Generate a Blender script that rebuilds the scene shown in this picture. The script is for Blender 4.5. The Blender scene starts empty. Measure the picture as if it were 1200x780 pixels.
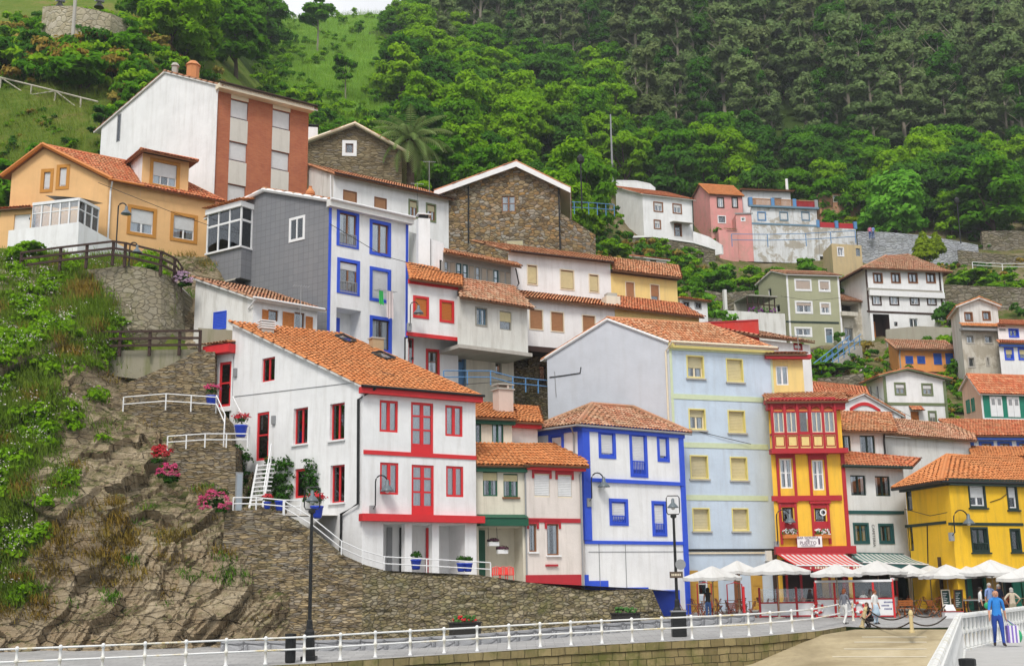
import bpy,bmesh,math,random
import numpy as np
from mathutils import Vector,Matrix
rnd=random.Random(11)
scene=bpy.context.scene
COL=scene.collection
V=Vector
EYE,FPX=2.6,1400.0
TILT,ROLL=math.atan(300/1400.0),0.015
_ct,_st,_cr,_sr=math.cos(TILT),math.sin(TILT),math.cos(ROLL),math.sin(ROLL)
FWD=V((0,_ct,_st));_U0=V((0,-_st,_ct));_R0=V((1,0,0))
RIGHT=_R0*_cr-_U0*_sr
UP=_R0*_sr+_U0*_cr
CAM=V((0,0,EYE))
def ray(px,py):return FWD+RIGHT*((px-600)/FPX)-UP*((py-390)/FPX)
def at(px,py,d):
 r=ray(px,py);return CAM+r*(d/r.y)
def proj(p):
 q=p-CAM;f=q.dot(FWD)
 return 600+FPX*q.dot(RIGHT)/f,390-FPX*q.dot(UP)/f
def hz(px):return 699-0.015*px
cam_d=bpy.data.cameras.new('camera');cam=bpy.data.objects.new('camera',cam_d);COL.objects.link(cam)
cam_d.sensor_fit='HORIZONTAL';cam_d.sensor_width=36;cam_d.lens=36*FPX/1200
cam_d.clip_start=0.2;cam_d.clip_end=3000
m=Matrix((RIGHT,UP,-FWD)).transposed().to_4x4();m.translation=CAM
cam.matrix_world=m
scene.camera=cam
ORG={}
class MB:
 def __init__(s):s.v=[];s.f=[];s.m=[];s.uv=[];s.mats=[]
 def mi(s,mat):
  if mat not in s.mats:s.mats.append(mat)
  return s.mats.index(mat)
 def face(s,pts,mat,uv=None):
  b=len(s.v);s.v.extend([tuple(p)for p in pts]);s.f.append(tuple(range(b,b+len(pts))))
  s.m.append(s.mi(mat));s.uv.append(uv if uv else[(p[0],p[2])for p in pts])
 def raw(s,verts,faces,mat,uvs=None):
  b=len(s.v);s.v.extend([tuple(p)for p in verts]);k=s.mi(mat)
  for i,f in enumerate(faces):
   s.f.append(tuple(b+j for j in f));s.m.append(k)
   s.uv.append(uvs[i]if uvs else[(verts[j][0]+verts[j][1]*.5,verts[j][2])for j in f])
 def obox(s,o,ex,ey,ez,mat):
  o,ex,ey,ez=V(o),V(ex),V(ey),V(ez)
  p=[o,o+ex,o+ex+ey,o+ey,o+ez,o+ex+ez,o+ex+ey+ez,o+ey+ez]
  if ex.cross(ey).dot(ez)<0:p=[p[i]for i in(3,2,1,0,7,6,5,4)]
  lx,ly,lz=ex.length,ey.length,ez.length
  s.raw(p,[(0,3,2,1),(4,5,6,7),(0,1,5,4),(1,2,6,5),(2,3,7,6),(3,0,4,7)],mat,[[(0,0),(0,ly),(lx,ly),(lx,0)],[(0,0),(lx,0),(lx,ly),(0,ly)],[(0,0),(lx,0),(lx,lz),(0,lz)],[(0,0),(ly,0),(ly,lz),(0,lz)],[(lx,0),(0,0),(0,lz),(lx,lz)],[(ly,0),(0,0),(0,lz),(ly,lz)]])
 def box(s,c,sx,sy,sz,mat,yaw=0):
  ca,sa=math.cos(yaw),math.sin(yaw);ex=V((ca,sa,0))*sx;ey=V((-sa,ca,0))*sy
  s.obox(V(c)-ex/2-ey/2,ex,ey,V((0,0,sz)),mat)
 def tube(s,pts,r,mat,n=6,cap=True):
  pts=[V(p)for p in pts];k=len(pts);rs=r if isinstance(r,(list,tuple))else[r]*k
  vs=[];fs=[]
  for i,p in enumerate(pts):
   t=(pts[min(i+1,k-1)]-pts[max(i-1,0)]).normalized()
   a=V((0,0,1))if abs(t.z)<.9 else V((1,0,0))
   u=t.cross(a).normalized();w=t.cross(u)
   for j in range(n):
    g=2*math.pi*j/n;vs.append(p+(u*math.cos(g)+w*math.sin(g))*rs[i])
  for i in range(k-1):
   for j in range(n):
    a,b=i*n+j,i*n+(j+1)%n;fs.append((a,a+n,b+n,b))
  if cap:fs.append(tuple(range(n)));fs.append(tuple(range((k-1)*n+n-1,(k-1)*n-1,-1)))
  s.raw(vs,fs,mat)
 def lathe(s,c,prof,mat,n=12,ax=None):
  c=V(c);vs=[];fs=[];k=len(prof)
  for r,z in prof:
   for j in range(n):
    g=2*math.pi*j/n;vs.append(c+V((r*math.cos(g),r*math.sin(g),z)))
  for i in range(k-1):
   for j in range(n):
    a,b=i*n+j,i*n+(j+1)%n;fs.append((a,b,b+n,a+n))
  fs.append(tuple(range(n-1,-1,-1)));fs.append(tuple(range((k-1)*n,k*n)))
  s.raw(vs,fs,mat)
 def ball(s,c,rx,ry,rz,mat,nu=10,nv=6):
  pr=[(math.sin(math.pi*i/nv),-math.cos(math.pi*i/nv))for i in range(nv+1)]
  pr[0]=(.02,-1);pr[-1]=(.02,1);c=V(c);vs=[];fs=[]
  for r,z in pr:
   for j in range(nu):
    g=2*math.pi*j/nu;vs.append(c+V((r*math.cos(g)*rx,r*math.sin(g)*ry,z*rz)))
  for i in range(nv):
   for j in range(nu):
    a,b=i*nu+j,i*nu+(j+1)%nu;fs.append((a,b,b+nu,a+nu))
  s.raw(vs,fs,mat)
 def build(s,name,parent=None,smooth=False,org=None):
  if not s.f:return None
  me=bpy.data.meshes.new(name)
  if parent is not None:org=ORG[parent.name]
  elif org is None:org=V((0,0,0))
  arr=np.array(s.v,dtype=np.float64)-np.array(org)
  me.from_pydata(arr.tolist(),[],s.f)
  for mt in s.mats:me.materials.append(mt)
  me.polygons.foreach_set('material_index',s.m)
  uvl=me.uv_layers.new(name='UVMap')
  flat=[c for f in s.uv for p in f for c in p]
  uvl.data.foreach_set('uv',flat)
  if smooth:me.polygons.foreach_set('use_smooth',[True]*len(s.f))
  me.update()
  o=bpy.data.objects.new(name,me);COL.objects.link(o)
  if parent is not None:o.parent=parent
  else:o.location=org
  ORG[o.name]=V(org)
  return o
def thing(name,label,cat,loc,group=None):
 o=bpy.data.objects.new(name,None);COL.objects.link(o);o.location=loc
 o.empty_display_size=.2
 ORG[o.name]=V(loc);o['label']=label;o['category']=cat;o['kind']='thing'
 if group:o['group']=group
 return o
def tag(o,label,cat,group=None):
 o['label']=label;o['category']=cat;o['kind']='thing'
 if group:o['group']=group
 return o
def kind(o,k):
 o['kind']=k;return o
def dup(root,loc,rotz=0,label=None,scale=None):
 r=root.copy();COL.objects.link(r);r.location=loc;r.rotation_euler=(0,0,rotz)
 if scale:r.scale=scale if hasattr(scale,'__len__')else(scale,)*3
 if label:r['label']=label
 ORG[r.name]=V(loc)
 for ch in list(root.children):
  c=ch.copy();COL.objects.link(c);c.parent=r
  for g in list(ch.children):
   d=g.copy();COL.objects.link(d);d.parent=c
 return r
def _h(ix,iy,iz,seed):
 n=(ix.astype(np.int64)*374761393+iy.astype(np.int64)*668265263+iz.astype(np.int64)*2147483647+seed*1274126177)&0xffffffff
 n=((n^(n>>13))*1274126177)&0xffffffff
 n=((n^(n>>16))*2246822519)&0xffffffff
 return((n^(n>>15))&0xffff)/65535.0
def vnoise(x,y,z=0.0,seed=0):
 x=np.asarray(x,float);y=np.asarray(y,float)+0*x;z=np.asarray(z,float)+0*x
 ix,iy,iz=np.floor(x),np.floor(y),np.floor(z);fx,fy,fz=x-ix,y-iy,z-iz
 fx,fy,fz=[q*q*(3-2*q)for q in(fx,fy,fz)]
 r=0
 for dx in(0,1):
  for dy in(0,1):
   for dz in(0,1):
    r=r+_h(ix+dx,iy+dy,iz+dz,seed)*(fx if dx else 1-fx)*(fy if dy else 1-fy)*(fz if dz else 1-fz)
 return r
def fbm(x,y,z=0.0,o=4,seed=0):
 r=0;a=.5;t=0
 for i in range(o):
  r=r+a*vnoise(np.asarray(x)*2**i,np.asarray(y)*2**i,np.asarray(z)*2**i,seed+i);t+=a;a*=.5
 return r/t
class NT:
 def __init__(s,name):
  s.mat=bpy.data.materials.new(name);s.mat.use_nodes=True;s.t=s.mat.node_tree;s.t.nodes.clear()
  s.out=s.n('ShaderNodeOutputMaterial')
 def n(s,typ,**kw):
  nd=s.t.nodes.new(typ)
  for k,v in kw.items():setattr(nd,k,v)
  return nd
 def l(s,a,b):s.t.links.new(a,b)
 def coord(s,which='UV',scale=(1,1,1),rot=(0,0,0)):
  tc=s.n('ShaderNodeTexCoord');mp=s.n('ShaderNodeMapping')
  mp.inputs['Scale'].default_value=scale;mp.inputs['Rotation'].default_value=rot
  s.l(tc.outputs[which],mp.inputs[0]);return mp.outputs[0]
 def noise(s,co,scale=1,detail=4,rough=.6,dist=0):
  nd=s.n('ShaderNodeTexNoise');nd.inputs['Scale'].default_value=scale;nd.inputs['Detail'].default_value=detail
  nd.inputs['Roughness'].default_value=rough;nd.inputs['Distortion'].default_value=dist
  s.l(co,nd.inputs['Vector']);return nd.outputs['Fac']
 def ramp(s,fac,stops,interp='LINEAR'):
  nd=s.n('ShaderNodeValToRGB');nd.color_ramp.interpolation=interp;e=nd.color_ramp.elements
  while len(e)<len(stops):e.new(.5)
  for i,(p,c)in enumerate(stops):
   e[i].position=p;e[i].color=(c,c,c,1)if isinstance(c,(int,float))else(*c,1)
  s.l(fac,nd.inputs[0]);return nd.outputs[0]
 def mix(s,fac,a,b,mode='MIX'):
  nd=s.n('ShaderNodeMix',data_type='RGBA',blend_type=mode)
  for sock,v in((nd.inputs[0],fac),(nd.inputs[6],a),(nd.inputs[7],b)):
   if hasattr(v,'is_output'):s.l(v,sock)
   elif isinstance(v,(int,float)):sock.default_value=v
   else:sock.default_value=(*v,1)
  return nd.outputs[2]
 def math(s,op,a,b=0.0):
  nd=s.n('ShaderNodeMath',operation=op)
  for sock,v in((nd.inputs[0],a),(nd.inputs[1],b)):
   if hasattr(v,'is_output'):s.l(v,sock)
   else:sock.default_value=v
  return nd.outputs[0]
 def bump(s,h,st=.3,dist=.05):
  nd=s.n('ShaderNodeBump');nd.inputs['Strength'].default_value=st;nd.inputs['Distance'].default_value=dist
  s.l(h,nd.inputs['Height']);return nd.outputs[0]
 def done(s,col,rough=.8,normal=None,spec=.3,metal=0):
  p=s.n('ShaderNodeBsdfPrincipled');p.inputs['Specular IOR Level'].default_value=spec;p.inputs['Metallic'].default_value=metal
  if hasattr(rough,'is_output'):s.l(rough,p.inputs['Roughness'])
  else:p.inputs['Roughness'].default_value=rough
  if hasattr(col,'is_output'):s.l(col,p.inputs['Base Color'])
  else:p.inputs['Base Color'].default_value=(*col,1)
  if normal:s.l(normal,p.inputs['Normal'])
  s.l(p.outputs[0],s.out.inputs[0]);s.p=p
  return s.mat
def srgb(r,g,b):
 return tuple(((c/255)/12.92 if c/255<=.04045 else((c/255+.055)/1.055)**2.4)for c in(r,g,b))
def mulc(c,k):return tuple(min(1,x*k)for x in c)
_mc={}
def plaster(name,col,dirt=.35,dcol=(.28,.25,.2),peel=0):
 if name in _mc:return _mc[name]
 t=NT(name);co=t.coord('UV');c1=t.noise(co,.6,5,.65);c2=t.noise(t.coord('UV',(2.2,.22,1)),1.0,4,.7)
 c3=t.noise(co,7,5,.7)
 base=t.mix(t.ramp(c1,[(.3,0.0),(.75,1.0)]),mulc(col,.9),mulc(col,1.06))
 base=t.mix(t.math('MULTIPLY',t.ramp(c2,[(.48,0.0),(.75,1.0)]),dirt),base,dcol)
 base=t.mix(t.math('MULTIPLY',t.ramp(c3,[(.6,0.0),(.85,1.0)]),dirt*.6),base,dcol)
 if peel:
  pn=t.noise(co,.55,8,.72,.4)
  base=t.mix(t.ramp(pn,[(.5,0.0),(.56,peel)]),base,t.mix(c3,(.25,.22,.17),(.42,.37,.28)))
 bp=t.bump(t.math('ADD',c3,t.math('MULTIPLY',c1,1.5)),.3,.03)
 _mc[name]=t.done(base,.88,bp,.2);return _mc[name]
def paint(name,col,rough=.55,var=.12,metal=0):
 if name in _mc:return _mc[name]
 t=NT(name);c=t.noise(t.coord('Object'),3.5,5,.7)
 base=t.mix(c,mulc(col,1-var*1.6),mulc(col,1+var))
 _mc[name]=t.done(base,rough,t.bump(c,.1,.01),.35,metal);return _mc[name]
def tile_mat(name,a,b,c,lich=.3,lcol=(.22,.19,.1)):
 t=NT(name);tc=t.n('ShaderNodeTexCoord');wn=t.n('ShaderNodeTexWhiteNoise',noise_dimensions='2D')
 t.l(tc.outputs['UV'],wn.inputs['Vector'])
 base=t.ramp(wn.outputs['Value'],[(0,a),(.35,b),(.7,c),(1,mulc(b,.72))])
 g=t.noise(t.coord('Object'),.45,6,.7);g2=t.noise(t.coord('Object'),9,4,.7)
 base=t.mix(t.math('MULTIPLY',t.ramp(g,[(.42,0.0),(.7,1.0)]),lich),base,lcol)
 base=t.mix(t.math('MULTIPLY',t.ramp(g2,[(.55,0.0),(.75,1.0)]),.22),base,mulc(a,.55))
 return t.done(base,.85,t.bump(g2,.25,.02),.2)
def stone_mat(name,cols,sx=1.7,sy=4.6,mortar=(.16,.14,.11),edge=.07,moss=0,mosscol=(.1,.11,.03),rot=0,coordn='UV',light=0):
 t=NT(name);raw=t.coord(coordn,(sx,sy,sx),(0,0,rot))
 wob=t.n('ShaderNodeTexNoise');wob.inputs['Scale'].default_value=.9;wob.inputs['Detail'].default_value=3;t.l(raw,wob.inputs['Vector'])
 add=t.n('ShaderNodeMix',data_type='RGBA',blend_type='LINEAR_LIGHT');add.inputs[0].default_value=.22
 t.l(raw,add.inputs[6]);t.l(wob.outputs['Color'],add.inputs[7]);co=add.outputs[2]
 v1=t.n('ShaderNodeTexVoronoi',feature='F1');v1 .inputs['Scale'].default_value=1;v1 .inputs['Randomness'].default_value=.85;t.l(co,v1 .inputs['Vector'])
 v2=t.n('ShaderNodeTexVoronoi',feature='DISTANCE_TO_EDGE');v2 .inputs['Scale'].default_value=1;v2 .inputs['Randomness'].default_value=.85;t.l(co,v2 .inputs['Vector'])
 sep=t.n('ShaderNodeSeparateColor');t.l(v1 .outputs['Color'],sep.inputs[0])
 n=len(cols);base=t.ramp(sep.outputs[0],[(i/max(1,n-1),c)for i,c in enumerate(cols)])
 fine=t.noise(t.coord(coordn),9,6,.75);big=t.noise(t.coord(coordn),.35,5,.65)
 base=t.mix(fine,base,t.mix(.5,base,mortar),'MIX')
 base=t.mix(t.math('MULTIPLY',t.ramp(big,[(.35,0.0),(.75,1.0)]),.4),base,mulc(cols[0],.7))
 e=t.ramp(v2 .outputs['Distance'],[(0,1.0),(edge,0.0)])
 base=t.mix(t.math('MULTIPLY',e,.85),base,mortar)
 if moss:
  mn=t.noise(t.coord(coordn),.8,7,.75,.3)
  base=t.mix(t.ramp(mn,[(.5,0.0),(.68,moss)]),base,mosscol)
 h=t.math('ADD',t.math('MULTIPLY',t.ramp(v2 .outputs['Distance'],[(0,0.0),(edge*2.4,1.0)]),1.0),t.math('MULTIPLY',fine,.45))
 h=t.math('ADD',h,t.math('MULTIPLY',sep.outputs[1],.6))
 return t.done(base,.92,t.bump(h,.9,.07),.15)
def leaf_mat(name,dark,light,pale,trans=.35):
 t=NT(name);oi=t.n('ShaderNodeObjectInfo');tc=t.n('ShaderNodeTexCoord')
 wn=t.n('ShaderNodeTexWhiteNoise',noise_dimensions='2D');t.l(tc.outputs['UV'],wn.inputs['Vector'])
 g=t.noise(tc.outputs['Object'],.8,3,.6)
 c=t.mix(wn.outputs['Value'],dark,light)
 c=t.mix(t.ramp(g,[(.4,0.0),(.7,.6)]),c,pale)
 c=t.mix(t.math('MULTIPLY',oi.outputs['Random'],.55),c,t.mix(oi.outputs['Random'],mulc(dark,.8),mulc(pale,.9)))
 d=t.n('ShaderNodeBsdfDiffuse');tr=t.n('ShaderNodeBsdfTranslucent');mx=t.n('ShaderNodeMixShader');mx.inputs[0].default_value=trans
 t.l(c,d.inputs[0]);t.l(c,tr.inputs[0]);t.l(d.outputs[0],mx.inputs[1]);t.l(tr.outputs[0],mx.inputs[2]);t.l(mx.outputs[0],t.out.inputs[0])
 return t.mat
def glass_mat():
 t=NT('window_glass');g=t.n('ShaderNodeBsdfGlossy');g.inputs['Roughness'].default_value=.02;g.inputs[0].default_value=(.9,.95,1,1)
 tr=t.n('ShaderNodeBsdfTransparent');tr.inputs[0].default_value=(.93,.95,.96,1)
 fr=t.n('ShaderNodeFresnel');fr.inputs[0].default_value=1.5
 bp=t.bump(t.noise(t.coord('Object'),1.2,2,.5),.05,.05);t.l(bp,g.inputs['Normal'])
 mx=t.n('ShaderNodeMixShader');t.l(t.math('ADD',t.math('MULTIPLY',fr.outputs[0],1.3),.06),mx.inputs[0]);t.l(tr.outputs[0],mx.inputs[1]);t.l(g.outputs[0],mx.inputs[2])
 t.l(mx.outputs[0],t.out.inputs[0]);return t.mat
GLASS=glass_mat()
WHITE=plaster('white_plaster',(.80,.81,.82),.24)
WHITE_OLD=plaster('weathered_white_plaster',(.70,.70,.68),.6)
WHITE_PEEL=plaster('peeling_white_plaster',(.66,.68,.70),.7,peel=.8)
CREAM=plaster('cream_plaster',(.70,.66,.55),.4)
BLUEGREY=plaster('pale_blue_plaster',(.54,.64,.76),.4,(.35,.38,.42))
GREYSIDE=plaster('grey_white_plaster',(.55,.58,.64),.14)
YELLOW=plaster('strong_yellow_plaster',(.82,.50,.03),.5,(.35,.22,.05))
YELLOW2=plaster('golden_yellow_plaster',(.86,.52,.06),.45,(.4,.25,.08))
PALEYEL=plaster('pale_yellow_plaster',(.78,.60,.24),.3)
ORANGEBEIGE=plaster('orange_beige_plaster',(.76,.47,.22),.25,(.45,.28,.15))
ORANGE=plaster('orange_plaster',(.78,.33,.10),.35)
PINK=plaster('pink_plaster',(.70,.32,.30),.4,(.4,.3,.24),.25)
SALMON=plaster('salmon_plaster',(.72,.48,.36),.35)
GREENGREY=plaster('olive_grey_plaster',(.38,.39,.26),.25)
GREYOLD=plaster('stained_grey_plaster',(.58,.55,.48),.8,(.28,.24,.17),.7)
CONCRETE=plaster('concrete_plaster',(.45,.43,.39),.6)
REDWALL=plaster('red_plaster',(.55,.05,.04),.25)
RED=paint('red_paint',(.62,.025,.03));DRED=paint('dark_red_paint',(.42,.02,.03))
BLUE=paint('blue_paint',(.03,.09,.62));BLUE2=paint('deep_blue_paint',(.03,.10,.42));STEELBLUE=paint('steel_blue_paint',(.10,.25,.48));GREYBLUE=paint('grey_blue_paint',(.14,.24,.33))
GREEN=paint('dark_green_paint',(.01,.09,.05));GREENSH=paint('shutter_green_paint',(.01,.20,.13));OLIVE=paint('olive_trim_paint',(.16,.2,.1))
DKGREEN=paint('blackish_green_paint',(.015,.035,.028));TEAL=paint('teal_paint',(.02,.09,.09))
WOOD=paint('brown_wood',(.22,.09,.035));WOODO=paint('orange_wood',(.55,.19,.04));DWOOD=paint('dark_brown_wood',(.045,.022,.016),.7);YWOOD=paint('ochre_wood',(.55,.32,.06))
GREYWOOD=paint('weathered_grey_wood',(.30,.29,.25),.8);TAN=paint('tan_shutter',(.42,.22,.11));BEIGEB=paint('beige_blind',(.60,.54,.36));WHITEB=paint('white_blind',(.72,.73,.74));YBL=paint('yellow_blind',(.68,.60,.36))
WTRIM=paint('white_trim',(.78,.79,.8));YTRIM=paint('yellow_trim',(.74,.65,.24));PGREEN=paint('pale_green_trim',(.58,.66,.45));CREAMTR=paint('cream_trim',(.75,.66,.5))
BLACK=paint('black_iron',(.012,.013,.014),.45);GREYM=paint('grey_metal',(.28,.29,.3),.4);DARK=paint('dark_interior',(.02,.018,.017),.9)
CURT=paint('net_curtain',(.85,.86,.87),.9);BROWNBR=paint('ochre_brick_surround',(.52,.24,.05),.9)
SOFFIT=paint('timber_soffit',(.16,.09,.05),.9);SOFFITW=paint('white_soffit',(.72,.72,.7),.9)
T_OR=tile_mat('orange_roof_tiles',(.50,.17,.055),(.59,.21,.07),(.65,.27,.105),.22)
T_MIX=tile_mat('mixed_clay_roof_tiles',(.34,.11,.05),(.58,.21,.09),(.66,.38,.22),.4)
T_OLD=tile_mat('old_mottled_roof_tiles',(.28,.11,.06),(.50,.20,.11),(.60,.40,.27),.6)
T_RED=tile_mat('red_roof_tiles',(.42,.10,.045),(.57,.165,.07),(.63,.29,.15),.3)
SLATEW=stone_mat('slate_rubble_stone',[(.17,.13,.08),(.35,.26,.14),(.47,.36,.2),(.29,.24,.18),(.56,.44,.26),(.38,.34,.28),(.21,.17,.13)],2.4,11,(.05,.042,.03),.06,.3)
SLATEG=stone_mat('mossy_rubble_stone',[(.17,.14,.08),(.28,.23,.12),(.38,.31,.17),(.23,.19,.14),(.48,.41,.27),(.33,.30,.23)],3.4,7.5,(.04,.036,.025),.07,.55)
RUBBLE=stone_mat('house_rubble_stone',[(.15,.11,.07),(.31,.21,.10),(.44,.32,.16),(.44,.42,.38),(.50,.29,.10),(.2,.17,.14),(.38,.33,.22)],2.6,4.4,(.08,.065,.045),.06)
RUBBLE2=stone_mat('house_slate_stone',[(.16,.13,.08),(.30,.24,.14),(.38,.32,.20),(.22,.2,.17)],1.8,5.5,(.10,.08,.05),.08)
def quay_mat():
 t=NT('quay_block_stone');raw=t.coord('UV');w=t.n('ShaderNodeTexNoise');w.inputs['Scale'].default_value=1.6;w.inputs['Detail'].default_value=4;t.l(raw,w.inputs['Vector'])
 ad=t.n('ShaderNodeMix',data_type='RGBA',blend_type='LINEAR_LIGHT');ad.inputs[0].default_value=.07;t.l(raw,ad.inputs[6]);t.l(w.outputs['Color'],ad.inputs[7])
 b=t.n('ShaderNodeTexBrick');t.l(ad.outputs[2],b.inputs['Vector']);b.inputs['Scale'].default_value=1;b.inputs['Brick Width'].default_value=.62;b.inputs['Row Height'].default_value=.33;b.inputs['Mortar Size'].default_value=.018;b.inputs['Mortar Smooth'].default_value=.4;b.squash=.7;b.squash_frequency=3
 b.inputs['Color1'].default_value=(.24,.19,.09,1);b.inputs['Color2'].default_value=(.42,.34,.17,1);b.inputs['Mortar'].default_value=(.05,.042,.025,1)
 f=t.noise(raw,7,6,.75);m_=t.noise(raw,.7,6,.7);c=t.mix(t.math('MULTIPLY',f,.55),b.outputs['Color'],(.12,.1,.05));c=t.mix(t.ramp(m_,[(.48,0.0),(.65,.75)]),c,(.10,.12,.025));st=t.noise(t.coord('UV',(2.5,.3,1)),1,4,.7);c=t.mix(t.ramp(st,[(.5,0.0),(.75,.5)]),c,(.06,.055,.03))
 return t.done(c,.92,t.bump(t.math('ADD',t.math('MULTIPLY',b.outputs['Fac'],-1.0),t.math('MULTIPLY',f,.5)),.8,.06),.15)
QUAYST=quay_mat()
GARDENST=stone_mat('garden_rubble_stone',[(.16,.14,.10),(.28,.24,.17),(.34,.31,.26),(.2,.17,.11)],1.6,3,(.08,.07,.05),.09,.6)
def brick_mat():
 t=NT('red_brick');b=t.n('ShaderNodeTexBrick');t.l(t.coord('UV'),b.inputs['Vector'])
 b.inputs['Scale'].default_value=1;b.inputs['Brick Width'].default_value=.26;b.inputs['Row Height'].default_value=.075;b.inputs['Mortar Size'].default_value=.012
 b.inputs['Color1'].default_value=(.34,.07,.03,1);b.inputs['Color2'].default_value=(.44,.12,.05,1);b.inputs['Mortar'].default_value=(.32,.18,.12,1)
 n=t.noise(t.coord('UV'),.8,5,.7)
 return t.done(t.mix(t.ramp(n,[(.4,0.0),(.8,.4)]),b.outputs['Color'],(.55,.22,.1)),.85,t.bump(b.outputs['Fac'],-.4,.02),.2)
BRICK=brick_mat()
def slate_tiles():
 t=NT('slate_cladding');b=t.n('ShaderNodeTexBrick');t.l(t.coord('UV'),b.inputs['Vector'])
 b.offset=0
 b.inputs['Scale'].default_value=1;b.inputs['Brick Width'].default_value=.42;b.inputs['Row Height'].default_value=.42;b.inputs['Mortar Size'].default_value=.012
 b.inputs['Color1'].default_value=(.19,.197,.215,1);b.inputs['Color2'].default_value=(.21,.216,.232,1);b.inputs['Mortar'].default_value=(.125,.13,.14,1)
 n=t.noise(t.coord('UV',(1.5,.2,1)),1,5,.7)
 return t.done(t.mix(t.ramp(n,[(.45,0.0),(.8,.4)]),b.outputs['Color'],(.24,.245,.25)),.6,t.bump(b.outputs['Fac'],-.4,.02),.3)
SLATECL=slate_tiles()
def clip_poly(sub,clip):
 out=sub;n=len(clip)
 for i in range(n):
  a,b=clip[i],clip[(i+1)%n];inp=out;out=[]
  if not inp:return[]
  def side(p):return(b[0]-a[0])*(p[1]-a[1])-(b[1]-a[1])*(p[0]-a[0])
  for j in range(len(inp)):
   p,q=inp[j-1],inp[j];sp,sq=side(p),side(q)
   if(sp>=-1e-9)!=(sq>=-1e-9):
    k=sp/(sp-sq);out.append((p[0]+(q[0]-p[0])*k,p[1]+(q[1]-p[1])*k))
   if sq>=-1e-9:out.append(q)
 return out
class Fac:
 def __init__(s,h,A,B,poly=None,mat=None):
  s.h=h;s.o=V((A.x,A.y,0));d=V((B.x-A.x,B.y-A.y,0));s.L=d.length;s.t=d/s.L;s.n=V((s.t.y,-s.t.x,0))
  s.poly=poly;s.mat=mat;s.holes=[]
 def uv(s,px,py):
  r=ray(px,py);k=(s.o-CAM).dot(s.n)/r.dot(s.n);p=CAM+r*k;return(p-s.o).dot(s.t),p.z
 def P(s,u,z,off=0):return s.o+s.t*u+s.n*off+V((0,0,z))
 def rect(s,x0,y0,x1,y1):
  xm,ym=(x0+x1)/2,(y0+y1)/2
  return s.uv(x0,ym)[0],s.uv(xm,y1)[1],s.uv(x1,ym)[0],s.uv(xm,y0)[1]
 def bx(s,mb,u0,z0,u1,z1,o0,o1,mat):
  mb.obox(s.P(u0,z0,o0),s.t*(u1-u0),s.n*(o1-o0),V((0,0,z1-z0)),mat)
 def build(s,mb):
  P=s.poly;us=sorted({round(v,4)for v in[min(p[0]for p in P),max(p[0]for p in P)]+[h[i]for h in s.holes for i in(0,2)]})
  zs=sorted({round(v,4)for v in[min(p[1]for p in P),max(p[1]for p in P)]+[h[i]for h in s.holes for i in(1,3)]})
  for i in range(len(us)-1):
   for j in range(len(zs)-1):
    uc,zc=(us[i]+us[i+1])/2,(zs[j]+zs[j+1])/2
    if any(h[0]<uc<h[2]and h[1]<zc<h[3]for h in s.holes):continue
    c=clip_poly([(us[i],zs[j]),(us[i+1],zs[j]),(us[i+1],zs[j+1]),(us[i],zs[j+1])],P)
    if len(c)>=3:mb.face([s.P(u,z)for u,z in c],s.mat,[(u+s.o.x,z)for u,z in c])
  for u0,z0,u1,z1,dp,mt in s.holes:
   q=[(u0,z0),(u1,z0),(u1,z1),(u0,z1)]
   for k in range(4):
    a,b=q[k],q[(k+1)%4]
    mb.face([s.P(*a),s.P(*b),s.P(*b,-dp),s.P(*a,-dp)],mt,[(0,0),(1,0),(1,dp),(0,dp)])
 def band(s,x0,y0,x1,y1,th,mat,name='band',off=.05,lap=0):
  mb=MB();u0,za=s.uv(x0,y0);u1,zb=s.uv(x1,y1);z=(za+zb)/2
  s.bx(mb,u0-lap,z-th/2,u1+lap,z+th/2,.003,off,mat);return mb.build(name,s.h.root)
 def bandz(s,u0,z0,u1,z1,mat,name='band',off=.05,off0=.003):
  mb=MB();s.bx(mb,u0,z0,u1,z1,off0,off,mat);return mb.build(name,s.h.root)
 def strip(s,x0,y0,x1,y1,mat,name='corner_strip',off=.04):
  u0,z0,u1,z1=s.rect(x0,y0,x1,y1);return s.bandz(u0,z0,u1,z1,mat,name,off)
 def win(s,x0,y0,x1,y1,fm=WTRIM,cols=2,rows=1,sw=0,sm=None,blind=0,bm=None,cur=0,sill=None,rec=.16,name='window',panel=0,fw=.07,rv=None,rail=None,lintel=None,jamb=None,slats=0):
  u0,z0,u1,z1=s.rect(x0,y0,x1,y1);return s.winm(u0,z0,u1,z1,fm,cols,rows,sw,sm,blind,bm,cur,sill,rec,name,panel,fw,rv,rail,lintel,jamb,slats)
 def winm(s,u0,z0,u1,z1,fm=WTRIM,cols=2,rows=1,sw=0,sm=None,blind=0,bm=None,cur=0,sill=None,rec=.16,name='window',panel=0,fw=.07,rv=None,rail=None,lintel=None,jamb=None,slats=0):
  a0,b0,a1,b1=u0+sw,z0+(sw if name!='door' else 0),u1-sw,z1-sw
  s.holes.append((a0,b0,a1,b1,rec+.25,rv or sm or s.mat))
  f=MB();d0,d1=-rec,-rec+.06
  s.bx(f,a0,b0,a0+fw,b1,d0,d1,fm);s.bx(f,a1-fw,b0,a1,b1,d0,d1,fm)
  s.bx(f,a0+fw,b0,a1-fw,b0+fw,d0,d1,fm);s.bx(f,a0+fw,b1-fw,a1-fw,b1,d0,d1,fm)
  W,H=a1-a0,b1-b0;zl=b0+fw+panel*H
  if panel:s.bx(f,a0+fw,b0+fw,a1-fw,zl,d0+.01,d1-.015,fm)
  for i in range(1,cols):
   c=a0+W*i/cols;w=fw*(.75 if cols>1 and i*2==cols else .5);s.bx(f,c-w,zl,c+w,b1-fw,d0+.002,d1-.004,fm)
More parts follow.
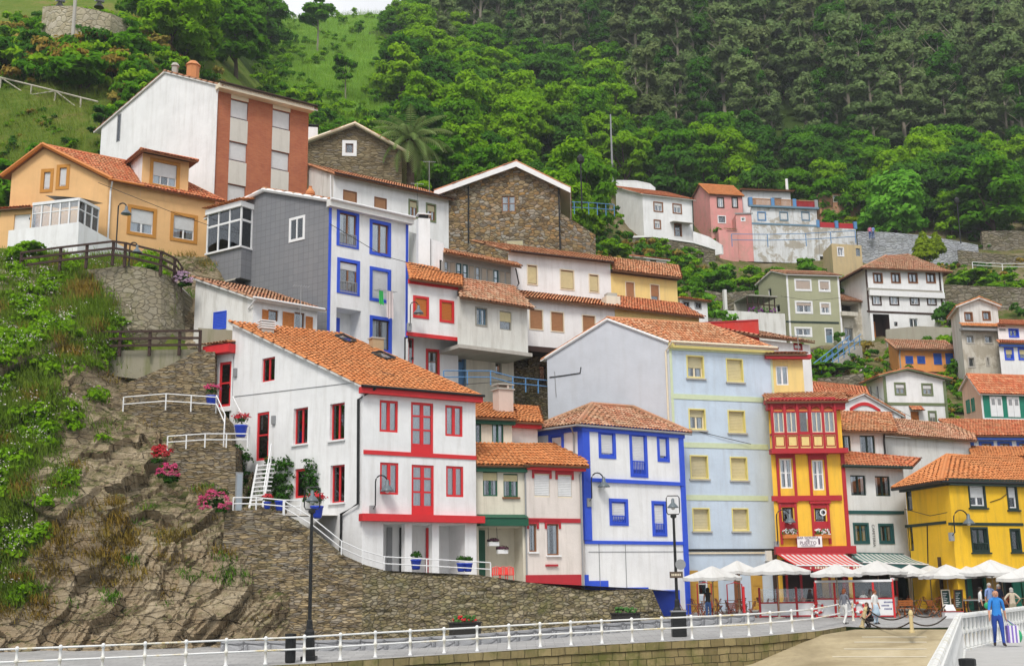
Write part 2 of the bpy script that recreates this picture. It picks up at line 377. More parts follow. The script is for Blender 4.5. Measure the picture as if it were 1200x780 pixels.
  for j in range(1,rows):
   c=zl+(b1-zl)*j/rows;s.bx(f,a0+fw,c-fw*.35,a1-fw,c+fw*.35,d0+.004,d1-.008,fm)
  w=f.build(name,s.h.root)
  g=MB();s.bx(g,a0+fw*.5,zl,a1-fw*.5,b1-fw*.5,d0+.012,d0+.02,GLASS);g.build('pane',w)
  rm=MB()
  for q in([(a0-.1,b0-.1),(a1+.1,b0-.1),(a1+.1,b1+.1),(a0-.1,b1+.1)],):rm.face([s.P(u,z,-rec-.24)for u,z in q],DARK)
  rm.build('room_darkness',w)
  if sm and sw:
   b=MB();o1=.035;bz=u0,z0,u1,z1
   s.bx(b,u0,z0,a0,z1,-.02,o1,sm);s.bx(b,a1,z0,u1,z1,-.02,o1,sm);s.bx(b,a0,b1,a1,z1,-.02,o1+.003,sm)
   if name!='door':s.bx(b,a0,z0,a1,b0,-.02,o1+.006,sm)
   b.build('surround',w)
  if blind:
   b=MB();zb=b1-fw-(b1-b0-2*fw)*blind;k=max(3,int((b1-zb)/.09));hh=(b1-fw-zb)/k
   for i in range(k):
    p=[s.P(a0+.02,zb+hh*i,d1+.006),s.P(a1-.02,zb+hh*i,d1+.006),s.P(a1-.02,zb+hh*i+hh*.82,d1+.03),s.P(a0+.02,zb+hh*i+hh*.82,d1+.03)]
    b.face(p,bm or BEIGEB);b.face([p[3],p[2],s.P(a1-.02,zb+hh*(i+1),d1+.006),s.P(a0+.02,zb+hh*(i+1),d1+.006)],bm or BEIGEB)
   b.build('blind',w)
  if cur:
   b=MB();sides=[(a0+fw,a0+fw+W*cur*.5),(a1-fw-W*cur*.5,a1-fw)]
   for c0,c1 in sides:
    nn=max(4,int((c1-c0)/.06));pr=None
    for i in range(nn+1):
     u=c0+(c1-c0)*i/nn;o=-rec-.03+.014*math.sin(i*2.1+c0*7)
     q=(s.P(u,zl,o),s.P(u,b1-fw,o))
     if pr:b.face([pr[0],q[0],q[1],pr[1]],CURT)
     pr=q
   b.build('curtain',w,True)
  if sill:
   b=MB();s.bx(b,u0-.08,z0-.09,u1+.08,z0-.005,-rec,.11,sill);b.build('sill',w)
  if lintel:
   b=MB();s.bx(b,u0-.12,z1,u1+.12,z1+.22,.004,.05,lintel);s.bx(b,u0-.12,z1-.25,u0,z1,.004,.05,lintel);s.bx(b,u1,z1-.25,u1+.12,z1,.004,.05,lintel);b.build('lintel',w)
  if rail:
   b=MB();hh=(z1-z0)*.34 if name!='door' else 1.0;o=.06
   s.bx(b,a0,z0+hh,a1,z0+hh+.05,.01,o,rail);s.bx(b,a0,z0+.08,a1,z0+.13,.01,o,rail)
   k=max(4,int(W/.11))
   for i in range(k+1):
    c=a0+.02+(W-.04)*i/k;s.bx(b,c-.018,z0+.13,c+.018,z0+hh,.02,o-.01,rail)
   b.build('balustrade',w)
  if name=='door':
   b=MB();s.bx(b,a1-fw*1.6,b0+1.0,a1-fw*.7,b0+1.12,d1,d1+.05,BLACK);b.build('handle',w)
  return w
 def shutter(s,x0,y0,x1,y1,mat,off=.06):
  u0,z0,u1,z1=s.rect(x0,y0,x1,y1);mb=MB();w=.06
  s.bx(mb,u0,z0,u0+w,z1,.01,off,mat);s.bx(mb,u1-w,z0,u1,z1,.01,off,mat);s.bx(mb,u0+w,z0,u1-w,z0+w,.01,off,mat);s.bx(mb,u0+w,z1-w,u1-w,z1,.01,off,mat)
  k=max(4,int((z1-z0)/.1))
  for i in range(k):
   a=z0+w+(z1-z0-2*w)*i/k;h=(z1-z0-2*w)/k
   mb.face([s.P(u0+w,a,.045),s.P(u1-w,a,.045),s.P(u1-w,a+h,.02),s.P(u0+w,a+h,.02)],mat)
  return mb.build('shutter',s.h.root)
def tiles(mb,poly,mat,tw=.22,tl=.38,jit=.016,seed=0):
 r=random.Random(seed);o=poly[0];es=(poly[1]-o).normalized();n=es.cross(poly[-1]-o)
 if n.length<1e-6:n=es.cross(poly[2]-o)
 n.normalize()
 if n.z<0:n=-n
 eu=n.cross(es)
 if eu.z<0:es=-es;eu=-eu;eu=n.cross(es)
 P2=[((p-o).dot(es),(p-o).dot(eu))for p in poly]
 s0,s1=min(p[0]for p in P2),max(p[0]for p in P2);k=max(1,round((s1-s0)/tw));w=(s1-s0)/k
 prof=[(-.5,0),(-.36,.042),(-.14,.07),(.14,.07),(.36,.042),(.5,0)]
 for c in range(k):
  sc=s0+w*(c+.5);ts=[]
  for i in range(len(P2)):
   a,b=P2[i],P2[(i+1)%len(P2)]
   if(a[0]-sc)*(b[0]-sc)<0:ts.append(a[1]+(b[1]-a[1])*(sc-a[0])/(b[0]-a[0]))
  if len(ts)<2:continue
  t0,t1=min(ts),max(ts);j=max(1,round((t1-t0)/tl));hl=(t1-t0)/j
  for q in range(j):
   ta=t0+hl*q;tb=min(ta+hl*1.08,t1);jx=r.uniform(-jit,jit);jz=r.uniform(0,jit)
   vs=[]
   for x,hh in prof:vs.append(o+es*(sc+x*w*.98+jx)+eu*(ta+r.uniform(-.01,.01))+n*(hh+.05+jz))
   for x,hh in prof:vs.append(o+es*(sc+x*w*.9+jx)+eu*tb+n*(hh*.9+.012+jz))
   idu=(c*1.37+seed*.71+.5,q*1.71+.5)
   mb.raw(vs,[(i,i+1,i+7,i+6)for i in range(5)],mat,[[idu]*4]*5)
 return n
def slab(mb,poly,th,top,side=None):
 n=(poly[1]-poly[0]).cross(poly[2]-poly[0]).normalized()
 if n.z<0:poly=poly[::-1];n=-n
 lo=[p-n*th for p in poly];k=len(poly)
 mb.face(poly,top);mb.face(lo[::-1],side or top)
 for i in range(k):mb.face([lo[i],lo[(i+1)%k],poly[(i+1)%k],poly[i]],side or top)
_seed=[0]
class House:
 def __init__(s,name,label,base,cat='house',group=None):
  s.root=thing(name,label,cat,base,group);s.facs=[];s.extra=MB()
 def fac(s,A,B,poly,mat):
  f=Fac(s,A,B,poly,mat);s.facs.append(f);return f
 def prism(s,pl,k,prof,zb,mats):
  """pl: 4 plan corners (counter-clockwise, seen walls first); prof: [(fraction, z)] along edge k"""
  fs=[];z_of={k:prof,(k+2)%4:[(1-f,z)for f,z in prof][::-1],(k+1)%4:[(0,prof[-1][1]),(1,prof[-1][1])],(k+3)%4:[(0,prof[0][1]),(1,prof[0][1])]}
  for i in range(4):
   A,B=pl[i],pl[(i+1)%4];L=V((B.x-A.x,B.y-A.y)).length
   poly=[(0,zb),(L,zb)]+[(f*L,z)for f,z in z_of[i][::-1]]
   fs.append(s.fac(A,B,poly,mats[i]if i<len(mats)else mats[-1]))
  s.pl,s.k,s.prof=pl,k,prof;return fs
 def box(s,pl,zt,zb,mats):return s.prism(pl,0,[(0,zt),(1,zt)],zb,mats)
 def roof(s,tile,oe=.4,og=.25,soffit=SOFFIT,th=.1,name='roof',caps=True,pl=None,k=None,prof=None,tw=.22):
  pl=pl or s.pl;k=s.k if k is None else k;prof=prof or s.prof;mb=MB()
  a,b,c,d=[V((pl[(k+i)%4].x,pl[(k+i)%4].y,0))for i in range(4)]
  ex1=(a-d).normalized();ex2=(b-c).normalized()
  def pt(f,z,near,ext):
   e=(ex1*(1-f)+ex2*f)*ext
   q=a.lerp(b,f)+e if near else d.lerp(c,f)-e
   return V((q.x,q.y,z))
  L=(b-a).length
  for i in range(len(prof)-1):
   (f0,z0),(f1,z1)=prof[i],prof[i+1];sl=(z1-z0)/((f1-f0)*L)
   e0=oe if i==0 else 0;e1=oe if i==len(prof)-2 else 0
   if z0>z1 and i==0 and len(prof)==2:e0=.08
   if z1>z0 and len(prof)==2:e1=.08
   g0,y0=f0-e0/L,z0-sl*e0;g1,y1=f1+e1/L,z1+sl*e1
   lift=.03;y0+=lift+th;y1+=lift+th
   A0,A1,D0,D1=pt(g0,y0,1,og),pt(g1,y1,1,og),pt(g0,y0,0,og),pt(g1,y1,0,og)
   poly=[A0,D0,D1,A1]if y0<y1 else[A1,D1,D0,A0]
   _seed[0]+=1;tiles(mb,poly,tile,tw=tw,seed=_seed[0]);slab(mb,poly,th,tile,soffit)
   if caps and i>0:mb.tube([pt(f0,z0+lift+th+.03,1,og),pt(f0,z0+lift+th+.03,0,og)],.12,tile,8)
   if caps:
    for nr in(1,0):
     p,q=pt(g0,y0+.03,nr,og-.07),pt(g1,y1+.03,nr,og-.07);mb.tube([p,q],.085,tile,6)
  s.roofob=mb.build(name,s.root);return s.roofob
 def hip(s,pl,ze,rz,r0,r1,tile,oe=.45,soffit=SOFFIT,th=.1,name='roof'):
  """r0, r1: ridge ends as (x, y)"""
  mb=MB();c=(pl[0]+pl[1]+pl[2]+pl[3])/4
  E=[]
  for p in pl:
   v=V((p.x-c.x,p.y-c.y,0));q=V((p.x,p.y,0))+v.normalized()*oe*1.3;E.append(V((q.x,q.y,ze-oe*.35+th)))
  R0,R1=V((r0[0],r0[1],rz)),V((r1[0],r1[1],rz))
  for poly in([E[0],E[1],R0],[E[1],E[2],R1,R0],[E[2],E[3],R1],[E[3],E[0],R0,R1]):
   _seed[0]+=1;tiles(mb,poly,tile,seed=_seed[0]);slab(mb,poly,th,tile,soffit)
  for a,b in((E[0],R0),(E[1],R0),(E[2],R1),(E[3],R1),(R0,R1)):
   mb.tube([a+V((0,0,.07)),b+V((0,0,.07))],.11,tile,7)
  s.E=E;s.roofob=mb.build(name,s.root);return s.roofob
 def part(s,name,mb,smooth=False):return mb.build(name,s.root,smooth)
 def gutter(s,A,B,mat=GREYM,r=.07):mb=MB();mb.tube([A,B],r,mat,8);return mb.build('gutter',s.root)
 def pipe(s,pts,mat=GREYM,r=.05):mb=MB();mb.tube(pts,r,mat,7);return mb.build('downpipe',s.root)
 def chimney(s,px,py,d,w=.6,h=1.1,mat=WHITE_OLD,down=1.2,slats=False):
  p=at(px,py,d);mb=MB();mb.box(p-V((0,0,down)),w,w*.8,h+down,mat,.5);mb.box(p+V((0,0,h)),w+.16,w*.8+.16,.07,CONCRETE,.5)
  for i in range(4):mb.box(p+V(((-.5 if i%2 else .5)*w*.6,(-.5 if i<2 else .5)*w*.5,h+.07)),.1,.1,.2,mat,.5)
  mb.box(p+V((0,0,h+.27)),w+.1,w*.8+.1,.06,CONCRETE,.5)
  if slats:
   for i in range(3):mb.box(p+V((0,0,h-.5+i*.15)),w+.08,w*.8+.08,.05,WTRIM,.5)
  par=s.roofob if getattr(s,'roofob',None)else s.root
  return mb.build('chimney',par)
 def done(s):
  mb=MB()
  for f in s.facs:f.build(mb)
  s.wall=mb.build('wall',s.root);return s
def W3(pts):
 """3 pixel corners -> 4 plan corners, hidden one completed"""
 a,b,c=[at(*p)for p in pts];return[a,b,c,a+c-b]
def W2(p,q,depth):
 """two seen corners; the side walls run straight back between the neighbours"""
 a,b=at(*p),at(*q);c=(a+b)/2;n=V((c.x,c.y,0)).normalized();out=[]
 for v in(a,b):
  r=V((v.x,v.y,0)).normalized();out.append(v+r*depth)
 return[a,b,out[1],out[0]]
def zat(px,py,d):return at(px,py,d).z
TD=[54,60,66,72,80,90,100,110,122,127,136,148,165,200,240,280,330]
TP={-500:[560,430,310,290,260,190,110,70,45,35,10,-10,-40,-80,-110,-130,-120],0:[700,440,318,296,265,196,110,58,36,30,14,-10,-40,-80,-110,-130,-120],90:[730,560,328,300,272,195,104,38,28,24,18,-6,-30,-66,-90,-104,-100],160:[740,650,345,306,278,192,118,46,34,28,22,0,-20,-50,-72,-84,-80],240:[740,690,430,380,300,205,160,120,98,88,66,44,22,-8,-20,-26,-10],330:[762,735,700,600,300,225,196,176,158,150,136,118,96,62,36,22,40],450:[762,735,700,600,340,290,240,214,186,176,162,143,112,66,38,16,30],600:[762,735,714,560,430,330,290,272,244,230,208,188,155,100,55,18,30],690:[762,735,716,640,450,350,318,300,280,270,252,222,175,118,62,20,30],760:[762,735,727,720,480,390,356,338,314,306,290,262,205,135,70,22,30],900:[762,735,727,720,640,540,470,438,412,402,332,290,226,140,72,24,30],1050:[762,735,727,720,660,560,500,440,402,394,330,298,232,140,72,24,30],1200:[762,735,727,720,640,540,480,430,348,336,312,290,244,145,74,26,30],1700:[762,735,727,720,640,540,480,430,348,336,312,290,244,145,74,26,30]}
TX=sorted(TP)
TA=np.array([TP[k]for k in TX],float)
def terr_py(px,d):
 px=np.clip(np.asarray(px,float),TX[0],TX[-1]);d=np.clip(np.asarray(d,float),TD[0],TD[-1])
 i=np.clip(np.searchsorted(TX,px)-1,0,len(TX)-2);j=np.clip(np.searchsorted(TD,d)-1,0,len(TD)-2)
 TXa,TDa=np.array(TX,float),np.array(TD,float)
 fx=(px-TXa[i])/(TXa[i+1]-TXa[i]);fd=(d-TDa[j])/(TDa[j+1]-TDa[j]);fx=fx*fx*(3-2*fx)
 return(TA[i,j]*(1-fx)+TA[i+1,j]*fx)*(1-fd)+(TA[i,j+1]*(1-fx)+TA[i+1,j+1]*fx)*fd
def terr(px,d):return at(px,float(terr_py(px,d)),d)
def ground(px,py,d0=56.0):
 """first terrain point seen at that pixel"""
 ds=np.arange(d0,320,.5);ys=terr_py(np.full_like(ds,px),ds);k=np.argmax(ys<=py)
 return at(px,py,float(ds[k]))
def grass_mat(name,stops,bumpst=.8):
 t=NT(name);co=t.coord('Object');a=t.noise(co,.25,6,.7);b=t.noise(co,2.4,6,.75)
 c=t.ramp(t.math('ADD',t.math('MULTIPLY',a,.6),t.math('MULTIPLY',b,.4)),stops)
 return t.done(c,.95,t.bump(b,bumpst,.25),.05)
M_HILL=grass_mat('hillside_grass',[(.3,(.05,.085,.014)),(.45,(.09,.15,.02)),(.55,(.14,.18,.035)),(.64,(.22,.17,.07)),(.75,(.15,.12,.07)),(.85,(.08,.1,.03))])
M_HILLR=grass_mat('hillside_grass_stony',[(.30,(.04,.06,.014)),(.42,(.08,.11,.022)),(.5,(.15,.13,.06)),(.6,(.24,.2,.13)),(.7,(.30,.26,.19)),(.8,(.12,.11,.06))])
M_MEADOW=grass_mat('meadow_grass',[(.3,(.05,.13,.012)),(.45,(.09,.21,.018)),(.56,(.14,.27,.03)),(.66,(.2,.27,.05)),(.8,(.09,.17,.02))],.9)
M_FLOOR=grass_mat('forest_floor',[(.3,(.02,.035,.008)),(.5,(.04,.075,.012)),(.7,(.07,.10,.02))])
def build_terrain():
 pxs=np.concatenate([np.arange(-500,0,25),np.arange(0,1200,8),np.arange(1200,1701,25)]);ds=np.concatenate([np.arange(62,150,1.0),np.arange(150,331,3.0)])
 nx,nd=len(pxs),len(ds);vs=[]
 for d in ds:
  pys=terr_py(pxs,np.full(nx,d))
  for px,py in zip(pxs,pys):vs.append(at(px,py,d))
 arr=np.array([tuple(v)for v in vs]);nz=(fbm(arr[:,0]*.35,arr[:,1]*.35,0,4,3)-.5)*1.0
 arr[:,2]+=nz*np.clip((arr[:,1]-70)/20,0,1)
 base=len(arr);back=arr[-nx:].copy();back[:,1]+=500;back[:,0]*=2.2;back[:,2]=10
 arr=np.vstack([arr,back]);fs=[];ms=[]
 for j in range(nd-1):
  for i in range(nx-1):
   px,d=pxs[i],ds[j];a=j*nx+i;fs.append((a,a+1,a+nx+1,a+nx))
   mm=0
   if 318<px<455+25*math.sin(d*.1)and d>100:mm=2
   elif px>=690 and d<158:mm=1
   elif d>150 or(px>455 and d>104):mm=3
   ms.append(mm)
 for i in range(nx-1):
  a=(nd-1)*nx+i;fs.append((a,a+1,base+i+1,base+i));ms.append(3)
 me=bpy.data.meshes.new('hillside');me.from_pydata(arr.tolist(),[],fs)
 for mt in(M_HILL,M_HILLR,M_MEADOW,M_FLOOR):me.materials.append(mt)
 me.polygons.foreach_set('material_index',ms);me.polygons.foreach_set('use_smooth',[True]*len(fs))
 o=bpy.data.objects.new('hillside',me);COL.objects.link(o);kind(o,'structure')
build_terrain()
def P(y):return 0.048*(max(38,min(y,76))-45)
def on_plaza(px,py):
 lo,hi=20.0,90.0
 for _ in range(50):
  m=(lo+hi)/2;q=at(px,py,m)
  if q.z>P(m):lo=m
  else:hi=m
 return at(px,py,(lo+hi)/2)
EDGE=[on_plaza(-260,812),on_plaza(-60,797),on_plaza(120,789),on_plaza(260,782),on_plaza(362,777),on_plaza(440,771.5),on_plaza(560,764),on_plaza(660,757.5),on_plaza(760,752),on_plaza(880,746),on_plaza(960,738.5),on_plaza(990,733.5)]
SA,SB=on_plaza(990,737),on_plaza(1092,737)
_c=at(860,780,EDGE[9].y-.1)
_nrm=(SB-SA).cross(_c-SA).normalized()
def slip_z(x,y):return SA.z-(_nrm.x*(x-SA.x)+_nrm.y*(y-SA.y))/_nrm.z
def paving(name,a,b,bw,bh,mort=(.16,.155,.15),stain=.4,mw=.012):
 t=NT(name);br=t.n('ShaderNodeTexBrick');co=t.coord('Object');t.l(co,br.inputs['Vector'])
 br.inputs['Scale'].default_value=1;br.inputs['Brick Width'].default_value=bw;br.inputs['Row Height'].default_value=bh;br.inputs['Mortar Size'].default_value=mw
 br.inputs['Color1'].default_value=(*a,1);br.inputs['Color2'].default_value=(*b,1);br.inputs['Mortar'].default_value=(*mort,1)
 n=t.noise(co,.5,7,.7);n2=t.noise(co,8,4,.7)
 c=t.mix(t.math('MULTIPLY',t.ramp(n,[(.4,0.0),(.75,1.0)]),stain),br.outputs['Color'],mulc(a,.6));c=t.mix(t.math('MULTIPLY',n2,.3),c,mulc(b,.7))
 return t.done(c,.8,t.bump(br.outputs['Fac'],-.3,.01),.25)
M_PLAZA=paving('plaza_paving',(.34,.34,.34),(.42,.42,.415),.8,.4,stain=.7)
M_PIER=paving('pier_paving',(.43,.43,.42),(.47,.465,.455),1.2,.6,(.28,.28,.27),.3,.008)
def slip_mat():
 t=NT('slipway_concrete');co=t.coord('Object');n=t.noise(co,.35,7,.7);n2=t.noise(co,5,5,.7)
 n3=t.noise(t.coord('Object',(.25,1.6,1),(0,0,.5)),.8,5,.7,.5)
 c=t.ramp(n,[(.3,(.27,.22,.135)),(.5,(.42,.35,.22)),(.7,(.52,.45,.31))])
 c=t.mix(t.math('MULTIPLY',t.ramp(n3,[(.45,0.0),(.7,1.0)]),.75),c,(.22,.175,.10));c=t.mix(t.math('MULTIPLY',n2,.25),c,(.2,.17,.1))
 return t.done(c,.85,t.bump(n2,.3,.03),.2)
M_SLIP=slip_mat()
def build_plaza():
 mb=MB();n=len(EDGE)
 rear=[V((e.x*1.0+2,90,0))for e in EDGE]
 pts=EDGE+[on_plaza(1010,734.5),on_plaza(1092,735),at(1300,735,58)]
 for i in range(len(pts)-1):
  a,b=pts[i],pts[i+1]
  ys=[0,.15,.3,.5,.75,1.0]
  for j in range(5):
   q=[]
   for p,s in((a,ys[j]),(b,ys[j]),(b,ys[j+1]),(a,ys[j+1])):
    y=p.y+(80-p.y)*s;q.append(V((p.x*(1+.4*s),y,P(y))))
   mb.face(q,M_PLAZA)
 kind(mb.build('plaza'),'structure')
 mb=MB()
 L=[V((e.x,e.y,0))for e in EDGE[::-1]];Rr=[]
 for i,e in enumerate(L):
  k=i/(len(L)-1);Rr.append(V((SB.x+6+(-6-SB.x)*k,SB.y+(6-SB.y)*k,0)))
 for i in range(len(L)-1):
  for j in range(6):
   q=[]
   for ii,jj in((i,j),(i,j+1),(i+1,j+1),(i+1,j)):
    p=L[ii].lerp(Rr[ii],jj/6);p.y=min(p.y,SA.y+(SB.y-SA.y)*(p.x-SA.x)/(SB.x-SA.x))if p.x>SA.x else p.y;q.append(V((p.x,p.y,max(slip_z(p.x,p.y),-6.5))))
   mb.face(q[::-1],M_SLIP)
 kind(mb.build('slipway'),'structure')
 mb=MB();S=1500;mb.face([(-S,-S,-3.4),(S,-S,-3.4),(S,56,-3.4),(-S,56,-3.4)],paint('harbour_water',(.05,.09,.09),.12));kind(mb.build('harbour_water'),'structure')
 mb=MB();mb.face([(-S,54,-4),(S,54,-4),(S,S,-4),(-S,S,-4)],M_HILL);kind(mb.build('ground'),'structure')
build_plaza()
def build_quay():
 mb=MB()
 for i in range(len(EDGE)-1):
  a,b=EDGE[i],EDGE[i+1];u0=sum((EDGE[k+1]-EDGE[k]).length for k in range(i));u1=u0+(b-a).length
  for z0,z1,o,mt in((-6,-.32,0,QUAYST),(-.32,.004,-.06,QUAYST)):
   t=(b-a);t.z=0;t.normalize();nn=V((t.y,-t.x,0))*(-o)
   mb.face([V((a.x,a.y,a.z+z0))+nn,V((b.x,b.y,b.z+z0))+nn,V((b.x,b.y,b.z+z1))+nn,V((a.x,a.y,a.z+z1))+nn],mt,[(u0,z0),(u1,z0),(u1,z1),(u0,z1)])
   if o:mb.face([V((a.x,a.y,a.z+z1))+nn,V((b.x,b.y,b.z+z1))+nn,V((b.x,b.y,b.z+z1))-nn*5,V((a.x,a.y,a.z+z1))-nn*5],CONCRETE)
   if o:mb.face([V((a.x,a.y,a.z+z0))+nn,V((a.x,a.y,a.z+z0)),V((b.x,b.y,b.z+z0)),V((b.x,b.y,b.z+z0))+nn],mt)
 o=mb.build('quay_wall',org=EDGE[5]);tag(o,'mossy stone block quay wall between promenade and slipway','quay wall')
build_quay()
def ground_lines():
 mb=MB();mt=paint('slipway_joint',(.52,.47,.36),.9)
 for py in(746,752,760,769):
  a,b=None,None
  def hit(px):
   lo,hi=10.,70.
   for _ in range(50):
    m_=(lo+hi)/2;q=at(px,py,m_)
    if q.z>slip_z(q.x,q.y):lo=m_
    else:hi=m_
   return at(px,py,lo)
  p0=hit(1010-(py-746)*1.5);p1=hit(1086);w=V((0,.05,0))
  q=[p0-w,p1-w,p1+w,p0+w];mb.face([V((v.x,v.y,slip_z(v.x,v.y)+.012))for v in q],mt)
 kind(mb.build('slipway_joints'),'structure')
ground_lines()
PZ=.70
K1=at(1123,720,35.2);K1 .z=PZ;KA=at(1090,778,12.9);KA.z=PZ;K2=at(1215,712,47);K2 .z=PZ;K0=KA-(K1-KA)*(12.9/22.3)
def build_pier():
 mb=MB();pts=[V((-3.8,-8,PZ)),K0,K1,K2,V((60,62,PZ)),V((60,-8,PZ))]
 off=V((-.35,.1,0));top=[pts[0]+off,K0+off,K1+off,K2+off,pts[4],pts[5]]
 mb.face(top,M_PIER)
 for i in range(4):
  a,b=top[i],top[i+1];mb.face([V((b.x,b.y,-6)),V((a.x,a.y,-6)),a,b],QUAYST)
 kind(mb.build('pier_walkway'),'structure')
build_pier()
def rock_mat():
 t=NT('cliff_rock');co=t.coord('Object');a=t.noise(t.coord('Object',(1,1,1),(0,.95,0)),.45,8,.72,.6)
 st=t.noise(t.coord('Object',(.35,.35,2.6),(.2,1.0,0)),.8,7,.75,.3);f=t.noise(co,6,7,.78)
 c=t.ramp(st,[(.25,(.20,.165,.115)),(.42,(.38,.305,.20)),(.54,(.53,.43,.285)),(.66,(.64,.54,.375)),(.85,(.44,.385,.30))])
 c=t.mix(t.ramp(a,[(.42,0.0),(.62,.55)]),c,(.29,.17,.07));c=t.mix(t.math('MULTIPLY',f,.5),c,t.mix(f,(.08,.07,.055),(.40,.36,.28)))
 vo=t.n('ShaderNodeTexVoronoi',feature='DISTANCE_TO_EDGE');vo.inputs['Scale'].default_value=1;t.l(t.coord('Object',(.55,.55,2.6),(0,.98,0)),vo.inputs['Vector'])
 ck=t.ramp(vo.outputs['Distance'],[(0,1.0),(.03,0.0)]);c=t.mix(t.math('MULTIPLY',t.math('MULTIPLY',ck,t.ramp(a,[(.35,0.0),(.6,1.0)])),.7),c,(.045,.038,.028))
 g=t.n('ShaderNodeNewGeometry');sx=t.n('ShaderNodeSeparateXYZ');t.l(g.outputs['Normal'],sx.inputs[0])
 gr=t.math('MULTIPLY',t.ramp(sx.outputs[2],[(.45,0.0),(.75,1.0)]),t.ramp(a,[(.4,0.0),(.55,1.0)]));c=t.mix(gr,c,(.09,.10,.03))
 return t.done(c,.93,t.bump(t.math('SUBTRACT',t.math('ADD',st,t.math('MULTIPLY',f,.8)),ck),1.0,.16),.12)
M_ROCK=rock_mat()
CPX=[-420,-60,0,50,90,140,190,235,280,330,372,420]
CPY=[800,745,700,640,580,520,470,430,395,360,318,300]
CD=[[49.0,50.0,50.8,51.8,53.0,54.2,55.6,57.0,59.0,61.5,64.5,67],[51.2,51.8,52.4,53.2,54.2,55.4,56.8,58.2,60.0,62.0,65.0,68],[51.5,52.2,52.6,53.2,54.0,55.4,56.8,58.2,60.0,62.0,65.2,68],[51.7,52.4,52.6,53.2,54.4,56.2,57.8,59.0,60.8,62.8,65.8,68.5],[51.6,52.3,52.5,53.4,55.0,57.0,58.4,59.8,61.4,63.4,66.2,69],[52.0,52.5,52.9,54.0,56.0,59.0,62.2,64.4,64.8,65.5,67.5,70],[52.2,52.7,53.0,54.0,56.6,61.2,64.5,65.5,66.0,66.6,68.4,71],[52.4,52.8,53.1,54.4,58.5,63.5,66,67,68.0,70.5,72.5,74],[51.6,51.9,52.3,53.0,61.0,64.5,67,67.5,70.0,73.0,75.5,77],[51.9,52.3,53.2,57.0,60.0,63.0,67.5,69.5,72.0,74.5,77,78],[53.6,54.2,56.0,59.0,62.0,65.0,68.5,71.0,74,76,78,79],[55.0,56.5,58.5,61.5,64.0,66.5,70.5,73,75,77,79,80]]
CDA=np.array(CD)[:,::-1];CPYr=np.array(CPY[::-1],float);CPXa=np.array(CPX,float)
def cliff_d(px,py):
 px=np.clip(np.asarray(px,float),CPXa[0],CPXa[-1]);py=np.clip(np.asarray(py,float),CPYr[0],CPYr[-1])
 i=np.clip(np.searchsorted(CPXa,px)-1,0,len(CPXa)-2);j=np.clip(np.searchsorted(CPYr,py)-1,0,len(CPYr)-2)
 fx=(px-CPXa[i])/(CPXa[i+1]-CPXa[i]);fy=(py-CPYr[j])/(CPYr[j+1]-CPYr[j])
 return(CDA[i,j]*(1-fx)+CDA[i+1,j]*fx)*(1-fy)+(CDA[i,j+1]*(1-fx)+CDA[i+1,j+1]*fx)*fy
CL={}
def build_cliff():
 pxs=np.concatenate([np.arange(-420,-20,10.),np.arange(-20,421,1.6)]);pys=np.arange(800,299,-1.7)
 X,Y=np.meshgrid(pxs,pys);D=cliff_d(X,Y)
 ox,oy,oz=[np.zeros_like(X)for _ in range(3)]
 r0=np.array(FWD)[None,None]+((X-600)/FPX)[...,None]*np.array(RIGHT)-((Y-390)/FPX)[...,None]*np.array(UP)
 pos=np.array(CAM)+r0*(D/r0[...,1])[...,None]
 x,y,z=pos[...,0],pos[...,1],pos[...,2]
 w1=fbm(x*.25,y*.25,z*.25,4,5);s=(x*.84-z*.50)*.62+w1*1.9;along=(x*.50+z*.84)
 def facets(s,al,seed,ts,ta,to):
  a,b=np.floor(s),np.floor(al+_h(np.floor(s),0*s,0*s,seed)*3);fs_,fa=s-a,al+_h(a,0*s,0*s,seed)*3-b
  return(_h(a,b,0*s,seed+1)-.5)*to+(fs_-.5)*(_h(a,b,0*s,seed+2)-.3)*ts+(fa-.5)*(_h(a,b,0*s,seed+3)-.5)*ta
 wz=fbm(x*.9,y*.9,z*.9,3,12)-.5
 h=facets(s*.8+wz*.3,along*.28+wz*.5,1,1.2,1.1,1.15)+facets(s*2.3+wz*.5,along*.75+wz*.6,7,.5,.42,.45)+facets(s*6+wz,along*1.7+wz,13,.2,.15,.18)
 h+=(fbm(x*.35,y*.35,z*.35,4,21)-.5)*1.9+(fbm(x*2.2,y*2.2,z*2.2,4,33)-.5)*.3
 amp=np.clip((800-Y)/60,.3,1)*np.clip((Y-322)/60,.25,1)*np.clip((420-X)/90,.15,1)
 veg=np.clip((150-X+(540-Y)*.25)/80,0,1);amp=amp*(1-.45*veg)
 nrm=np.array([0.15,-.86,.48]);pos=pos+h[...,None]*amp[...,None]*nrm
 ny,nx=X.shape;idx=np.arange(ny*nx).reshape(ny,nx)
 fs=np.stack([idx[:-1,:-1],idx[:-1,1:],idx[1:,1:],idx[1:,:-1]],-1).reshape(-1,4)
 me=bpy.data.meshes.new('cliff');me.from_pydata(pos.reshape(-1,3).tolist(),[],fs.tolist());me.materials.append(M_ROCK)
 me.update();o=bpy.data.objects.new('cliff',me);COL.objects.link(o);kind(o,'structure')
 CL['pos']=pos;CL['X']=X;CL['Y']=Y
build_cliff()
def cliff_pt(px,py):
 j=int(np.argmin(abs(CL['X'][0]-px)));i=int(np.argmin(abs(CL['Y'][:,0]-py)));return V(CL['pos'][i,j])
def lerp2(a,b,k):return V((a.x+(b.x-a.x)*k,a.y+(b.y-a.y)*k,0))
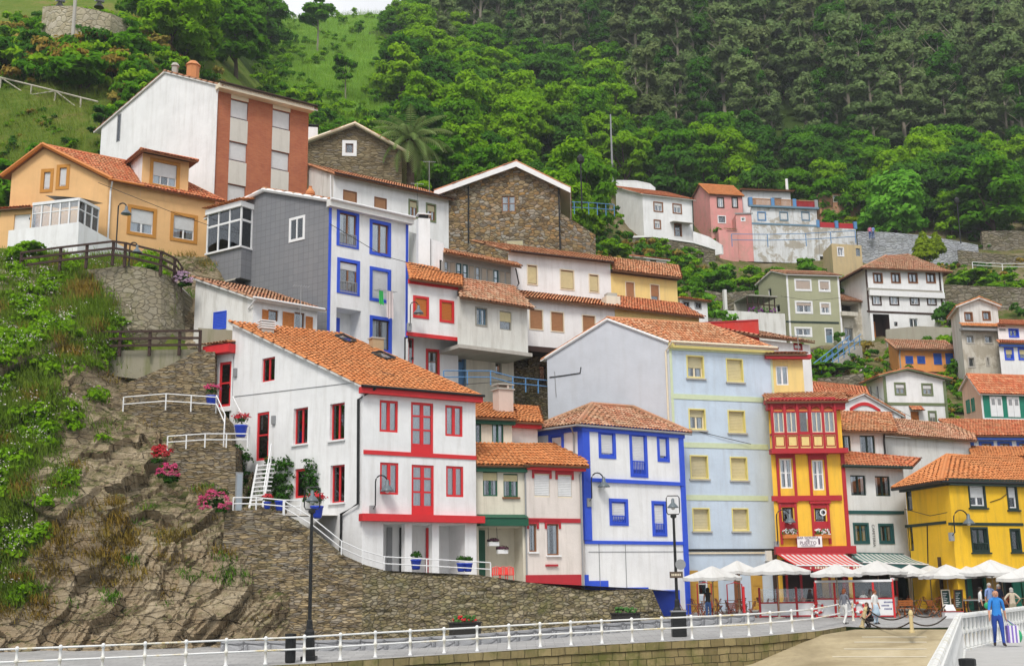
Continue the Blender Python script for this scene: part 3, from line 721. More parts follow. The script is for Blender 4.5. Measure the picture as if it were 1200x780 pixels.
def white_red_house():
 pl=W3([(272,400,63.5),(426,450,57),(557,463,60.4)])
 zt,zc=zat(274,380,63.5),zat(425,454,57)
 h=House('terraced_house','white house with red window frames and long sloping orange tiled roof above the stone wall',V((pl[1].x,pl[1].y,zat(426,680,57))))
 f0,f1,_,_=h.prism(pl,0,[(0,zt),(1,zc)],1.0,[WHITE,WHITE,WHITE,WHITE])
 sill=WTRIM
 f0 .win(306.8,418.9,322,446.5,RED,2,1,cur=.5)
 f0 .win(300.6,482.9,314.8,539,RED,1,2,name='door',fw=.12,rec=.1)
 for a in((343.8,477.7,360.5,519.9),(386.4,472.2,403.7,515),(387,544.5,403.7,588.5)):f0 .win(*a,RED,2,1,cur=.3,sill=sill,rec=.22)
 f0 .win(345,548.7,359.4,583,RED,1,1,fw=.12)
 for y0,y1,a,b,c in((0,0,(444.9,469,466.4,506),(481.6,471.5,507.9,531),(521.8,475,542.2,511)),(1,1,(445.3,541.7,467,579),(482.3,544.5,508.6,603.3),(522.8,545.9,543.2,581.9))):
  f1 .win(*a,RED,2,1,cur=.95,rec=.1,fw=.11);f1 .win(*c,RED,2,1,cur=.95,rec=.1,fw=.11);f1 .win(*b,RED,2,3,cur=.9,rec=.1,panel=.14,fw=.12)
 f1 .band(427,529.5,557,536,.2,RED,lap=.05)
 f1 .band(427,607,557,608,.34,RED,off=.45,lap=.3)
 u0,z0,u1,z1=f1 .rect(449,613.5,545,680);z0=1.6
 f1 .holes.append((u0,z0,u1,z1,1.6,WHITE))
 mb=MB();mb.face([f1 .P(u0,z0,-1.6),f1 .P(u1,z0,-1.6),f1 .P(u1,z1,-1.6),f1 .P(u0,z1,-1.6)],WHITE);h.part('porch_wall',mb)
 for px in(479,511):
  mb=MB();u=f1 .uv(px,640)[0];f1 .bx(mb,u-.19,z0,u+.19,z1,-.4,-.04,WHITE);h.part('porch_column',mb)
 g2=Fac(h,f1 .P(0,0,-1.58),f1 .P(f1 .L,0,-1.58))
 for px0,px1,mt in((453,459,GREYM),(468,471,BLACK),(499,502,RED),(528,533,GREYM)):
  mb=MB();a,b=g2 .uv(px0,640)[0],g2 .uv(px1,640)[0];g2 .bx(mb,a,z0,b,z1-.1,.0,.06,mt);h.part('porch_door',mb)
 h.roof(T_OR,oe=.35,og=.22,soffit=SOFFITW,tw=.27)
 mb=MB();z=zc-.12;f1 .bx(mb,-.25,z-.18,f1 .L+.25,z+.12,.003,.34,RED);h.part('fascia',mb)
 h.gutter(f1 .P(-.3,zc+.02,.42),f1 .P(f1 .L+.3,zc+.02,.42),BLACK)
 p=lambda x,y,o=.12:f1 .P(*f1 .uv(x,y),o)
 q=lambda x,y,o=.12:f0 .P(*f0 .uv(x,y),o)
 h.pipe([p(436,456,.4),p(431,460),q(422,468),q(421.5,590),q(402,602),q(401,650)],BLACK,.07)
 def on_roof(px,py):
  u,_=f0 .uv(px,py);a=V((f0 .o.x,f0 .o.y,zt));n=(f0 .P(f0 .L,zc)-a).cross(f1 .t).normalized();r=ray(px,py);k=(a-CAM).dot(n)/r.dot(n);return CAM+r*k,n
 for q_ in([(392,398),(407,405.5),(416,404),(401,396.5)],[(435,418.5),(452,425.5),(462,424),(445,416.5)]):
  mb=MB();P=[]
  for x,y in q_:
   w,n=on_roof(x,y);n=n if n.z>0 else-n;P.append(w+n*.24)
  c=sum(P,V())/4;mb.face(P,GLASS);mb.face([v-n*.02 for v in P],DARK)
  for i in range(4):mb.tube([P[i],P[(i+1)%4]],.07,BLACK,5)
  mb.build('skylight',h.roofob)
 for x,y,sl in((312,392,True),(441,411,False)):
  w,n=on_roof(x,y);x2,y2=proj(w);mb=MB();mb.box(w-V((0,0,.6)),.68,.5,1.25,CONCRETE if sl else plaster('clay_chimney',(.45,.33,.2),.4),.55)
  if sl:
   for i in range(4):mb.box(w+V((0,0,.3+i*.13)),.82,.62,.06,WTRIM,.55)
  else:mb.box(w+V((0,0,.65)),.8,.6,.08,CONCRETE,.55)
  mb.build('chimney',h.roofob)
 a,b=at(249,430,64.0),at(273,430,63.3);g=Fac(h,a,b);zt2=zat(261,414,63.6)
 g.poly=[(0,zat(260,482,63.6)),(g.L,zat(260,482,63.6)),(g.L,zt2),(0,zt2)];g.mat=WHITE;h.facs.append(g)
 g.win(256.6,424,270.5,476,RED,1,2,name='door',fw=.13,rec=.1)
 mb=MB();g.bx(mb,-.3,zt2-.05,g.L+.1,zt2+.42,-1.5,.5,RED);mb.face([g.P(-.3,zt2+.44,.55),g.P(g.L+.1,zt2+.44,.55),g.P(g.L+.1,zt2+.8,-1.2),g.P(-.3,zt2+.8,-1.2)],T_MIX)
 tiles(mb,[g.P(-.35,zt2+.44,.6),g.P(g.L+.1,zt2+.44,.6),g.P(g.L+.1,zt2+.8,-1.2),g.P(-.35,zt2+.8,-1.2)],T_MIX);h.part('porch_roof',mb)
 mb=MB();f=f0;u,z=f.uv(276.5,437);f.bx(mb,u-.12,z-.2,u+.12,z+.25,.002,.12,GREYM);h.part('wall_lamp_box',mb)
 mb=MB();u,z=f.uv(321.5,492);f.bx(mb,u-.12,z-.22,u+.12,z+.22,.002,.12,GREYM);h.part('wall_lamp_box',mb)
 mb=MB();mb.tube([q(275,464.5,.015),q(420,447.5,.015)],.018,GREYM,4);h.part('cable',mb)
 h.done()
 return h,f0,f1
H1,H1F0,H1F1=white_red_house()
def narrow_houses():
 h=House('terraced_house','narrow cream house with dark green trim squeezed beside the red-windowed white house',at(560,668,60.8))
 a,b=at(558,560,60.9),at(616,560,61.8)
 zr=zat(560,545,60.9);pl=W2((558,560,60.9),(616,560,61.8),6)
 f=h.box(pl,zr+.1,1.2,[CREAM])[0]
 f.win(566,552,583,581,GREEN,2,1,cur=.3,blind=.35,bm=YBL,rec=.12);f.win(590,554.6,607,582,GREEN,2,1,cur=.3,blind=.3,bm=YBL,rec=.12,sill=WOOD)
 pl2=W2((556,505,63.0),(600,508,63.8),5);zu=zat(556,490,63)
 g=h.box(pl2,zu,zr-.5,[CREAM])[0]
 g.win(557,491.6,564,520.7,GREEN,1,1,rec=.1);g.win(576.7,494.7,590,522.8,GREEN,2,1,cur=.6,rec=.1)
 mb=MB();g.bx(mb,-.1,zu-.3,g.L+.1,zu+.05,.003,.3,GREEN);h.part('fascia',mb)
 h.roof(T_OR,oe=.5,og=.15,k=1,prof=[(0,zu),(1,zu+1.9)],pl=[pl2[3],pl2[0],pl2[1],pl2[2]]and[pl2[i]for i in(0,1,2,3)],name='roof')if False else None
 def lean(pl,z0,rise,tile,oe=.5,ex=.1,nm='roof',hh=h):
  a,b,c,d=pl;t=(V((b.x,b.y,0))-V((a.x,a.y,0))).normalized();n=V((t.y,-t.x,0));mb=MB()
  dep=(V((d.x,d.y,0))-V((a.x,a.y,0))).length;sl=rise/dep
  P=[V((a.x,a.y,z0-sl*oe))+n*oe-t*ex,V((b.x,b.y,z0-sl*oe))+n*oe+t*ex,V((c.x,c.y,z0+rise))+t*ex,V((d.x,d.y,z0+rise))-t*ex]
  P=[p+V((0,0,.12))for p in P];nn_=(P[1]-P[0]).cross(P[3]-P[0]);P[2].z=P[0].z-(nn_.x*(P[2].x-P[0].x)+nn_.y*(P[2].y-P[0].y))/nn_.z
  _seed[0]+=1;tiles(mb,P,tile,seed=_seed[0]);slab(mb,P,.1,tile,SOFFIT);o=mb.build(nm,hh.root);hh.roofob=o;return o
 global LEAN;LEAN=lean
 lean(pl2,zu,1.5,T_OR)
 lean([pl[0],pl[1],pl2[1],pl2[0]],zr+.1,zat(575,522,63.2)-zr-.1,T_OR,.45)
 mb=MB();f.bx(mb,-.05,zr-.32,f.L,zr+.1,.003,.3,GREEN);h.part('fascia',mb)
 u0,z0,u1,z1=f.rect(559,607,616,616);mb=MB();f.bx(mb,u0,z0,u1,z1,.003,.45,GREEN);mb.face([f.P(u0,z1+.2,.004),f.P(u1,z1+.2,.004),f.P(u1,z1+.01,.5),f.P(u0,z1+.01,.5)][::-1],GREEN);h.part('canopy',mb)
 u0,z0,u1,z1=f.rect(560,617,614,680);f.holes.append((u0+.05,1.6,u1-.05,z1,1.3,CREAM))
 mb=MB();mb.face([f.P(u0,1.6,-1.3),f.P(u1,1.6,-1.3),f.P(u1,z1,-1.3),f.P(u0,z1,-1.3)],CREAM);h.part('porch_wall',mb)
 k=Fac(h,f.P(0,0,-1.28),f.P(f.L,0,-1.28));mb=MB();a,b=k.uv(559,640)[0],k.uv(568,640)[0];k.bx(mb,a,1.6,b,z1-.1,0,.08,GREEN);h.part('door',mb)
 h.pipe([f.P(f.L-.05,zr,.3),f.P(f.L-.05,zr-.4,.08),f.P(f.L-.05,1.6,.08)],GREYM,.05)
 h.done()
 h=House('terraced_house','narrow pinkish white house with red lintels and dark red base left of the blue-trimmed house',at(650,686,62.5))
 pl=W2((616,570,61.7),(682,570,63.2),6);zr=zat(618,545,61.7)
 PW=plaster('pinkish_white_plaster',(.72,.66,.62),.35)
 f=h.box(pl,zr+.1,1.0,[PW])[0]
 for a in((626,554.6,644,582),(653.5,556,670,583)):f.win(*a,CREAMTR,1,1,blind=1,bm=WHITEB,lintel=DRED,rec=.1)
 f.band(616,609,681,610,.22,DRED,lap=0)
 for a in((620,613.5,629,646),(641,613.5,655,650)):f.win(*a,WOOD,1,1,cur=.5,lintel=DRED,rec=.14,sill=WTRIM)
 u0,z0,u1,z1=f.rect(616,673,681,690);f.bandz(u0,z0-.6,u1,z1,DRED,'base_band',.04)
 f.band(639,662,653,662,.1,DRED,'small_shelf',.12)
 pl2=W2((598,505,64.2),(630,508,65.0),4);zu=zat(600,494,64.2)
 g=h.box(pl2,zu,zr-.5,[PW])[0];mb=MB();g.bx(mb,-.1,zu-.32,g.L+.1,zu+.02,.003,.3,RED);h.part('fascia',mb)
 lean(pl2,zu,1.4,T_OR,hh=h)
 pr=W2((600,520,63.9),(672,526,66.2),4)
 lean([pl[0],pl[1],pr[1],pr[0]],zr+.1,zat(640,524,64.6)-zr-.1,T_OR,.45,.25,hh=h)
 mb=MB();f.bx(mb,-.05,zr-.22,f.L+.1,zr+.08,.003,.3,RED);h.part('fascia',mb)
 h.chimney(589.5,470,65.5,.9,.6,plaster('pink_chimney',(.62,.5,.44),.3),1.6)
 h.pipe([f.P(f.L-.1,zr,.3),f.P(f.L-.12,zr-.4,.07),f.P(f.L-.12,1.0,.07)],GREYM,.05)
 h.done()
narrow_houses()
def white_blue_house():
 pl=W3([(630,502,66),(682,497,64),(799,503,68)])
 h=House('terraced_house','white house with bright blue corner pillars, blue window frames and low hipped roof',V((pl[1].x,pl[1].y,P(64))))
 ze=zat(682,497,64);f0,f1,_,_=h.box(pl,ze,0,[WHITE])
 bw=dict(sw=.17,sm=BLUE,rec=.14)
 f0 .win(643,507,661,532,BLUE,1,1,blind=1,bm=WHITEB,**bw)
 f1 .win(701.3,504,721.4,537,BLUE,1,1,blind=.95,bm=WHITEB,**bw);f1 .win(738,506,758.5,559,BLUE,1,1,blind=.9,bm=WHITEB,rail=BLUE,**bw);f1 .win(770,509,784,541,BLUE,1,1,blind=.9,bm=WHITEB,**bw)
 f1 .win(714,584,736,615.5,BLUE,1,1,blind=.9,bm=WHITEB,rail=BLUE,**bw);f1 .win(764,586.7,781,628,BLUE,1,1,blind=.9,bm=WHITEB,rail=BLUE,**bw)
 L=f1 .L;zd=f1 .uv(740,690)[1];zb3=f1 .uv(740,635.5)[1]
 f1 .band(690,563,797,566,.2,BLUE,off=.12,lap=.2);f1 .bandz(-.05,zb3-.09,L,zb3+.09,BLUE,off=.06)
 f1 .bandz(-.02,zb3+.1,.42,ze-.36,BLUE,'corner_pillar',.09);f0 .bandz(f0 .L-.26,zb3+.1,f0 .L+.09,ze-.36,BLUE,'corner_pillar',.09);f1 .bandz(L-.3,0.4,L+.02,ze-.36,BLUE,'corner_pillar',.09)
 for f in(f0,f1):f.bandz(-.1,ze-.36,f.L+.1,ze+.06,BLUE,'fascia',.12)
 for x0,y0,x1,y1 in((683,673,690,700),(690,680,713,700),(713,688,760,705),(766,691,797,725)):
  u0,z0,u1,z1=f1 .rect(x0,y0,x1,y1);f1 .bandz(u0,0.2,u1-.004,z1,BLUE,'base_band',.03)
 r0,r1=at(694,474,68.5),at(742,477,70.0)
 h.hip(pl,ze,r0 .z,(r0 .x,r0 .y),(r1 .x,r1 .y),T_OLD)
 h.gutter(h.E[0]+V((0,0,-.05)),h.E[1]+V((0,0,-.05)),GREYM,.06);h.gutter(h.E[1]+V((0,0,-.05)),h.E[2]+V((0,0,-.05)),GREYM,.06)
 h.pipe([h.E[1]+V((-.3,.3,-.1)),f0 .P(f0 .L-.5,ze-.5,.12),f0 .P(f0 .L-.5,3,.1)],GREYM,.05)
 mb=MB();q=f1 .uv(690,641);mb.tube([f1 .P(.2,zb3-.5,.02),f1 .P(L-.3,zb3-.45,.02)],.015,GREYM,4);mb.tube([f1 .P(.9,zb3,.02),f1 .P(.9,1.5,.02)],.02,GREYM,4);mb.tube([f1 .P(2.7,zb3,.02),f1 .P(2.7,1.5,.02)],.02,GREYM,4);h.part('cable',mb)
 h.done();return f1
WBF=white_blue_house()
def blue_grey_house():
 pl=W3([(641,421,72.4),(784,402,69.3),(904,408,71.6)])
 h=House('apartment_house','tall pale blue house with yellow window reveals and bare grey gable wall',V((pl[1].x,pl[1].y,P(69))))
 f=Fac(None,pl[0],pl[1]);ul,zl=f.uv(642,420);ur,zr_=f.uv(712,375.5);uc,zc=f.uv(783.5,402)
 f0,f1,_,_=h.prism(pl,0,[(0,zl),(ur/f.L,zr_),(1,zc)],0,[GREYSIDE,BLUEGREY,GREYSIDE,GREYSIDE])
 yb=dict(sw=.07,sm=YTRIM,rec=.24)
 W_=[(804.5,416.4,825,443,.55),(851,420,871,447.6,1),(807,478.7,827,503.7,.35),(853,480.5,873.4,507,1),(808.6,533,830,561,1),(855.7,535,876,562.5,1),(811.4,594.7,832,622,1),(857.8,595,877.5,622,1)]
 for x0,y0,x1,y1,b in W_:f1 .win(x0,y0,x1,y1,CREAMTR,2,1,blind=b,bm=YBL if y0<590 and x0>840 else BEIGEB,cur=.5 if b<1 else 0,sill=CONCRETE,**yb)
 for a,b in((463,469.5),(520,524),(581.5,584.5)):f1 .band(786,a,900,b,.3,PGREEN,off=.035)
 f1 .bandz(-.02,3.6,.14,zc-.3,PGREEN,'corner_strip',.03);f1 .bandz(f1 .L-.14,3.6,f1 .L,zc-.3,PGREEN,'corner_strip',.03)
 f1 .bandz(-.05,zc-.3,f1 .L+.05,zc-.02,YTRIM,'cornice',.22);f1 .bandz(-.05,zc-.4,f1 .L,zc-.3,PGREEN,'cornice',.1)
 f1 .band(802,644,907,644,.12,BLACK,'cable_tray',.1);f1 .band(802,647.5,907,647.5,.1,CREAMTR,'cable_tray',.09)
 h.roof(T_MIX,oe=.4,og=.06,soffit=SOFFITW)
 h.gutter(f1 .P(-.1,zc-.0,.5),f1 .P(f1 .L+.1,zc-.0,.5),CREAMTR,.08)
 h.pipe([f1 .P(0,zc,.4),f0 .P(f0 .L-.2,zc-.5,.09),f0 .P(f0 .L-.2,6,.09)],CREAMTR,.06)
 mb=MB();s=[(0,zl),(ur,zr_)];mb.tube([f0 .P(-.1,zl+.02,.06),f0 .P(ur,zr_+.06,.06),f0 .P(f.L,zc+.05,.06)],.09,WTRIM,6);h.part('verge',mb)
 for x0,x1,mt in((808,818,YWOOD),(829,841,YWOOD),(860,867,WOOD),(880,893,YWOOD)):
  u0,z0,u1,z1=f1 .rect(x0,668,x1,700);mb=MB();f1 .bx(mb,u0,1.0,u1,z1,.003,.06,mt)
  for i in range(3):f1 .bx(mb,u0+.08,1.1+i*.75,u1-.08,1.75+i*.75,.06,.085,mt)
  h.part('door',mb)
 u0,z0,u1,z1=f1 .rect(818,670,829,700);f1 .win(818,672,829,697,WTRIM,1,2,rec=.1)
 mb=MB();p=lambda x,y:f0 .P(*f0 .uv(x,y),.03)
 mb.tube([p(644,442),p(660,440),p(680,437)],.03,BLACK,5);mb.tube([p(680,437),p(681,430)],.03,BLACK,4);mb.tube([p(650,400+35),p(652,465)],.02,GREYM,4);h.part('cable',mb)
 h.done();return f1
BGF=blue_grey_house()
def yellow_red_house():
 h=House('restaurant_house','narrow yellow house with dark red trim and glazed wooden gallery above the striped awning',at(945,710,70))
 pl=W2((899.5,470,70.0),(984,470,70.2),8);zt=zat(940,470,70)
 f=h.box(pl,zt,.6,[YELLOW2])[0];L=f.L
 u0,z0,u1,z1=f.rect(902,470,975.5,508);zp=f.uv(940,526)[1];pr=.55
 f.holes.append((u0+.05,z0+.05,u1-.05,z1-.05,.3,DRED))
 mb=MB();f.bx(mb,u0,zp,u1,z0-.06,.004,pr,PALEYEL);f.bx(mb,u0-.06,z0-.12,u1+.06,z0,.004,pr+.05,DRED);f.bx(mb,u0-.06,z1,u1+.06,z1+.15,.004,pr+.03,DRED)
 n=5;bw=(u1-u0)/n
 for i in range(n+1):f.bx(mb,u0+bw*i-.07,zp,u0+bw*i+.07,z1,pr-.1,pr+.04,DRED)
 G=h.part('gallery',mb)
 zm=z0+(z1-z0)*.62
 for i in range(n):
  a,b=u0+bw*i+.07,u0+bw*(i+1)-.07;w=MB();mt=DRED if i==2 else CREAMTR
  f.bx(w,a,z0,a+.06,zm,pr-.08,pr-.03,mt);f.bx(w,b-.06,z0,b,zm,pr-.08,pr-.03,mt);f.bx(w,a+.06,z0,b-.06,z0+.06,pr-.08,pr-.03,mt);f.bx(w,a,zm,b,zm+.07,pr-.08,pr,DRED)
  c=(a+b)/2;R=(b-a)/2
  if i!=2:f.bx(w,c-.03,z0+.06,c+.03,zm,pr-.08,pr-.035,mt)
  pts=[(c+R*math.cos(t),zm+.07+min(R,z1-zm-.1)*1.0*math.sin(t))for t in[math.pi*k/8 for k in range(9)]]
  w.face([f.P(x,z,pr-.05)for x,z in pts],WOODO)
  w.tube([f.P(x,z,pr-.02)for x,z in pts],.035,DRED,5)
  for s_ in(0,1):
   cx=b if s_==0 else a;seg=pts[:5]if s_==0 else pts[4:]
   w.face([f.P(cx,z1,pr-.06)]+[f.P(x,z,pr-.06)for x,z in(seg[::-1]if s_==0 else seg[::-1])],DRED)
  o=w.build('gallery_window',G)
  g=MB();f.bx(g,a,z0,b,zm,pr-.07,pr-.06,GLASS);
  if i!=2:f.bx(g,a+.03,z0+.03,b-.03,zm,pr-.2,pr-.19,CURT)
  g.build('pane',G)
  t=MB();q=[(a+.05,zp+.12),(b-.05,zp+.12),(b-.05,z0-.2),(a+.05,z0-.2)]
  ring=[f.P(x,z,pr+.012)for x,z in q]
  for k in range(4):t.tube([ring[k],ring[(k+1)%4]],.028,DRED,4)
  t.build('panel_moulding',G)
 f.bandz(-.1,zp-.3,L+.1,zp-.01,DRED,'cornice',.62)
 f.bandz(-.15,zt-.55,L+.15,zt+.02,DRED,'cornice',.5);f.bandz(-.25,zt-.18,L+.25,zt+.06,DRED,'cornice',.68)
 for(a,b)in(((910,531.5,932.7,578),(948,533,969.7,580)),((913,588.6,934.4,630),(951,589.7,972.5,630))):
  for k,q in enumerate((a,b)):
   u0,z0,u1,z1=f.rect(*q);low=a[1]>560
   f.winm(u0+.22,z0+.3,u1-.22,z1-.28,WTRIM if not low else DWOOD,2 if not low else 1,2,cur=.35 if not low else .25,rec=.14,fw=.09)
   mb=MB();f.bx(mb,u0,z0-.35,u0+.15,z1,.003,.09,DRED);f.bx(mb,u1-.15,z0-.35,u1,z1,.003,.09,DRED);f.bx(mb,u0-.08,z1,u1+.08,z1+.13,.003,.16,DRED);f.bx(mb,u0+.15,z1-.26,u1-.15,z1,.003,.05,DRED)
   if low:
    f.bx(mb,u0+.15,z0+.25,u1-.15,z0+.95,.02,.06,DRED)
   h.part('surround',mb)
   if low:
    mb=MB();f.bx(mb,u0+.1,z0-.02,u1-.1,z0+.2,.06,.32,WOODO);o=h.part('flower_box',mb);mb=MB();r=random.Random(k)
    for i in range(70):
     p=f.P(r.uniform(u0+.1,u1-.1),z0+.2+r.uniform(0,.3),r.uniform(.06,.38));mb.ball(p,.05,.05,.045,[WTRIM,WTRIM,paint('leaf_green_paint',(.06,.16,.03))][i%3],5,3)
    kind(mb.build('flowers',o),'stuff')
 f.band(905,583,985,584,.3,DRED,off=.14,lap=.05)
 f.bandz(L-.2,3.2,L+.02,zp-.3,DRED,'corner_strip',.06)
 zc=f.uv(948,644.5)[1];f.bandz(-.15,zc-.22,L+.2,zc+.22,DRED,'cornice',.45)
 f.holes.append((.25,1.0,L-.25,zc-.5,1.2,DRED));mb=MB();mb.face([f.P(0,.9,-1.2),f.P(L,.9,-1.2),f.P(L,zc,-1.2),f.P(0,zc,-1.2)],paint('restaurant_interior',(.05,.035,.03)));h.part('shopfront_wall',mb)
 for k in range(5):
  mb=MB();u=.5+(L-1)*k/4;f.bx(mb,u-.06,1,u+.06,zc-.5,-.1,0,DRED);h.part('shopfront_post',mb)
 mb=MB();f.bx(mb,L*.62,1,L*.8,3.0,-.6,-.5,YWOOD);h.part('shopfront_door',mb)
 pl2=W2((897.5,430,71.6),(941,430,71.8),5);z2=zat(920,417,71.7)
 g=h.box(pl2,z2,zt-1,[PALEYEL])[0];g.win(909.5,428.7,923.7,451,WTRIM,2,1,cur=.8,rec=.1)
 LEAN(pl2,z2,1.0,T_MIX,.5,.15,hh=h);mb=MB();g.bx(mb,-.1,z2-.22,g.L+.45,z2+.02,.003,.42,DRED);h.part('fascia',mb)
 LEAN([pl[0],pl[1],at(984,455,72.2),at(898,455,72)],zt+.03,.7,T_MIX,.75,.3,hh=h)
 u0,z0,u1,z1=f.rect(931.6,628.5,960.4,641);o=MB();f.bx(o,u0,z0,u1,z1,.46,.5,WTRIM);o=h.part('sign_board',o)
 def text(s,u,z,size,mat,fac=f,off=.51,par=o,rot=0,nm='lettering'):
  c=bpy.data.curves.new(nm,'FONT');c.body=s;c.size=size;c.align_x='CENTER';c.align_y='CENTER';c.extrude=.003
  tmp=bpy.data.objects.new(nm,c);COL.objects.link(tmp);dg=bpy.context.evaluated_depsgraph_get();me=bpy.data.meshes.new_from_object(tmp.evaluated_get(dg))
  bpy.data.objects.remove(tmp);mb=MB();ca,sa=math.cos(rot),math.sin(rot)
  vs=[fac.P(u+v.co.x*ca-v.co.y*sa,z+v.co.x*sa+v.co.y*ca,off+v.co.z)for v in me.vertices]
  mb.raw(vs,[tuple(p.vertices)for p in me.polygons],mat);return mb.build(nm,par)
 global TEXT;TEXT=text
 INK=paint('sign_ink',(.10,.05,.09));zc2=(z0+z1)/2;hh=z1-z0;uc=(u0+u1)/2-.1
 text('BAR SIDRERIA',uc,z0+hh*.86,.2,INK);text('DEL',uc,z0+hh*.64,.14,INK);text('PUERTO',uc,z0+hh*.38,.26,INK);text('CUDILLERO',uc,z0+hh*.13,.15,INK)
 mb=MB();f.bx(mb,u1-.22,z0+.15,u1-.12,z1-.12,.5,.506,INK);mb.build('bottle_emblem',o)
 mb=MB();u,z=f.uv(964.5,600);mb.raw([f.P(u+.2*math.cos(t)*k,z+.2*math.sin(t)*k,.02-rec)for rec in(0,)for k in(1,.6)for t in[2*math.pi*i/16 for i in range(16)]],[(i,(i+1)%16,16+(i+1)%16,16+i)for i in range(16)],WTRIM);h.part('round_emblem',mb)
 h.done();return f
YRF=yellow_red_house()
def white_awning_house():
 h=House('restaurant_house','slim white house with dark green band and green striped awning between two yellow houses',at(1020,700,71))
 pl=W2((985,560,70.6),(1059,560,72.2),7);zr=zat(985,546,70.6)
 WG=plaster('cool_white_plaster',(.72,.74,.74),.3)
 f=h.box(pl,zr,.6,[WG])[0]
 for a in((997,556.5,1015,580),(1026,557.5,1043.5,581)):f.win(*a,DKGREEN,2,1,cur=.35,rec=.14)
 for a in((1000,612,1018.5,637),(1029.6,613,1047.6,637)):f.win(*a,TEAL,2,1,sw=.12,sm=TEAL,cur=.4,rec=.1)
 f.band(986,599,1059,601,.2,TEAL,off=.05)
 pl2=W2((980,515,73.4),(1036,515,74.2),5);zu=zat(990,505,73.5);g=h.box(pl2,zu,zr-.5,[WG])[0]
 for a in((982.5,510,997,530),(1008,510,1025.5,531)):g.win(*a,DKGREEN,2,1,cur=.2,rec=.14)
 LEAN(pl2,zu,zat(985,483,78)-zu,T_MIX,.55,.7,hh=h)
 LEAN([pl[0],pl[1],pl2[1]+V((2,0,0)),pl2[0]],zr+.05,zat(1010,531,73.5)-zr,T_RED,.55,.25,hh=h)
 h.gutter(f.P(-.2,zr-.05,.6),f.P(f.L+.2,zr-.05,.6),DKGREEN,.09)
 TEXT('CAFETERIA',*f.uv(1023.5,627),.26,paint('iron_letters',(.12,.13,.14)),f,.03,h.root,-math.pi/2)
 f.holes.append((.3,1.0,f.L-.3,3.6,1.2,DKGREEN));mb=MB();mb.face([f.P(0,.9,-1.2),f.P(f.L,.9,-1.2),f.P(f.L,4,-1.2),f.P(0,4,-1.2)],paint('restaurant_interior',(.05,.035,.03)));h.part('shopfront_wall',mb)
 for k in range(4):
  mb=MB();u=.4+(f.L-.8)*k/3;f.bx(mb,u-.06,1,u+.06,3.6,-.1,0,DKGREEN);h.part('shopfront_post',mb)
 h.pipe([g.P(g.L-.1,zu,.3),g.P(g.L-.05,zu-.5,.08),g.P(g.L-.05,zr,.08)],BLACK,.06)
 h.done()
 h=House('house','blank white house side with a low weathered tile roof behind the green awning house',at(1085,545,80))
 pl=W2((1034,540,77.5),(1139,540,82),6);zl,zr2=zat(1034,503,77.5),zat(1136,518,82)
 h.box(pl,zr2,6,[WHITE_OLD]);LEAN(pl,zr2+.05,zat(1075,497,86)-zr2,T_OLD,.4,.2,hh=h);h.done()
white_awning_house()
def yellow_house():
 h=House('restaurant_house','broad strong yellow house with dark window frames and hipped orange roof at the right',at(1112,700,66))
 pl=W3([(1060,562,70.5),(1111,560,66),(1300,568,70.5)])
 ze=zat(1111,562,66);f0,f1,_,_=h.box(pl,ze,.6,[YELLOW])
 f0 .win(1062,568.5,1068.5,598,DKGREEN,1,1,rec=.1);f0 .win(1064,614,1070,645,DKGREEN,1,1,rec=.1)
 st=dict(sw=.1,sm=DKGREEN,rec=.14,sill=DKGREEN)
 f1 .win(1135,567,1155,594.5,WTRIM,2,1,blind=.6,bm=WHITEB,cur=.3,**st);f1 .win(1180,568.5,1192.5,597,WTRIM,1,1,blind=.5,bm=WHITEB,**st)
 f1 .win(1138,617,1158.4,646.8,DKGREEN,2,1,cur=.5,rail=DKGREEN,**st);f1 .win(1184,618.7,1196.4,646.4,DKGREEN,1,1,cur=.5,**st);f1 .win(1225,569,1243,597,WTRIM,2,1,blind=.4,bm=WHITEB,**st)
 f0 .band(1061,616,1109,612,.16,DKGREEN,off=.04);f1 .band(1111,612,1199,615.5,.16,DKGREEN,off=.04,lap=0)
 for f in(f0,f1):f.bandz(-.2,ze-.3,f.L+.2,ze+.08,DKGREEN,'fascia',.3)
 r0,r1=at(1110,534,73),at(1180,538,76)
 h.hip(pl,ze,r0 .z,(r0 .x,r0 .y),(r1 .x,r1 .y),T_OR,oe=.6)
 h.gutter(h.E[0]+V((0,0,-.03)),h.E[1]+V((0,0,-.03)),BLACK,.09);h.gutter(h.E[1]+V((0,0,-.03)),h.E[2]+V((0,0,-.03)),BLACK,.09)
 for k in range(9):
  mb=MB();u=.6+(f1 .L-1.2)*k/8;f1 .bx(mb,u-.08,.8,u+.08,3.25,-.15,-.02,GREEN if k%2 else DKGREEN);h.part('shopfront_post',mb)
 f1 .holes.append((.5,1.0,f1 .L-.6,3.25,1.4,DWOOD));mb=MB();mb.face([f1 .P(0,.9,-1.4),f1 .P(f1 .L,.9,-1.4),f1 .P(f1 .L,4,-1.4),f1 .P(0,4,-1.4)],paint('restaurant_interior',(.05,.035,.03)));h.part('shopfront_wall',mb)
 for k in range(5):mb=MB();f1 .bx(mb,1+k*1.9,1,1.9+k*1.9,3.1,-1.1,-1.0,YWOOD if k%2 else GREENSH);h.part('shopfront_door',mb)
 mb=MB();mb.tube([f0 .P(*f0 .uv(1087,615),.03),f0 .P(*f0 .uv(1088,660),.03)],.03,BLACK,4);mb.tube([f1 .P(*f1 .uv(1160,588),.03),f1 .P(*f1 .uv(1172,584),.03),f1 .P(*f1 .uv(1180,578),.03)],.02,BLACK,4);h.part('cable',mb)
 h.done();return f1
YF=yellow_house()
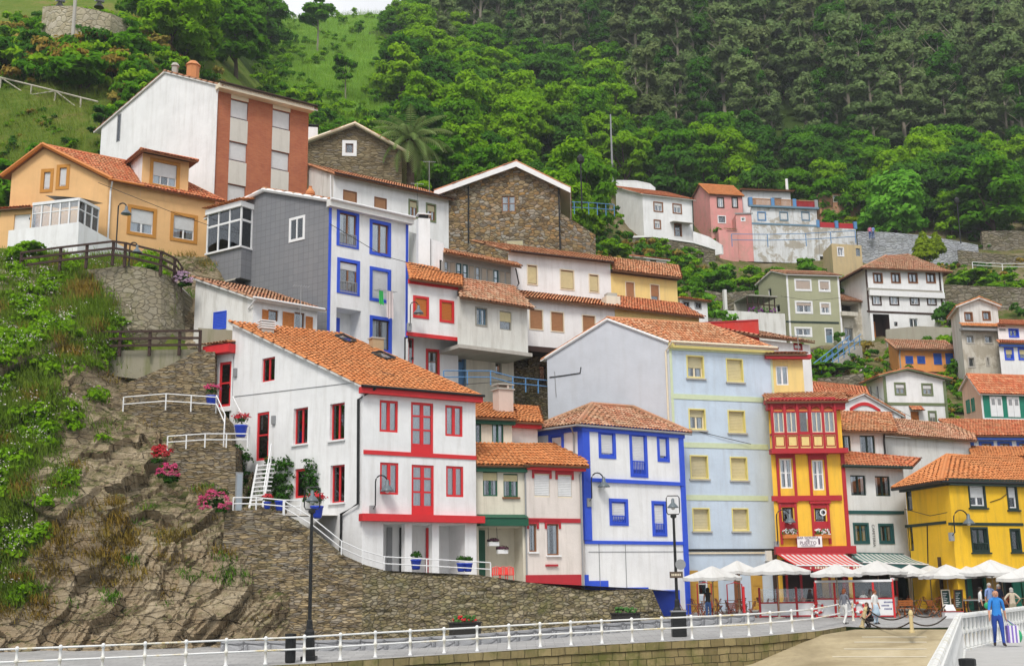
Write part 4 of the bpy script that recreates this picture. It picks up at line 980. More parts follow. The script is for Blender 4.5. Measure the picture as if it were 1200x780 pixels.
def blue_trim_house():
 pl=W3([(247,262,76),(386,238,70),(478,260,73.8)])
 h=House('town_house','tall white house with blue window surrounds and a grey slate-clad side wall',V((pl[1].x,pl[1].y,zat(386,420,70))))
 f=Fac(None,pl[0],pl[1]);a=f.uv(247,256);b=f.uv(311,224);c=f.uv(386,236)
 f0,f1,_,_=h.prism(pl,0,[(0,a[1]),(b[0]/f.L,b[1]),(1,c[1])],zat(386,470,70),[SLATECL,WHITE,WHITE,WHITE])
 f0 .win(339,254,357.5,282.5,WTRIM,2,1,sw=.1,sm=WTRIM,cur=.5,rec=.02);f0 .win(289,314,294,321,BLACK,1,1)
 bw=dict(sw=.2,sm=BLUE,rec=.14)
 f1 .win(394.5,247,420.6,290,WOOD,2,1,cur=.5,rail=GREYM,**bw);f1 .win(433,259,458,300,WOOD,2,1,cur=.7,**bw)
 f1 .win(394.8,303.7,421.5,345,WOOD,2,1,blind=.25,bm=WHITEB,rail=GREYM,**bw);f1 .win(433,314,458,354,WTRIM,2,1,blind=1,bm=WHITEB,**bw);f1 .win(433,371,459,413,DWOOD,2,1,cur=.5,**bw)
 u0,z0,u1,z1=f1 .rect(394,362,423,400);z0-=.6;f1 .holes.append((u0,z0,u1,z1,1.2,WHITE));mb=MB();mb.face([f1 .P(u0,z0,-1.2),f1 .P(u1,z0,-1.2),f1 .P(u1,z1,-1.2),f1 .P(u0,z1,-1.2)],WHITE);h.part('porch_wall',mb)
 mb=MB();f1 .bx(mb,u0+.05,z0,u0+.95,z1-.35,-1.19,-1.12,BLUE);f1 .bx(mb,u0+.15,z0+.2,u0+.85,z0+1.0,-1.12,-1.1,BLUE);h.part('door',mb)
 f1 .bandz(-.02,zat(386,440,70),.16,c[1]-.4,BLUE,'corner_strip',.04);f1 .bandz(f1 .L-.16,zat(386,470,70),f1 .L+.02,c[1]-.4,BLUE,'corner_strip',.04)
 f1 .bandz(-.2,c[1]-.4,f1 .L+.2,c[1]+.02,SOFFITW,'cornice',.4)
 h.roof(T_MIX,oe=.45,og=.2,soffit=SOFFITW)
 mb=MB();w=.16
 for(p,q)in((a,b),(b,c)):mb.tube([f0 .P(p[0],p[1]+.05,.14),f0 .P(q[0],q[1]+.05,.14)],.14,WTRIM,6)
 h.part('verge',mb)
 h.gutter(f1 .P(-.2,c[1]+.02,.5),f1 .P(f1 .L+.2,c[1]+.02,.5),WTRIM,.08)
 u0,z0,u1,z1=f0 .rect(256,250,296,296);pr=1.0;B=MB()
 f0 .bx(B,u0,z0-2.1,u1,z0,.003,pr-.1,SLATECL);f0 .bx(B,u0-.05,z0-.12,u1+.05,z0,.003,pr+.06,WTRIM);f0 .bx(B,u0-.08,z1-.1,u1+.08,z1+.25,.003,pr+.12,WTRIM)
 for k in range(4):
  u=u0+(u1-u0-.1)*k/3;f0 .bx(B,u,z0,u+.1,z1-.1,pr-.1,pr,WTRIM)
 f0 .bx(B,u1-.09,z0,u1,z1-.1,.003,.1,WTRIM);f0 .bx(B,u0,z0+(z1-z0)*.62,u1,z0+(z1-z0)*.67,pr-.1,pr-.01,WTRIM);f0 .bx(B,u1-.08,z0+(z1-z0)*.62,u1-.002,z0+(z1-z0)*.67,.1,pr-.1,WTRIM)
 bay=h.part('bay_window',B)
 g=MB();f0 .bx(g,u0+.05,z0,u1-.05,z1-.1,pr-.06,pr-.05,GLASS);f0 .bx(g,u1-.06,z0,u1-.05,z1-.1,.1,pr-.1,GLASS);f0 .bx(g,u0+.1,z0+.05,u1-.1,z0+(z1-z0)*.64,pr-.13,pr-.12,CURT);f0 .bx(g,u1-.13,z0+.05,u1-.12,z1-.1,.12,pr-.15,CURT);g.build('pane',bay)
 g=MB();tiles(g,[f0 .P(u0-.2,z1+.27,pr+.3),f0 .P(u1+.2,z1+.27,pr+.3),f0 .P(u1+.2,z1+.6,.0),f0 .P(u0-.2,z1+.6,.0)],T_OR);g.build('bay_roof',bay)
 g=MB();g.face([f0 .P(u0-1.2,z0-2.2,pr),f0 .P(u1-.4,z0-2.2,pr),f0 .P(u1-.4,z0-.9,.1),f0 .P(u0-.4,z0-.9,.1)],GREYWOOD);f0 .bx(g,u0-1.2,z0-3.2,u1-.4,z0-2.22,.01,pr-.02,DARK);h.part('side_canopy',g)
 mb=MB();mb.lathe(at(363.5,229,72),[(.22,-.9),(.2,0),(.3,.05),(.3,.2),(.1,.5),(.12,.6)],paint('clay_pot',(.55,.22,.08)),10);mb.build('chimney',h.roofob)
 h.done();return f0,f1
BTF0,BTF1=blue_trim_house()
def blue_shutter_cottage():
 pl=W3([(229,340,68.0),(297,352,66),(372,361,68.9)])
 h=House('cottage','low white cottage with blue shutter and orange wooden shutters below the slate-clad house',V((pl[1].x,pl[1].y,zat(297,390,66))))
 f=Fac(None,pl[0],pl[1]);zl,zr=f.uv(231,328)[1],f.uv(296,351.5)[1]
 f0,f1,_,_=h.prism(pl,0,[(0,zl),(1,zr)],zat(297,420,66),[WHITE_OLD,WHITE,WHITE,WHITE])
 f0 .shutter(250.5,365,265.5,386,BLUE)
 f1 .win(314,363,326,376,WOOD,1,1);f1 .win(345,366,357,386,WOOD,1,1,cur=.3)
 for a in((307,363,314,377),(331,366,344,386),(358,371,366,388)):f1 .shutter(*a,WOODO)
 h.roof(T_OLD,oe=.4,og=.25,soffit=SOFFITW);h.gutter(f1 .P(-.3,zr+.02,.5),f1 .P(f1 .L+.2,zr+.02,.5),WTRIM,.07);h.pipe([f1 .P(-.1,zr,.5),f0 .P(f0 .L-.3,zr-.5,.08)],WTRIM,.05)
 h.done()
blue_shutter_cottage()
def red_frame_house():
 h=House('town_house','white house with red framed orange shutters and red band beside the blue-trimmed house',at(508,450,68))
 pl=W2((478,340,67.4),(536,345,69.2),6);ze=zat(480,327,67.4)
 f=h.box(pl,ze,zat(480,393,67.4),[WHITE])[0]
 rw=dict(sw=.14,sm=RED,rec=.1)
 f.win(484,347,502.5,373,WOODO,1,1,blind=1,bm=WOODO,**rw);f.win(515,351.7,532,378,WOODO,1,1,blind=1,bm=WOODO,**rw)
 f.bandz(-.1,zat(480,393,67.4)-.02,f.L,zat(480,389,67.4),RED,'band',.12)
 pl2=W2((479,420,69.0),(537,425,70.8),5);g=h.box(pl2,ze-1,zat(479,480,69),[WHITE])[0]
 g.win(499,409,515,440,WOOD,1,2,cur=.5,**rw);g.win(478.5,396,485,440,RED,1,1,rec=.1,name='door')
 LEAN([pl[0],pl[1],at(540,310,73.0),at(478,310,71.5)],ze,2.0,T_OR,.45,.1,hh=h)
 f.bandz(0,ze-.25,f.L,ze,RED,'fascia',.12)
 h.done()
 h=House('town_house','white house with a grey glazed wooden gallery and blue door under its jutting storey',at(577,450,71))
 pl=W2((536,350,68.6),(618,365,71.6),6);ze=zat(536,345,68.6)-.1;zb=zat(536,404,68.6)
 WD=plaster('dull_white_plaster',(.66,.66,.62),.5)
 f=h.box(pl,ze,zb,[WD])[0]
 f.win(557,360,571,382,GREYBLUE,2,1,sw=.08,sm=GREYWOOD,cur=.3);f.win(585.6,364.5,599.5,386.6,GREYWOOD,1,1,blind=.55,bm=YBL,rec=.14)
 mb=MB();f.bx(mb,-.1,zb-.22,f.L+.1,zb-.004,-3,.3,CONCRETE);h.part('floor_slab',mb)
 pl2=W2((519,420,71.0),(602,430,74.0),5);g=h.box(pl2,zb+.1,zat(536,470,71),[CREAM])[0]
 g.win(530,416,546,452,STEELBLUE,1,1,sw=.1,sm=GREYBLUE,panel=.8,name='door');g.win(580.5,422,588,439,GREYWOOD,1,1)
 LEAN([pl[0],pl[1],at(600,335,74.2),at(536,330,71.6)],ze,zat(560,334,73)-ze,T_OLD,.55,.15,hh=h)
 pl3=W2((519,320,71.2),(599,335,74.4),4.5);zg=zat(520,296,71.2);zg0=zat(560,348,72.6)
 k=h.box(pl3,zg,zg0-.6,[paint('gallery_boards',(.36,.37,.36),.85)])[0];n=11;w=k.L/n
 zlo=k.uv(545,340)[1]
 for i in range(n):
  bl=i in(2,3,8);a=w*i+.05
  k.winm(a,zlo,a+w-.1,zg-.5,TEAL if bl else GREYWOOD,1,3,blind=0 if(bl or i in(0,5))else 1,bm=plaster('board_grey',(.42,.38,.32),.4),cur=.9 if bl else 0,rec=.05,fw=.06)
 LEAN(pl3,zg-.1,1.5,T_MIX,.7,.35,hh=h)
 h.pipe([k.P(k.L,zg-.3,.5),k.P(k.L+.4,zg-1.2,.3),k.P(k.L+.1,zg-1.8,.1)],BLACK,.05)
 A,B=at(479,300,75),at(520,300,71.3);q=Fac(h,A,B);q.mat=WHITE;q.poly=[(0,zg0-3),(q.L,zg0-3),(q.L,zat(520,285,71.3)),(0,zat(479,271,75))];h.facs.append(q)
 mb=MB();p=at(496,268,72.6);mb.box(p-V((0,0,3)),.75,.6,3.6,WHITE,.3);mb.box(p+V((0,0,.6)),.55,.45,.25,BLACK,.3);mb.box(p+V((0,0,.85)),.85,.7,.08,WHITE,.3);h.part('chimney',mb)
 h.done()
red_frame_house()
def long_rows():
 h=House('row_house','long white two-storey row house with tan shutters and two bands of tiled roof',at(655,410,78))
 pl=W2((596,320,78),(716,335,81.3),7);ze=zat(601,296,78.2)
 f=h.box(pl,ze,zat(600,380,78),[WHITE])[0]
 for a in((617.4,310,630,334),(656,315.7,673,340),(689.8,321,702,343)):f.win(*a,WOOD,1,1,blind=1,bm=YBL,sw=.07,sm=CREAMTR,rec=.12)
 LEAN([pl[0],pl[1],at(716,305,86),at(553,285,83)],ze,2.2,T_MIX,.45,.1,hh=h)
 pl2=W2((617,370,74.2),(721,385,77.2),5);z2=zat(617,350,74.2)
 g=h.box(pl2,z2,zat(620,405,74.2),[WHITE])[0]
 for a in((620,362,636.5,386.6),(645,365,661,389),(682,369,698,392)):g.win(*a,TAN,1,1,blind=1,bm=TAN,sw=.06,sm=CREAMTR,rec=.12)
 LEAN([pl2[0],pl2[1],pl[1],pl[0]],z2,zat(660,345,79)-z2,T_MIX,.45,.1,hh=h)
 mb=MB();g.bx(mb,-.2,zat(620,405,74.2)-.35,g.L,zat(620,405,74.2)-.004,-3,.12,DWOOD);h.part('floor_beam',mb)
 h.gutter(f.P(0,ze-.05,.5),f.P(f.L,ze-.05,.5),DWOOD,.07)
 A,B=at(600,440,75.5),at(650,450,76.5);q=Fac(h,A,B);q.mat=SLATEG;zz=zat(620,405,74.2)-.3;q.poly=[(0,zz-7),(q.L,zz-7),(q.L,zz),(0,zz)];h.facs.append(q)
 q.win(632,428,640,450,DWOOD,1,1)
 h.done()
 h=House('row_house','pale yellow row house with tan shutters at the end of the long white row',at(755,385,82))
 pl=W2((716,335,81.3),(794,345,83.8),7);ze=zat(716,316,81.3);f=h.box(pl,ze,zat(716,390,81.3),[PALEYEL])[0]
 for a in((732.7,330,744,351),(761.8,333,773,354)):f.win(*a,TAN,1,1,blind=1 if a[0]<740 else .7,bm=TAN,sw=.06,sm=CREAMTR,rec=.12)
 LEAN([pl[0],pl[1],at(794,318,89),at(716,305,86)],ze-.05,2.1,T_MIX,.5,.1,hh=h)
 pl2=W2((721,380,77.2),(820,390,80.4),5);z2=zat(721,361,77.2);g=h.box(pl2,z2,zat(721,420,77.2),[PALEYEL])[0]
 LEAN([pl2[0],pl2[1],pl[1],pl[0]],z2,zat(760,352,82.5)-z2,T_RED,.45,.15,hh=h)
 f.bandz(0,ze-.25,f.L,ze,DWOOD,'fascia',.3)
 mb=MB();p=at(716,357,78);mb.box(p-V((0,0,1)),1.0,.9,1.5,CREAM,.3);mb.box(p+V((0,0,.5)),.7,.6,.25,CONCRETE,.3);mb.build('chimney',h.roofob)
 h.done()
long_rows()
def stone_houses():
 h=House('stone_house','small slate stone house with white-framed attic window below the palm',at(417,210,95))
 pl=W2((361,180,95),(471,180,96),9);f=Fac(None,pl[0],pl[1]);a,b,c=f.uv(361,168),f.uv(416,148),f.uv(471,178)
 f=h.prism(pl,0,[(0,a[1]),(b[0]/f.L,b[1]),(1,c[1])],zat(417,245,95),[RUBBLE2])[0]
 f.win(401,164.6,418,183,WOOD,1,1,sw=.28,sm=WTRIM,rec=.15);h.roof(T_MIX,oe=.6,og=.5,soffit=SOFFITW)
 mb=MB();mb.tube([f.P(-.5,a[1]-.1,.45),f.P(b[0],b[1]+.08,.45),f.P(f.L+.5,c[1]-.2,.45)],.14,CREAMTR,6);h.part('verge',mb)
 mb=MB();p=at(366,156,98);mb.box(p-V((0,0,1)),.9,.8,1.4,WHITE,.2);mb.box(p+V((0,0,.55)),1.1,1,.08,BLACK,.2);mb.box(p+V((0,0,.4)),.5,.5,.2,BLACK,.2);mb.build('chimney',h.roofob)
 h.done()
 h=House('stone_house','large brown rubble stone house with white bargeboards and central attic window',at(600,300,88))
 pl=W2((521,250,88),(657,250,87.6),12);f=Fac(None,pl[0],pl[1]);a,b,c=f.uv(521,224),f.uv(605,194),f.uv(657,219)
 f=h.prism(pl,0,[(0,a[1]),(b[0]/f.L,b[1]),(1,c[1])],zat(600,330,88),[RUBBLE])[0]
 f.win(588,229.5,604,248,WOOD,2,2,cur=.6,rec=.12);f.win(594,281,613,296,GREYWOOD,1,1,blind=.6,rec=.1)
 h.roof(T_MIX,oe=.8,og=.6,soffit=SOFFITW)
 mb=MB();w=.3
 for p,q,e0,e1 in((a,b,-.75,0),(b,c,0,.75)):
  s=(q[1]-p[1])/(q[0]-p[0]);P0=(p[0]+e0,p[1]+s*e0);P1=(q[0]+e1,q[1]+s*e1)
  mb.raw([f.P(P0[0],P0[1]-.3,.62),f.P(P1[0],P1[1]-.3,.62),f.P(P1[0],P1[1]+.1,.62),f.P(P0[0],P0[1]+.1,.62),f.P(P0[0],P0[1]-.3,.5),f.P(P1[0],P1[1]-.3,.5),f.P(P1[0],P1[1]+.1,.5),f.P(P0[0],P0[1]+.1,.5)],[(0,1,2,3),(5,4,7,6),(4,5,1,0),(3,2,6,7)],WTRIM)
 h.part('bargeboard',mb)
 h.pipe([f.P(*f.uv(549,219),.1),f.P(*f.uv(549,285),.1)],BLACK,.06);h.pipe([f.P(f.L-.1,c[1],.1),f.P(f.L-.1,c[1]-5,.1)],BLACK,.06)
 h.done()
 w=House('stone_wall','low sloping rubble wall leaning against the large stone house',at(676,290,88.5),'wall');A,B=at(657.5,270,87.9),at(698,285,89.5);q=Fac(w,A,B);pl=[A,B,B+V((0,.7,0)),A+V((0,.7,0))]
 w.prism(pl,0,[(0,q.uv(659,250)[1]),(.5,q.uv(678,262)[1]),(1,q.uv(697,275)[1])],zat(676,320,88),[RUBBLE]);w.done()
stone_houses()
def behind_white():
 h=House('row_house','long white house with a red tiled roof tucked behind the blue-trimmed house',at(440,280,84))
 pl=W3([(361,195,86),(391,205,82),(526,233,88)]);f=Fac(None,pl[0],pl[1]);zl=f.uv(362,194)[1];zr=f.uv(390,206)[1]
 f0,f1,_,_=h.prism(pl,0,[(0,zl),(1,zr)],zat(400,320,82),[WHITE_OLD,WHITE,WHITE,WHITE])
 for a in((402,223.7,418,240),(438.5,231.7,453,248)):f1 .win(*a,TAN,1,1,blind=1,bm=TAN,sw=.06,sm=WOOD,rec=.1)
 for a in((478.5,234,490,255.4),(499,238.5,511,260)):f1 .win(*a,WOOD,2,1,blind=.4,cur=.4,bm=BEIGEB,sw=.12,sm=OLIVE,rec=.1)
 h.roof(T_MIX,oe=.5,og=.15,soffit=SOFFIT);h.gutter(f1 .P(-.2,zr,.55),f1 .P(f1 .L+.3,zr,.55),DWOOD,.07)
 h.pipe([f0 .P(f0 .L-.1,zr,.2),f0 .P(f0 .L-.1,zr-3,.1)],WTRIM,.05)
 h.done()
behind_white()
def orange_house():
 pl=W3([(13,215,75.0),(127,212,74.2),(252,232,78.6)])
 h=House('detached_house','orange-beige house with brick window surrounds and glazed porch up on the left',V((pl[1].x,pl[1].y,zat(127,330,74))))
 f=Fac(None,pl[0],pl[1]);a,b,c=f.uv(13,203),f.uv(53,173),f.uv(127,210)
 f0,f1,f2,f3=h.prism(pl,0,[(0,a[1]),(b[0]/f.L,b[1]),(1,c[1])],zat(127,430,74),[ORANGEBEIGE])
 bb=dict(sw=.22,sm=BROWNBR,rec=.15)
 for q in((47.7,198,62.5,225.5),(66,193,81.5,222)):f0 .win(*q,WTRIM,1,1,blind=.97,bm=WHITEB,**bb)
 for q in((149,242,183.4,277),(199.4,250,231.4,284)):f1 .win(*q,WTRIM,2,1,blind=.6,bm=WHITEB,cur=.6,**bb)
 h.roof(T_RED,oe=.6,og=.35,soffit=WOOD)
 mb=MB();mb.tube([f0 .P(-.55,a[1]-.25,.3),f0 .P(b[0],b[1]+.12,.3),f0 .P(f.L+.4,c[1]-.1,.3)],.15,WOODO,6);h.part('verge',mb)
 u0,z0,u1,z1=f1 .rect(166,188,221,220);zt=f1 .uv(190,184)[1]
 D=MB();A,B=f1 .P(u0,0,.02),f1 .P(u1,0,.02)
 dp=[V((A.x,A.y,0)),V((B.x,B.y,0)),V((B.x,B.y,0))-f1 .n*6,V((A.x,A.y,0))-f1 .n*6]
 d=h.box(dp,zt,c[1]-.8,[ORANGEBEIGE,ORANGEBEIGE,ORANGEBEIGE,WHITE])[0];d.win(175.4,187.7,210.8,221,WTRIM,3,1,blind=.62,bm=WHITEB,cur=.5,**bb)
 hip_c=(dp[0]+dp[1]+dp[2]+dp[3])/4;sv=h.roofob
 h.hip(dp,zt+.05,zt+.95,(dp[0].x*.5+dp[1].x*.5-f1 .n.x*2,dp[0].y*.5+dp[1].y*.5-f1 .n.y*2),(hip_c.x,hip_c.y),T_RED,.6,WOOD,name='dormer_roof')
 h.gutter(f1 .P(-.2,c[1]-.2,.62),f1 .P(u0,c[1]-.2,.62),WOODO,.07);h.pipe([f1 .P(.1,c[1]-.3,.5),f1 .P(.15,c[1]-.8,.1),f1 .P(.15,c[1]-5,.1)],WTRIM,.06)
 A,B,C2=at(38,250,71.5),at(92,248,70.6),at(116,248,72.6);zc,z0=zat(92,235,70.6),zat(92,264,70.6);G=MB();GL=MB()
 for P0,P1,n in((A,B,5),(B,C2,3)):
  q=Fac(h,P0,P1)
  for i in range(n+1):u=q.L*i/n;q.bx(G,max(0,u-.05),z0,min(q.L,u+.05),zc,-.06,.02,WTRIM)
  q.bx(G,0,zc,q.L,zc+.18,-.1,.06,WTRIM);q.bx(G,0,z0+(zc-z0)*.65,q.L,z0+(zc-z0)*.69,-.05,.01,WTRIM);q.bx(GL,0,z0,q.L,zc,-.03,-.02,GLASS)
  G.face([q.P(0,zc+.18,.06),q.P(q.L,zc+.18,.06),q.P(q.L,zc+.6,-2.5),q.P(0,zc+.6,-2.5)],GREYM)
 p=h.part('glazed_porch',G);GL.build('pane',p)
 h.done()
 w=House('parapet_wall','white parapet wall running in front of the glazed porch of the orange-beige house',at(92,285,70),'wall')
 for P0,P1,a,b in((at(10,270,70.5),at(92,270,69.6),263,260),(at(92,270,69.6),at(153,285,73.4),260,274)):
  q=Fac(w,P0,P1);z1=zat(92,260,69.6);q.poly=[(0,z1-6),(q.L,z1-6),(q.L,z1-(0 if b==260 else .75)),(0,z1-(.2 if a==263 else 0))];q.mat=WHITE;w.facs.append(q)
  r=Fac(w,P1-q.n*.25,P0-q.n*.25);r.poly=[(q.L-u,z)for u,z in q.poly][::-1];r.poly=[(0,z1-6),(q.L,z1-6),(q.L,q.poly[3][1]),(0,q.poly[2][1])];r.mat=WHITE;w.facs.append(r)
  w.extra.face([q.P(0,q.poly[3][1]),q.P(q.L,q.poly[2][1]),q.P(q.L,q.poly[2][1],-.25),q.P(0,q.poly[3][1],-.25)],WHITE)
 w.part('coping',w.extra);w.done()
 w=House('lean_to','white shed door under a small tiled lean-to left of the glazed porch',at(25,262,73),'shed')
 pl=W2((0,255,73.4),(37,255,73),2);z=zat(18,245,73);q=w.box(pl,z,z-3.5,[ORANGEBEIGE])[0];q.win(16,251,35,275,WTRIM,1,1,panel=.95,name='door');LEAN(pl,z,.5,T_RED,.3,.1,hh=w);w.done()
orange_house()
def brick_block():
 pl=W3([(119,150,88),(254,102,81),(362,125,85.5)])
 h=House('apartment_block','tall block with bare white gable and red brick front of white window strips',V((pl[1].x,pl[1].y,zat(254,260,81))))
 f=Fac(None,pl[0],pl[1]);a,b,c=f.uv(136,128),f.uv(194,86),f.uv(254,101)
 z0=zat(254,330,81);f0,f1,_,_=h.prism(pl,0,[(max(0,a[0]/f.L),a[1]),(b[0]/f.L,b[1]),(1,c[1])]if False else[(0,a[1]-1.2),(b[0]/f.L,b[1]),(1,c[1])],z0,[WHITE,BRICK,BRICK,WHITE])
 f0 .win(137,134,141.5,166,GREYM,1,1,rec=.05)
 for x0,x1,y in((270.5,291,112),(319.5,340,124)):
  u0,_,u1,_=f1 .rect(x0,y,x1,y+20);zt=f1 .uv((x0+x1)/2,y)[1];k=3.25
  f1 .bandz(u0,zt-.38,u1,zt,CREAMTR,'panel',.03)
  for i in range(4):
   t=zt-.4-i*k;f1 .winm(u0,t-1.45,u1,t,GREYM,1,1,blind=.96,bm=WHITEB,rec=.2);f1 .bandz(u0,t-k+.02,u1,t-1.47,plaster('grey_white_panel',(.60,.58,.53),.35),'panel',.03)
 h.roof(T_OLD,oe=.75,og=.15,soffit=SOFFITW);f1 .bandz(-.1,c[1]-.35,f1 .L+.1,c[1]+.0,CREAMTR,'cornice',.7)
 h.gutter(f1 .P(-.1,c[1]+.05,.8),f1 .P(f1 .L+.3,c[1]+.05,.8),DWOOD,.09);h.pipe([f1 .P(.0,c[1],.6),f1 .P(.02,c[1]-.6,.1),f1 .P(.02,c[1]-9,.1)],WTRIM,.06)
 mb=MB();p=at(205,83,85);mb.lathe(p,[(.25,-.8),(.25,.3),(.35,.35),(.2,.6)],CONCRETE,8);q=at(226,84,85);mb.lathe(q,[(.5,-.8),(.5,.4),(.6,.45),(.3,.8)],paint('clay_pot',(.55,.22,.08)),8);mb.build('chimney',h.roofob)
 h.done()
brick_block()
def simple(name,label,px,d,**k):return House(name,label,at(*px,d),**k)
def far_houses():
 h=House('house','red walled house with white gable end and tiled roof behind the pale blue house',at(925,430,80))
 pl=W3([(828,384,78.6),(890,397,78),(949,401,80)]);zl,zr=zat(836,382,82),zat(890,398,78)
 f0,f1,_,_=h.box(pl,zr,10,[REDWALL,WHITE,WHITE,WHITE]);f0 .poly=[f0 .poly[0],f0 .poly[1],(f0 .L,zr),(0,zr)]
 f1 .win(930,402,940,410,DRED,1,1,blind=1,bm=WHITEB,sw=.06,sm=DRED);f1 .win(930,424,940,436,DRED,2,1,sw=.06,sm=DRED)
 zz=zat(862,377,78.2);f0 .bandz(-.4,zr-.1,f0 .L,zz,REDWALL,'parapet',.1,-.3);f0 .bandz(-.4,zz,f0 .L,zz+.08,DRED,'coping',.14,-.34);LEAN([pl[1],pl[2],pl[3],pl[0]],zr+.1,.9,T_OLD,.4,.1,hh=h);h.done()
 h=House('house','half hidden house showing only its red tiled roof above the yellow gallery house',at(985,470,92));pl=W2((945,470,89),(1014,470,92),7);z=zat(980,463,90);h.box(pl,z,z-5,[WHITE_OLD]);LEAN(pl,z,2.0,T_RED,.4,.2,hh=h);h.done()
 h=House('house','white gabled house with a wide red arched window',at(1015,490,86));pl=W2((986,480,86),(1056,490,88),7);f=Fac(None,pl[0],pl[1]);a,b,c=f.uv(986,474),f.uv(1013,463),f.uv(1056,487)
 f=h.prism(pl,0,[(0,a[1]),(b[0]/f.L,b[1]),(1,c[1])],zat(1015,520,86),[WHITE])[0]
 u0,z0,u1,z1=f.rect(996,475,1031.5,490);w=(u1-u0);mb=MB();f.bx(mb,u0,z0,u0+.22,z1-.25,.003,.06,RED);f.bx(mb,u1-.22,z0,u1,z1-.25,.003,.06,RED)
 pts=[(u0+w*k/10,z1-.25+.5*math.sin(math.pi*k/10))for k in range(11)]
 for p,q in zip(pts,pts[1:]):mb.raw([f.P(p[0],p[1]-.25,.06),f.P(q[0],q[1]-.25,.06),f.P(*q,.06),f.P(*p,.06),f.P(p[0],p[1]-.25,.003),f.P(q[0],q[1]-.25,.003),f.P(*q,.003),f.P(*p,.003)],[(0,1,2,3),(3,2,6,7),(4,5,1,0)],RED)
 h.part('arch_surround',mb)
 for k in(0,1):f.winm(u0+.3+k*(w-.6)*.52,z0,u0+.3+k*(w-.6)*.52+(w-.6)*.46,z1-.4,WTRIM,2,2,cur=.3,rec=.1)
 h.roof(T_MIX,oe=.35,og=.25,soffit=SOFFITW);h.done()
 h=House('house','white house with olive green window trim, corner strips and a low wide gable',at(1060,500,98));pl=W3([(1016,460,101),(1035,452,97.5),(1108,450,98.5)]);f=Fac(None,pl[1],pl[2]);a,b,c=f.uv(1035,441),f.uv(1062,434),f.uv(1108,445)
 fs=h.prism(pl,1,[(0,a[1]),(b[0]/f.L,b[1]),(1,c[1])],zat(1060,515,98),[WHITE]);f0,f=fs[0],fs[1]
 for q in((1048,447.8,1061.5,463),(1079.8,448.8,1093.3,463.7),(1087.8,481,1098,499),(1046,481,1056,492)):f.win(*q,GREYWOOD,2,2,sw=.13,sm=OLIVE,blind=.4,bm=WHITEB,cur=.6,rec=.1)
 f.win(1067.7,482,1077.3,500,WOODO,1,1,panel=.9,name='door',rec=.1);u0,z0,u1,z1=f.rect(1065,476,1080,482);mb=MB();tiles(mb,[f.P(u0,z0,.6),f.P(u1,z0,.6),f.P(u1,z1,0),f.P(u0,z1,0)],T_RED);mb.face([f.P(u0,z0,.6),f.P(u1,z0,.6),f.P(u1,z1,0),f.P(u0,z1,0)],WOOD);h.part('porch_roof',mb)
 f.band(1036,472.5,1108,474,.22,OLIVE);f.bandz(0,f.poly[0][1],.25,a[1],OLIVE,'corner_strip');f.bandz(f.L-.25,f.poly[0][1],f.L,c[1]-.1,OLIVE,'corner_strip')
 for x in(1019,1027):f0 .win(x,452,x+2.5,468,GREYM,1,1)
 h.roof(T_RED,oe=.5,og=.4,soffit=OLIVE);h.done()
 h=House('house','bright orange house with small deep blue shutters and weathered grey-orange roof',at(1085,440,110));pl=W3([(1040.5,400,113.5),(1052,410,109.5),(1118,409,110.5)]);ze=zat(1052,409,109.5)
 f0,f,_,_=h.prism(pl,0,[(0,ze+1.6),(1,ze)],zat(1080,480,110),[ORANGE])
 for q in((1061,417,1070,426),(1074.8,417,1084,426),(1094,413.7,1103.4,427),(1108,413.7,1117,427)):f.win(*q,BLUE2,2,1,sw=.1,sm=BLUE2,blind=1,bm=BLUE2,rec=.04)
 f.band(1053,436,1118,437,.2,DWOOD);h.roof(T_OLD,oe=.5,og=.3);h.pipe([f.P(.1,ze,.3),f.P(.1,ze-.5,.1),f.P(.1,ze-4,.1)],GREYM,.07);mb=MB();f.bx(mb,f.L*.25,ze-2.9,f.L,ze-2.75,.01,1.3,DWOOD);h.part('balcony_slab',mb)
 A,B=at(1110,420,110.6),at(1126,420,111.5);q=Fac(h,A,B);z=zat(1118,412,110.6);q.poly=[(0,z-8),(q.L,z-8),(q.L,z),(0,z)];q.mat=ORANGE;h.facs.append(q);h.done()
 h=House('house','big white three-storey house with two rows of four brown windows and hipped roof',at(1060,395,126));pl=W3([(985,330,130),(1015.5,316,124),(1104,318,126)]);ze=zat(1015,314,124);f0,f,_,_=h.box(pl,ze,zat(1060,425,124),[WHITE])
 for y0,y1,xs in((319.5,332,(1023,1044,1064,1085)),(344.8,357.8,(1021.5,1042,1066,1086))):
  for x in xs:f.win(x,y0,x+11.4,y1,DWOOD if y0<330 else WTRIM,2,1,sw=.14,sm=WOOD if y0<330 else DWOOD,cur=.6,rec=.1)
 f.band(1016,340,1104,341.5,.3,GREYWOOD,off=.12);f.bandz(0,f.uv(1060,342)[1]-.6,f.L+.2,f.uv(1060,342)[1],WTRIM,'ledge',.3);f.band(1016,366,1104,367,.2,DWOOD)
 for x in(1016.5,1102.5):f.strip(x-1,316,x+1,366,DWOOD)
 u0,z0,u1,z1=f.rect(1024,368,1043,400);f.holes.append((u0,z0,u1,z1,1.5,DWOOD));mb=MB();mb.face([f.P(u0,z0,-1.5),f.P(u1,z0,-1.5),f.P(u1,z1,-1.5),f.P(u0,z1,-1.5)],DWOOD);f.bx(mb,u0+.3,z0,u0+1.0,z1-.5,-1.49,-1.4,WOODO);h.part('garage',mb);f.win(1048,377,1052,382,DWOOD,1,1);f.win(1066,373,1076,383,WTRIM,2,1,cur=.5)
 r0,r1=at(1038,300,132),at(1062,303,135);h.hip(pl,ze,r0 .z,(r0 .x,r0 .y),(r1 .x,r1 .y),T_OLD,.8);h.done()
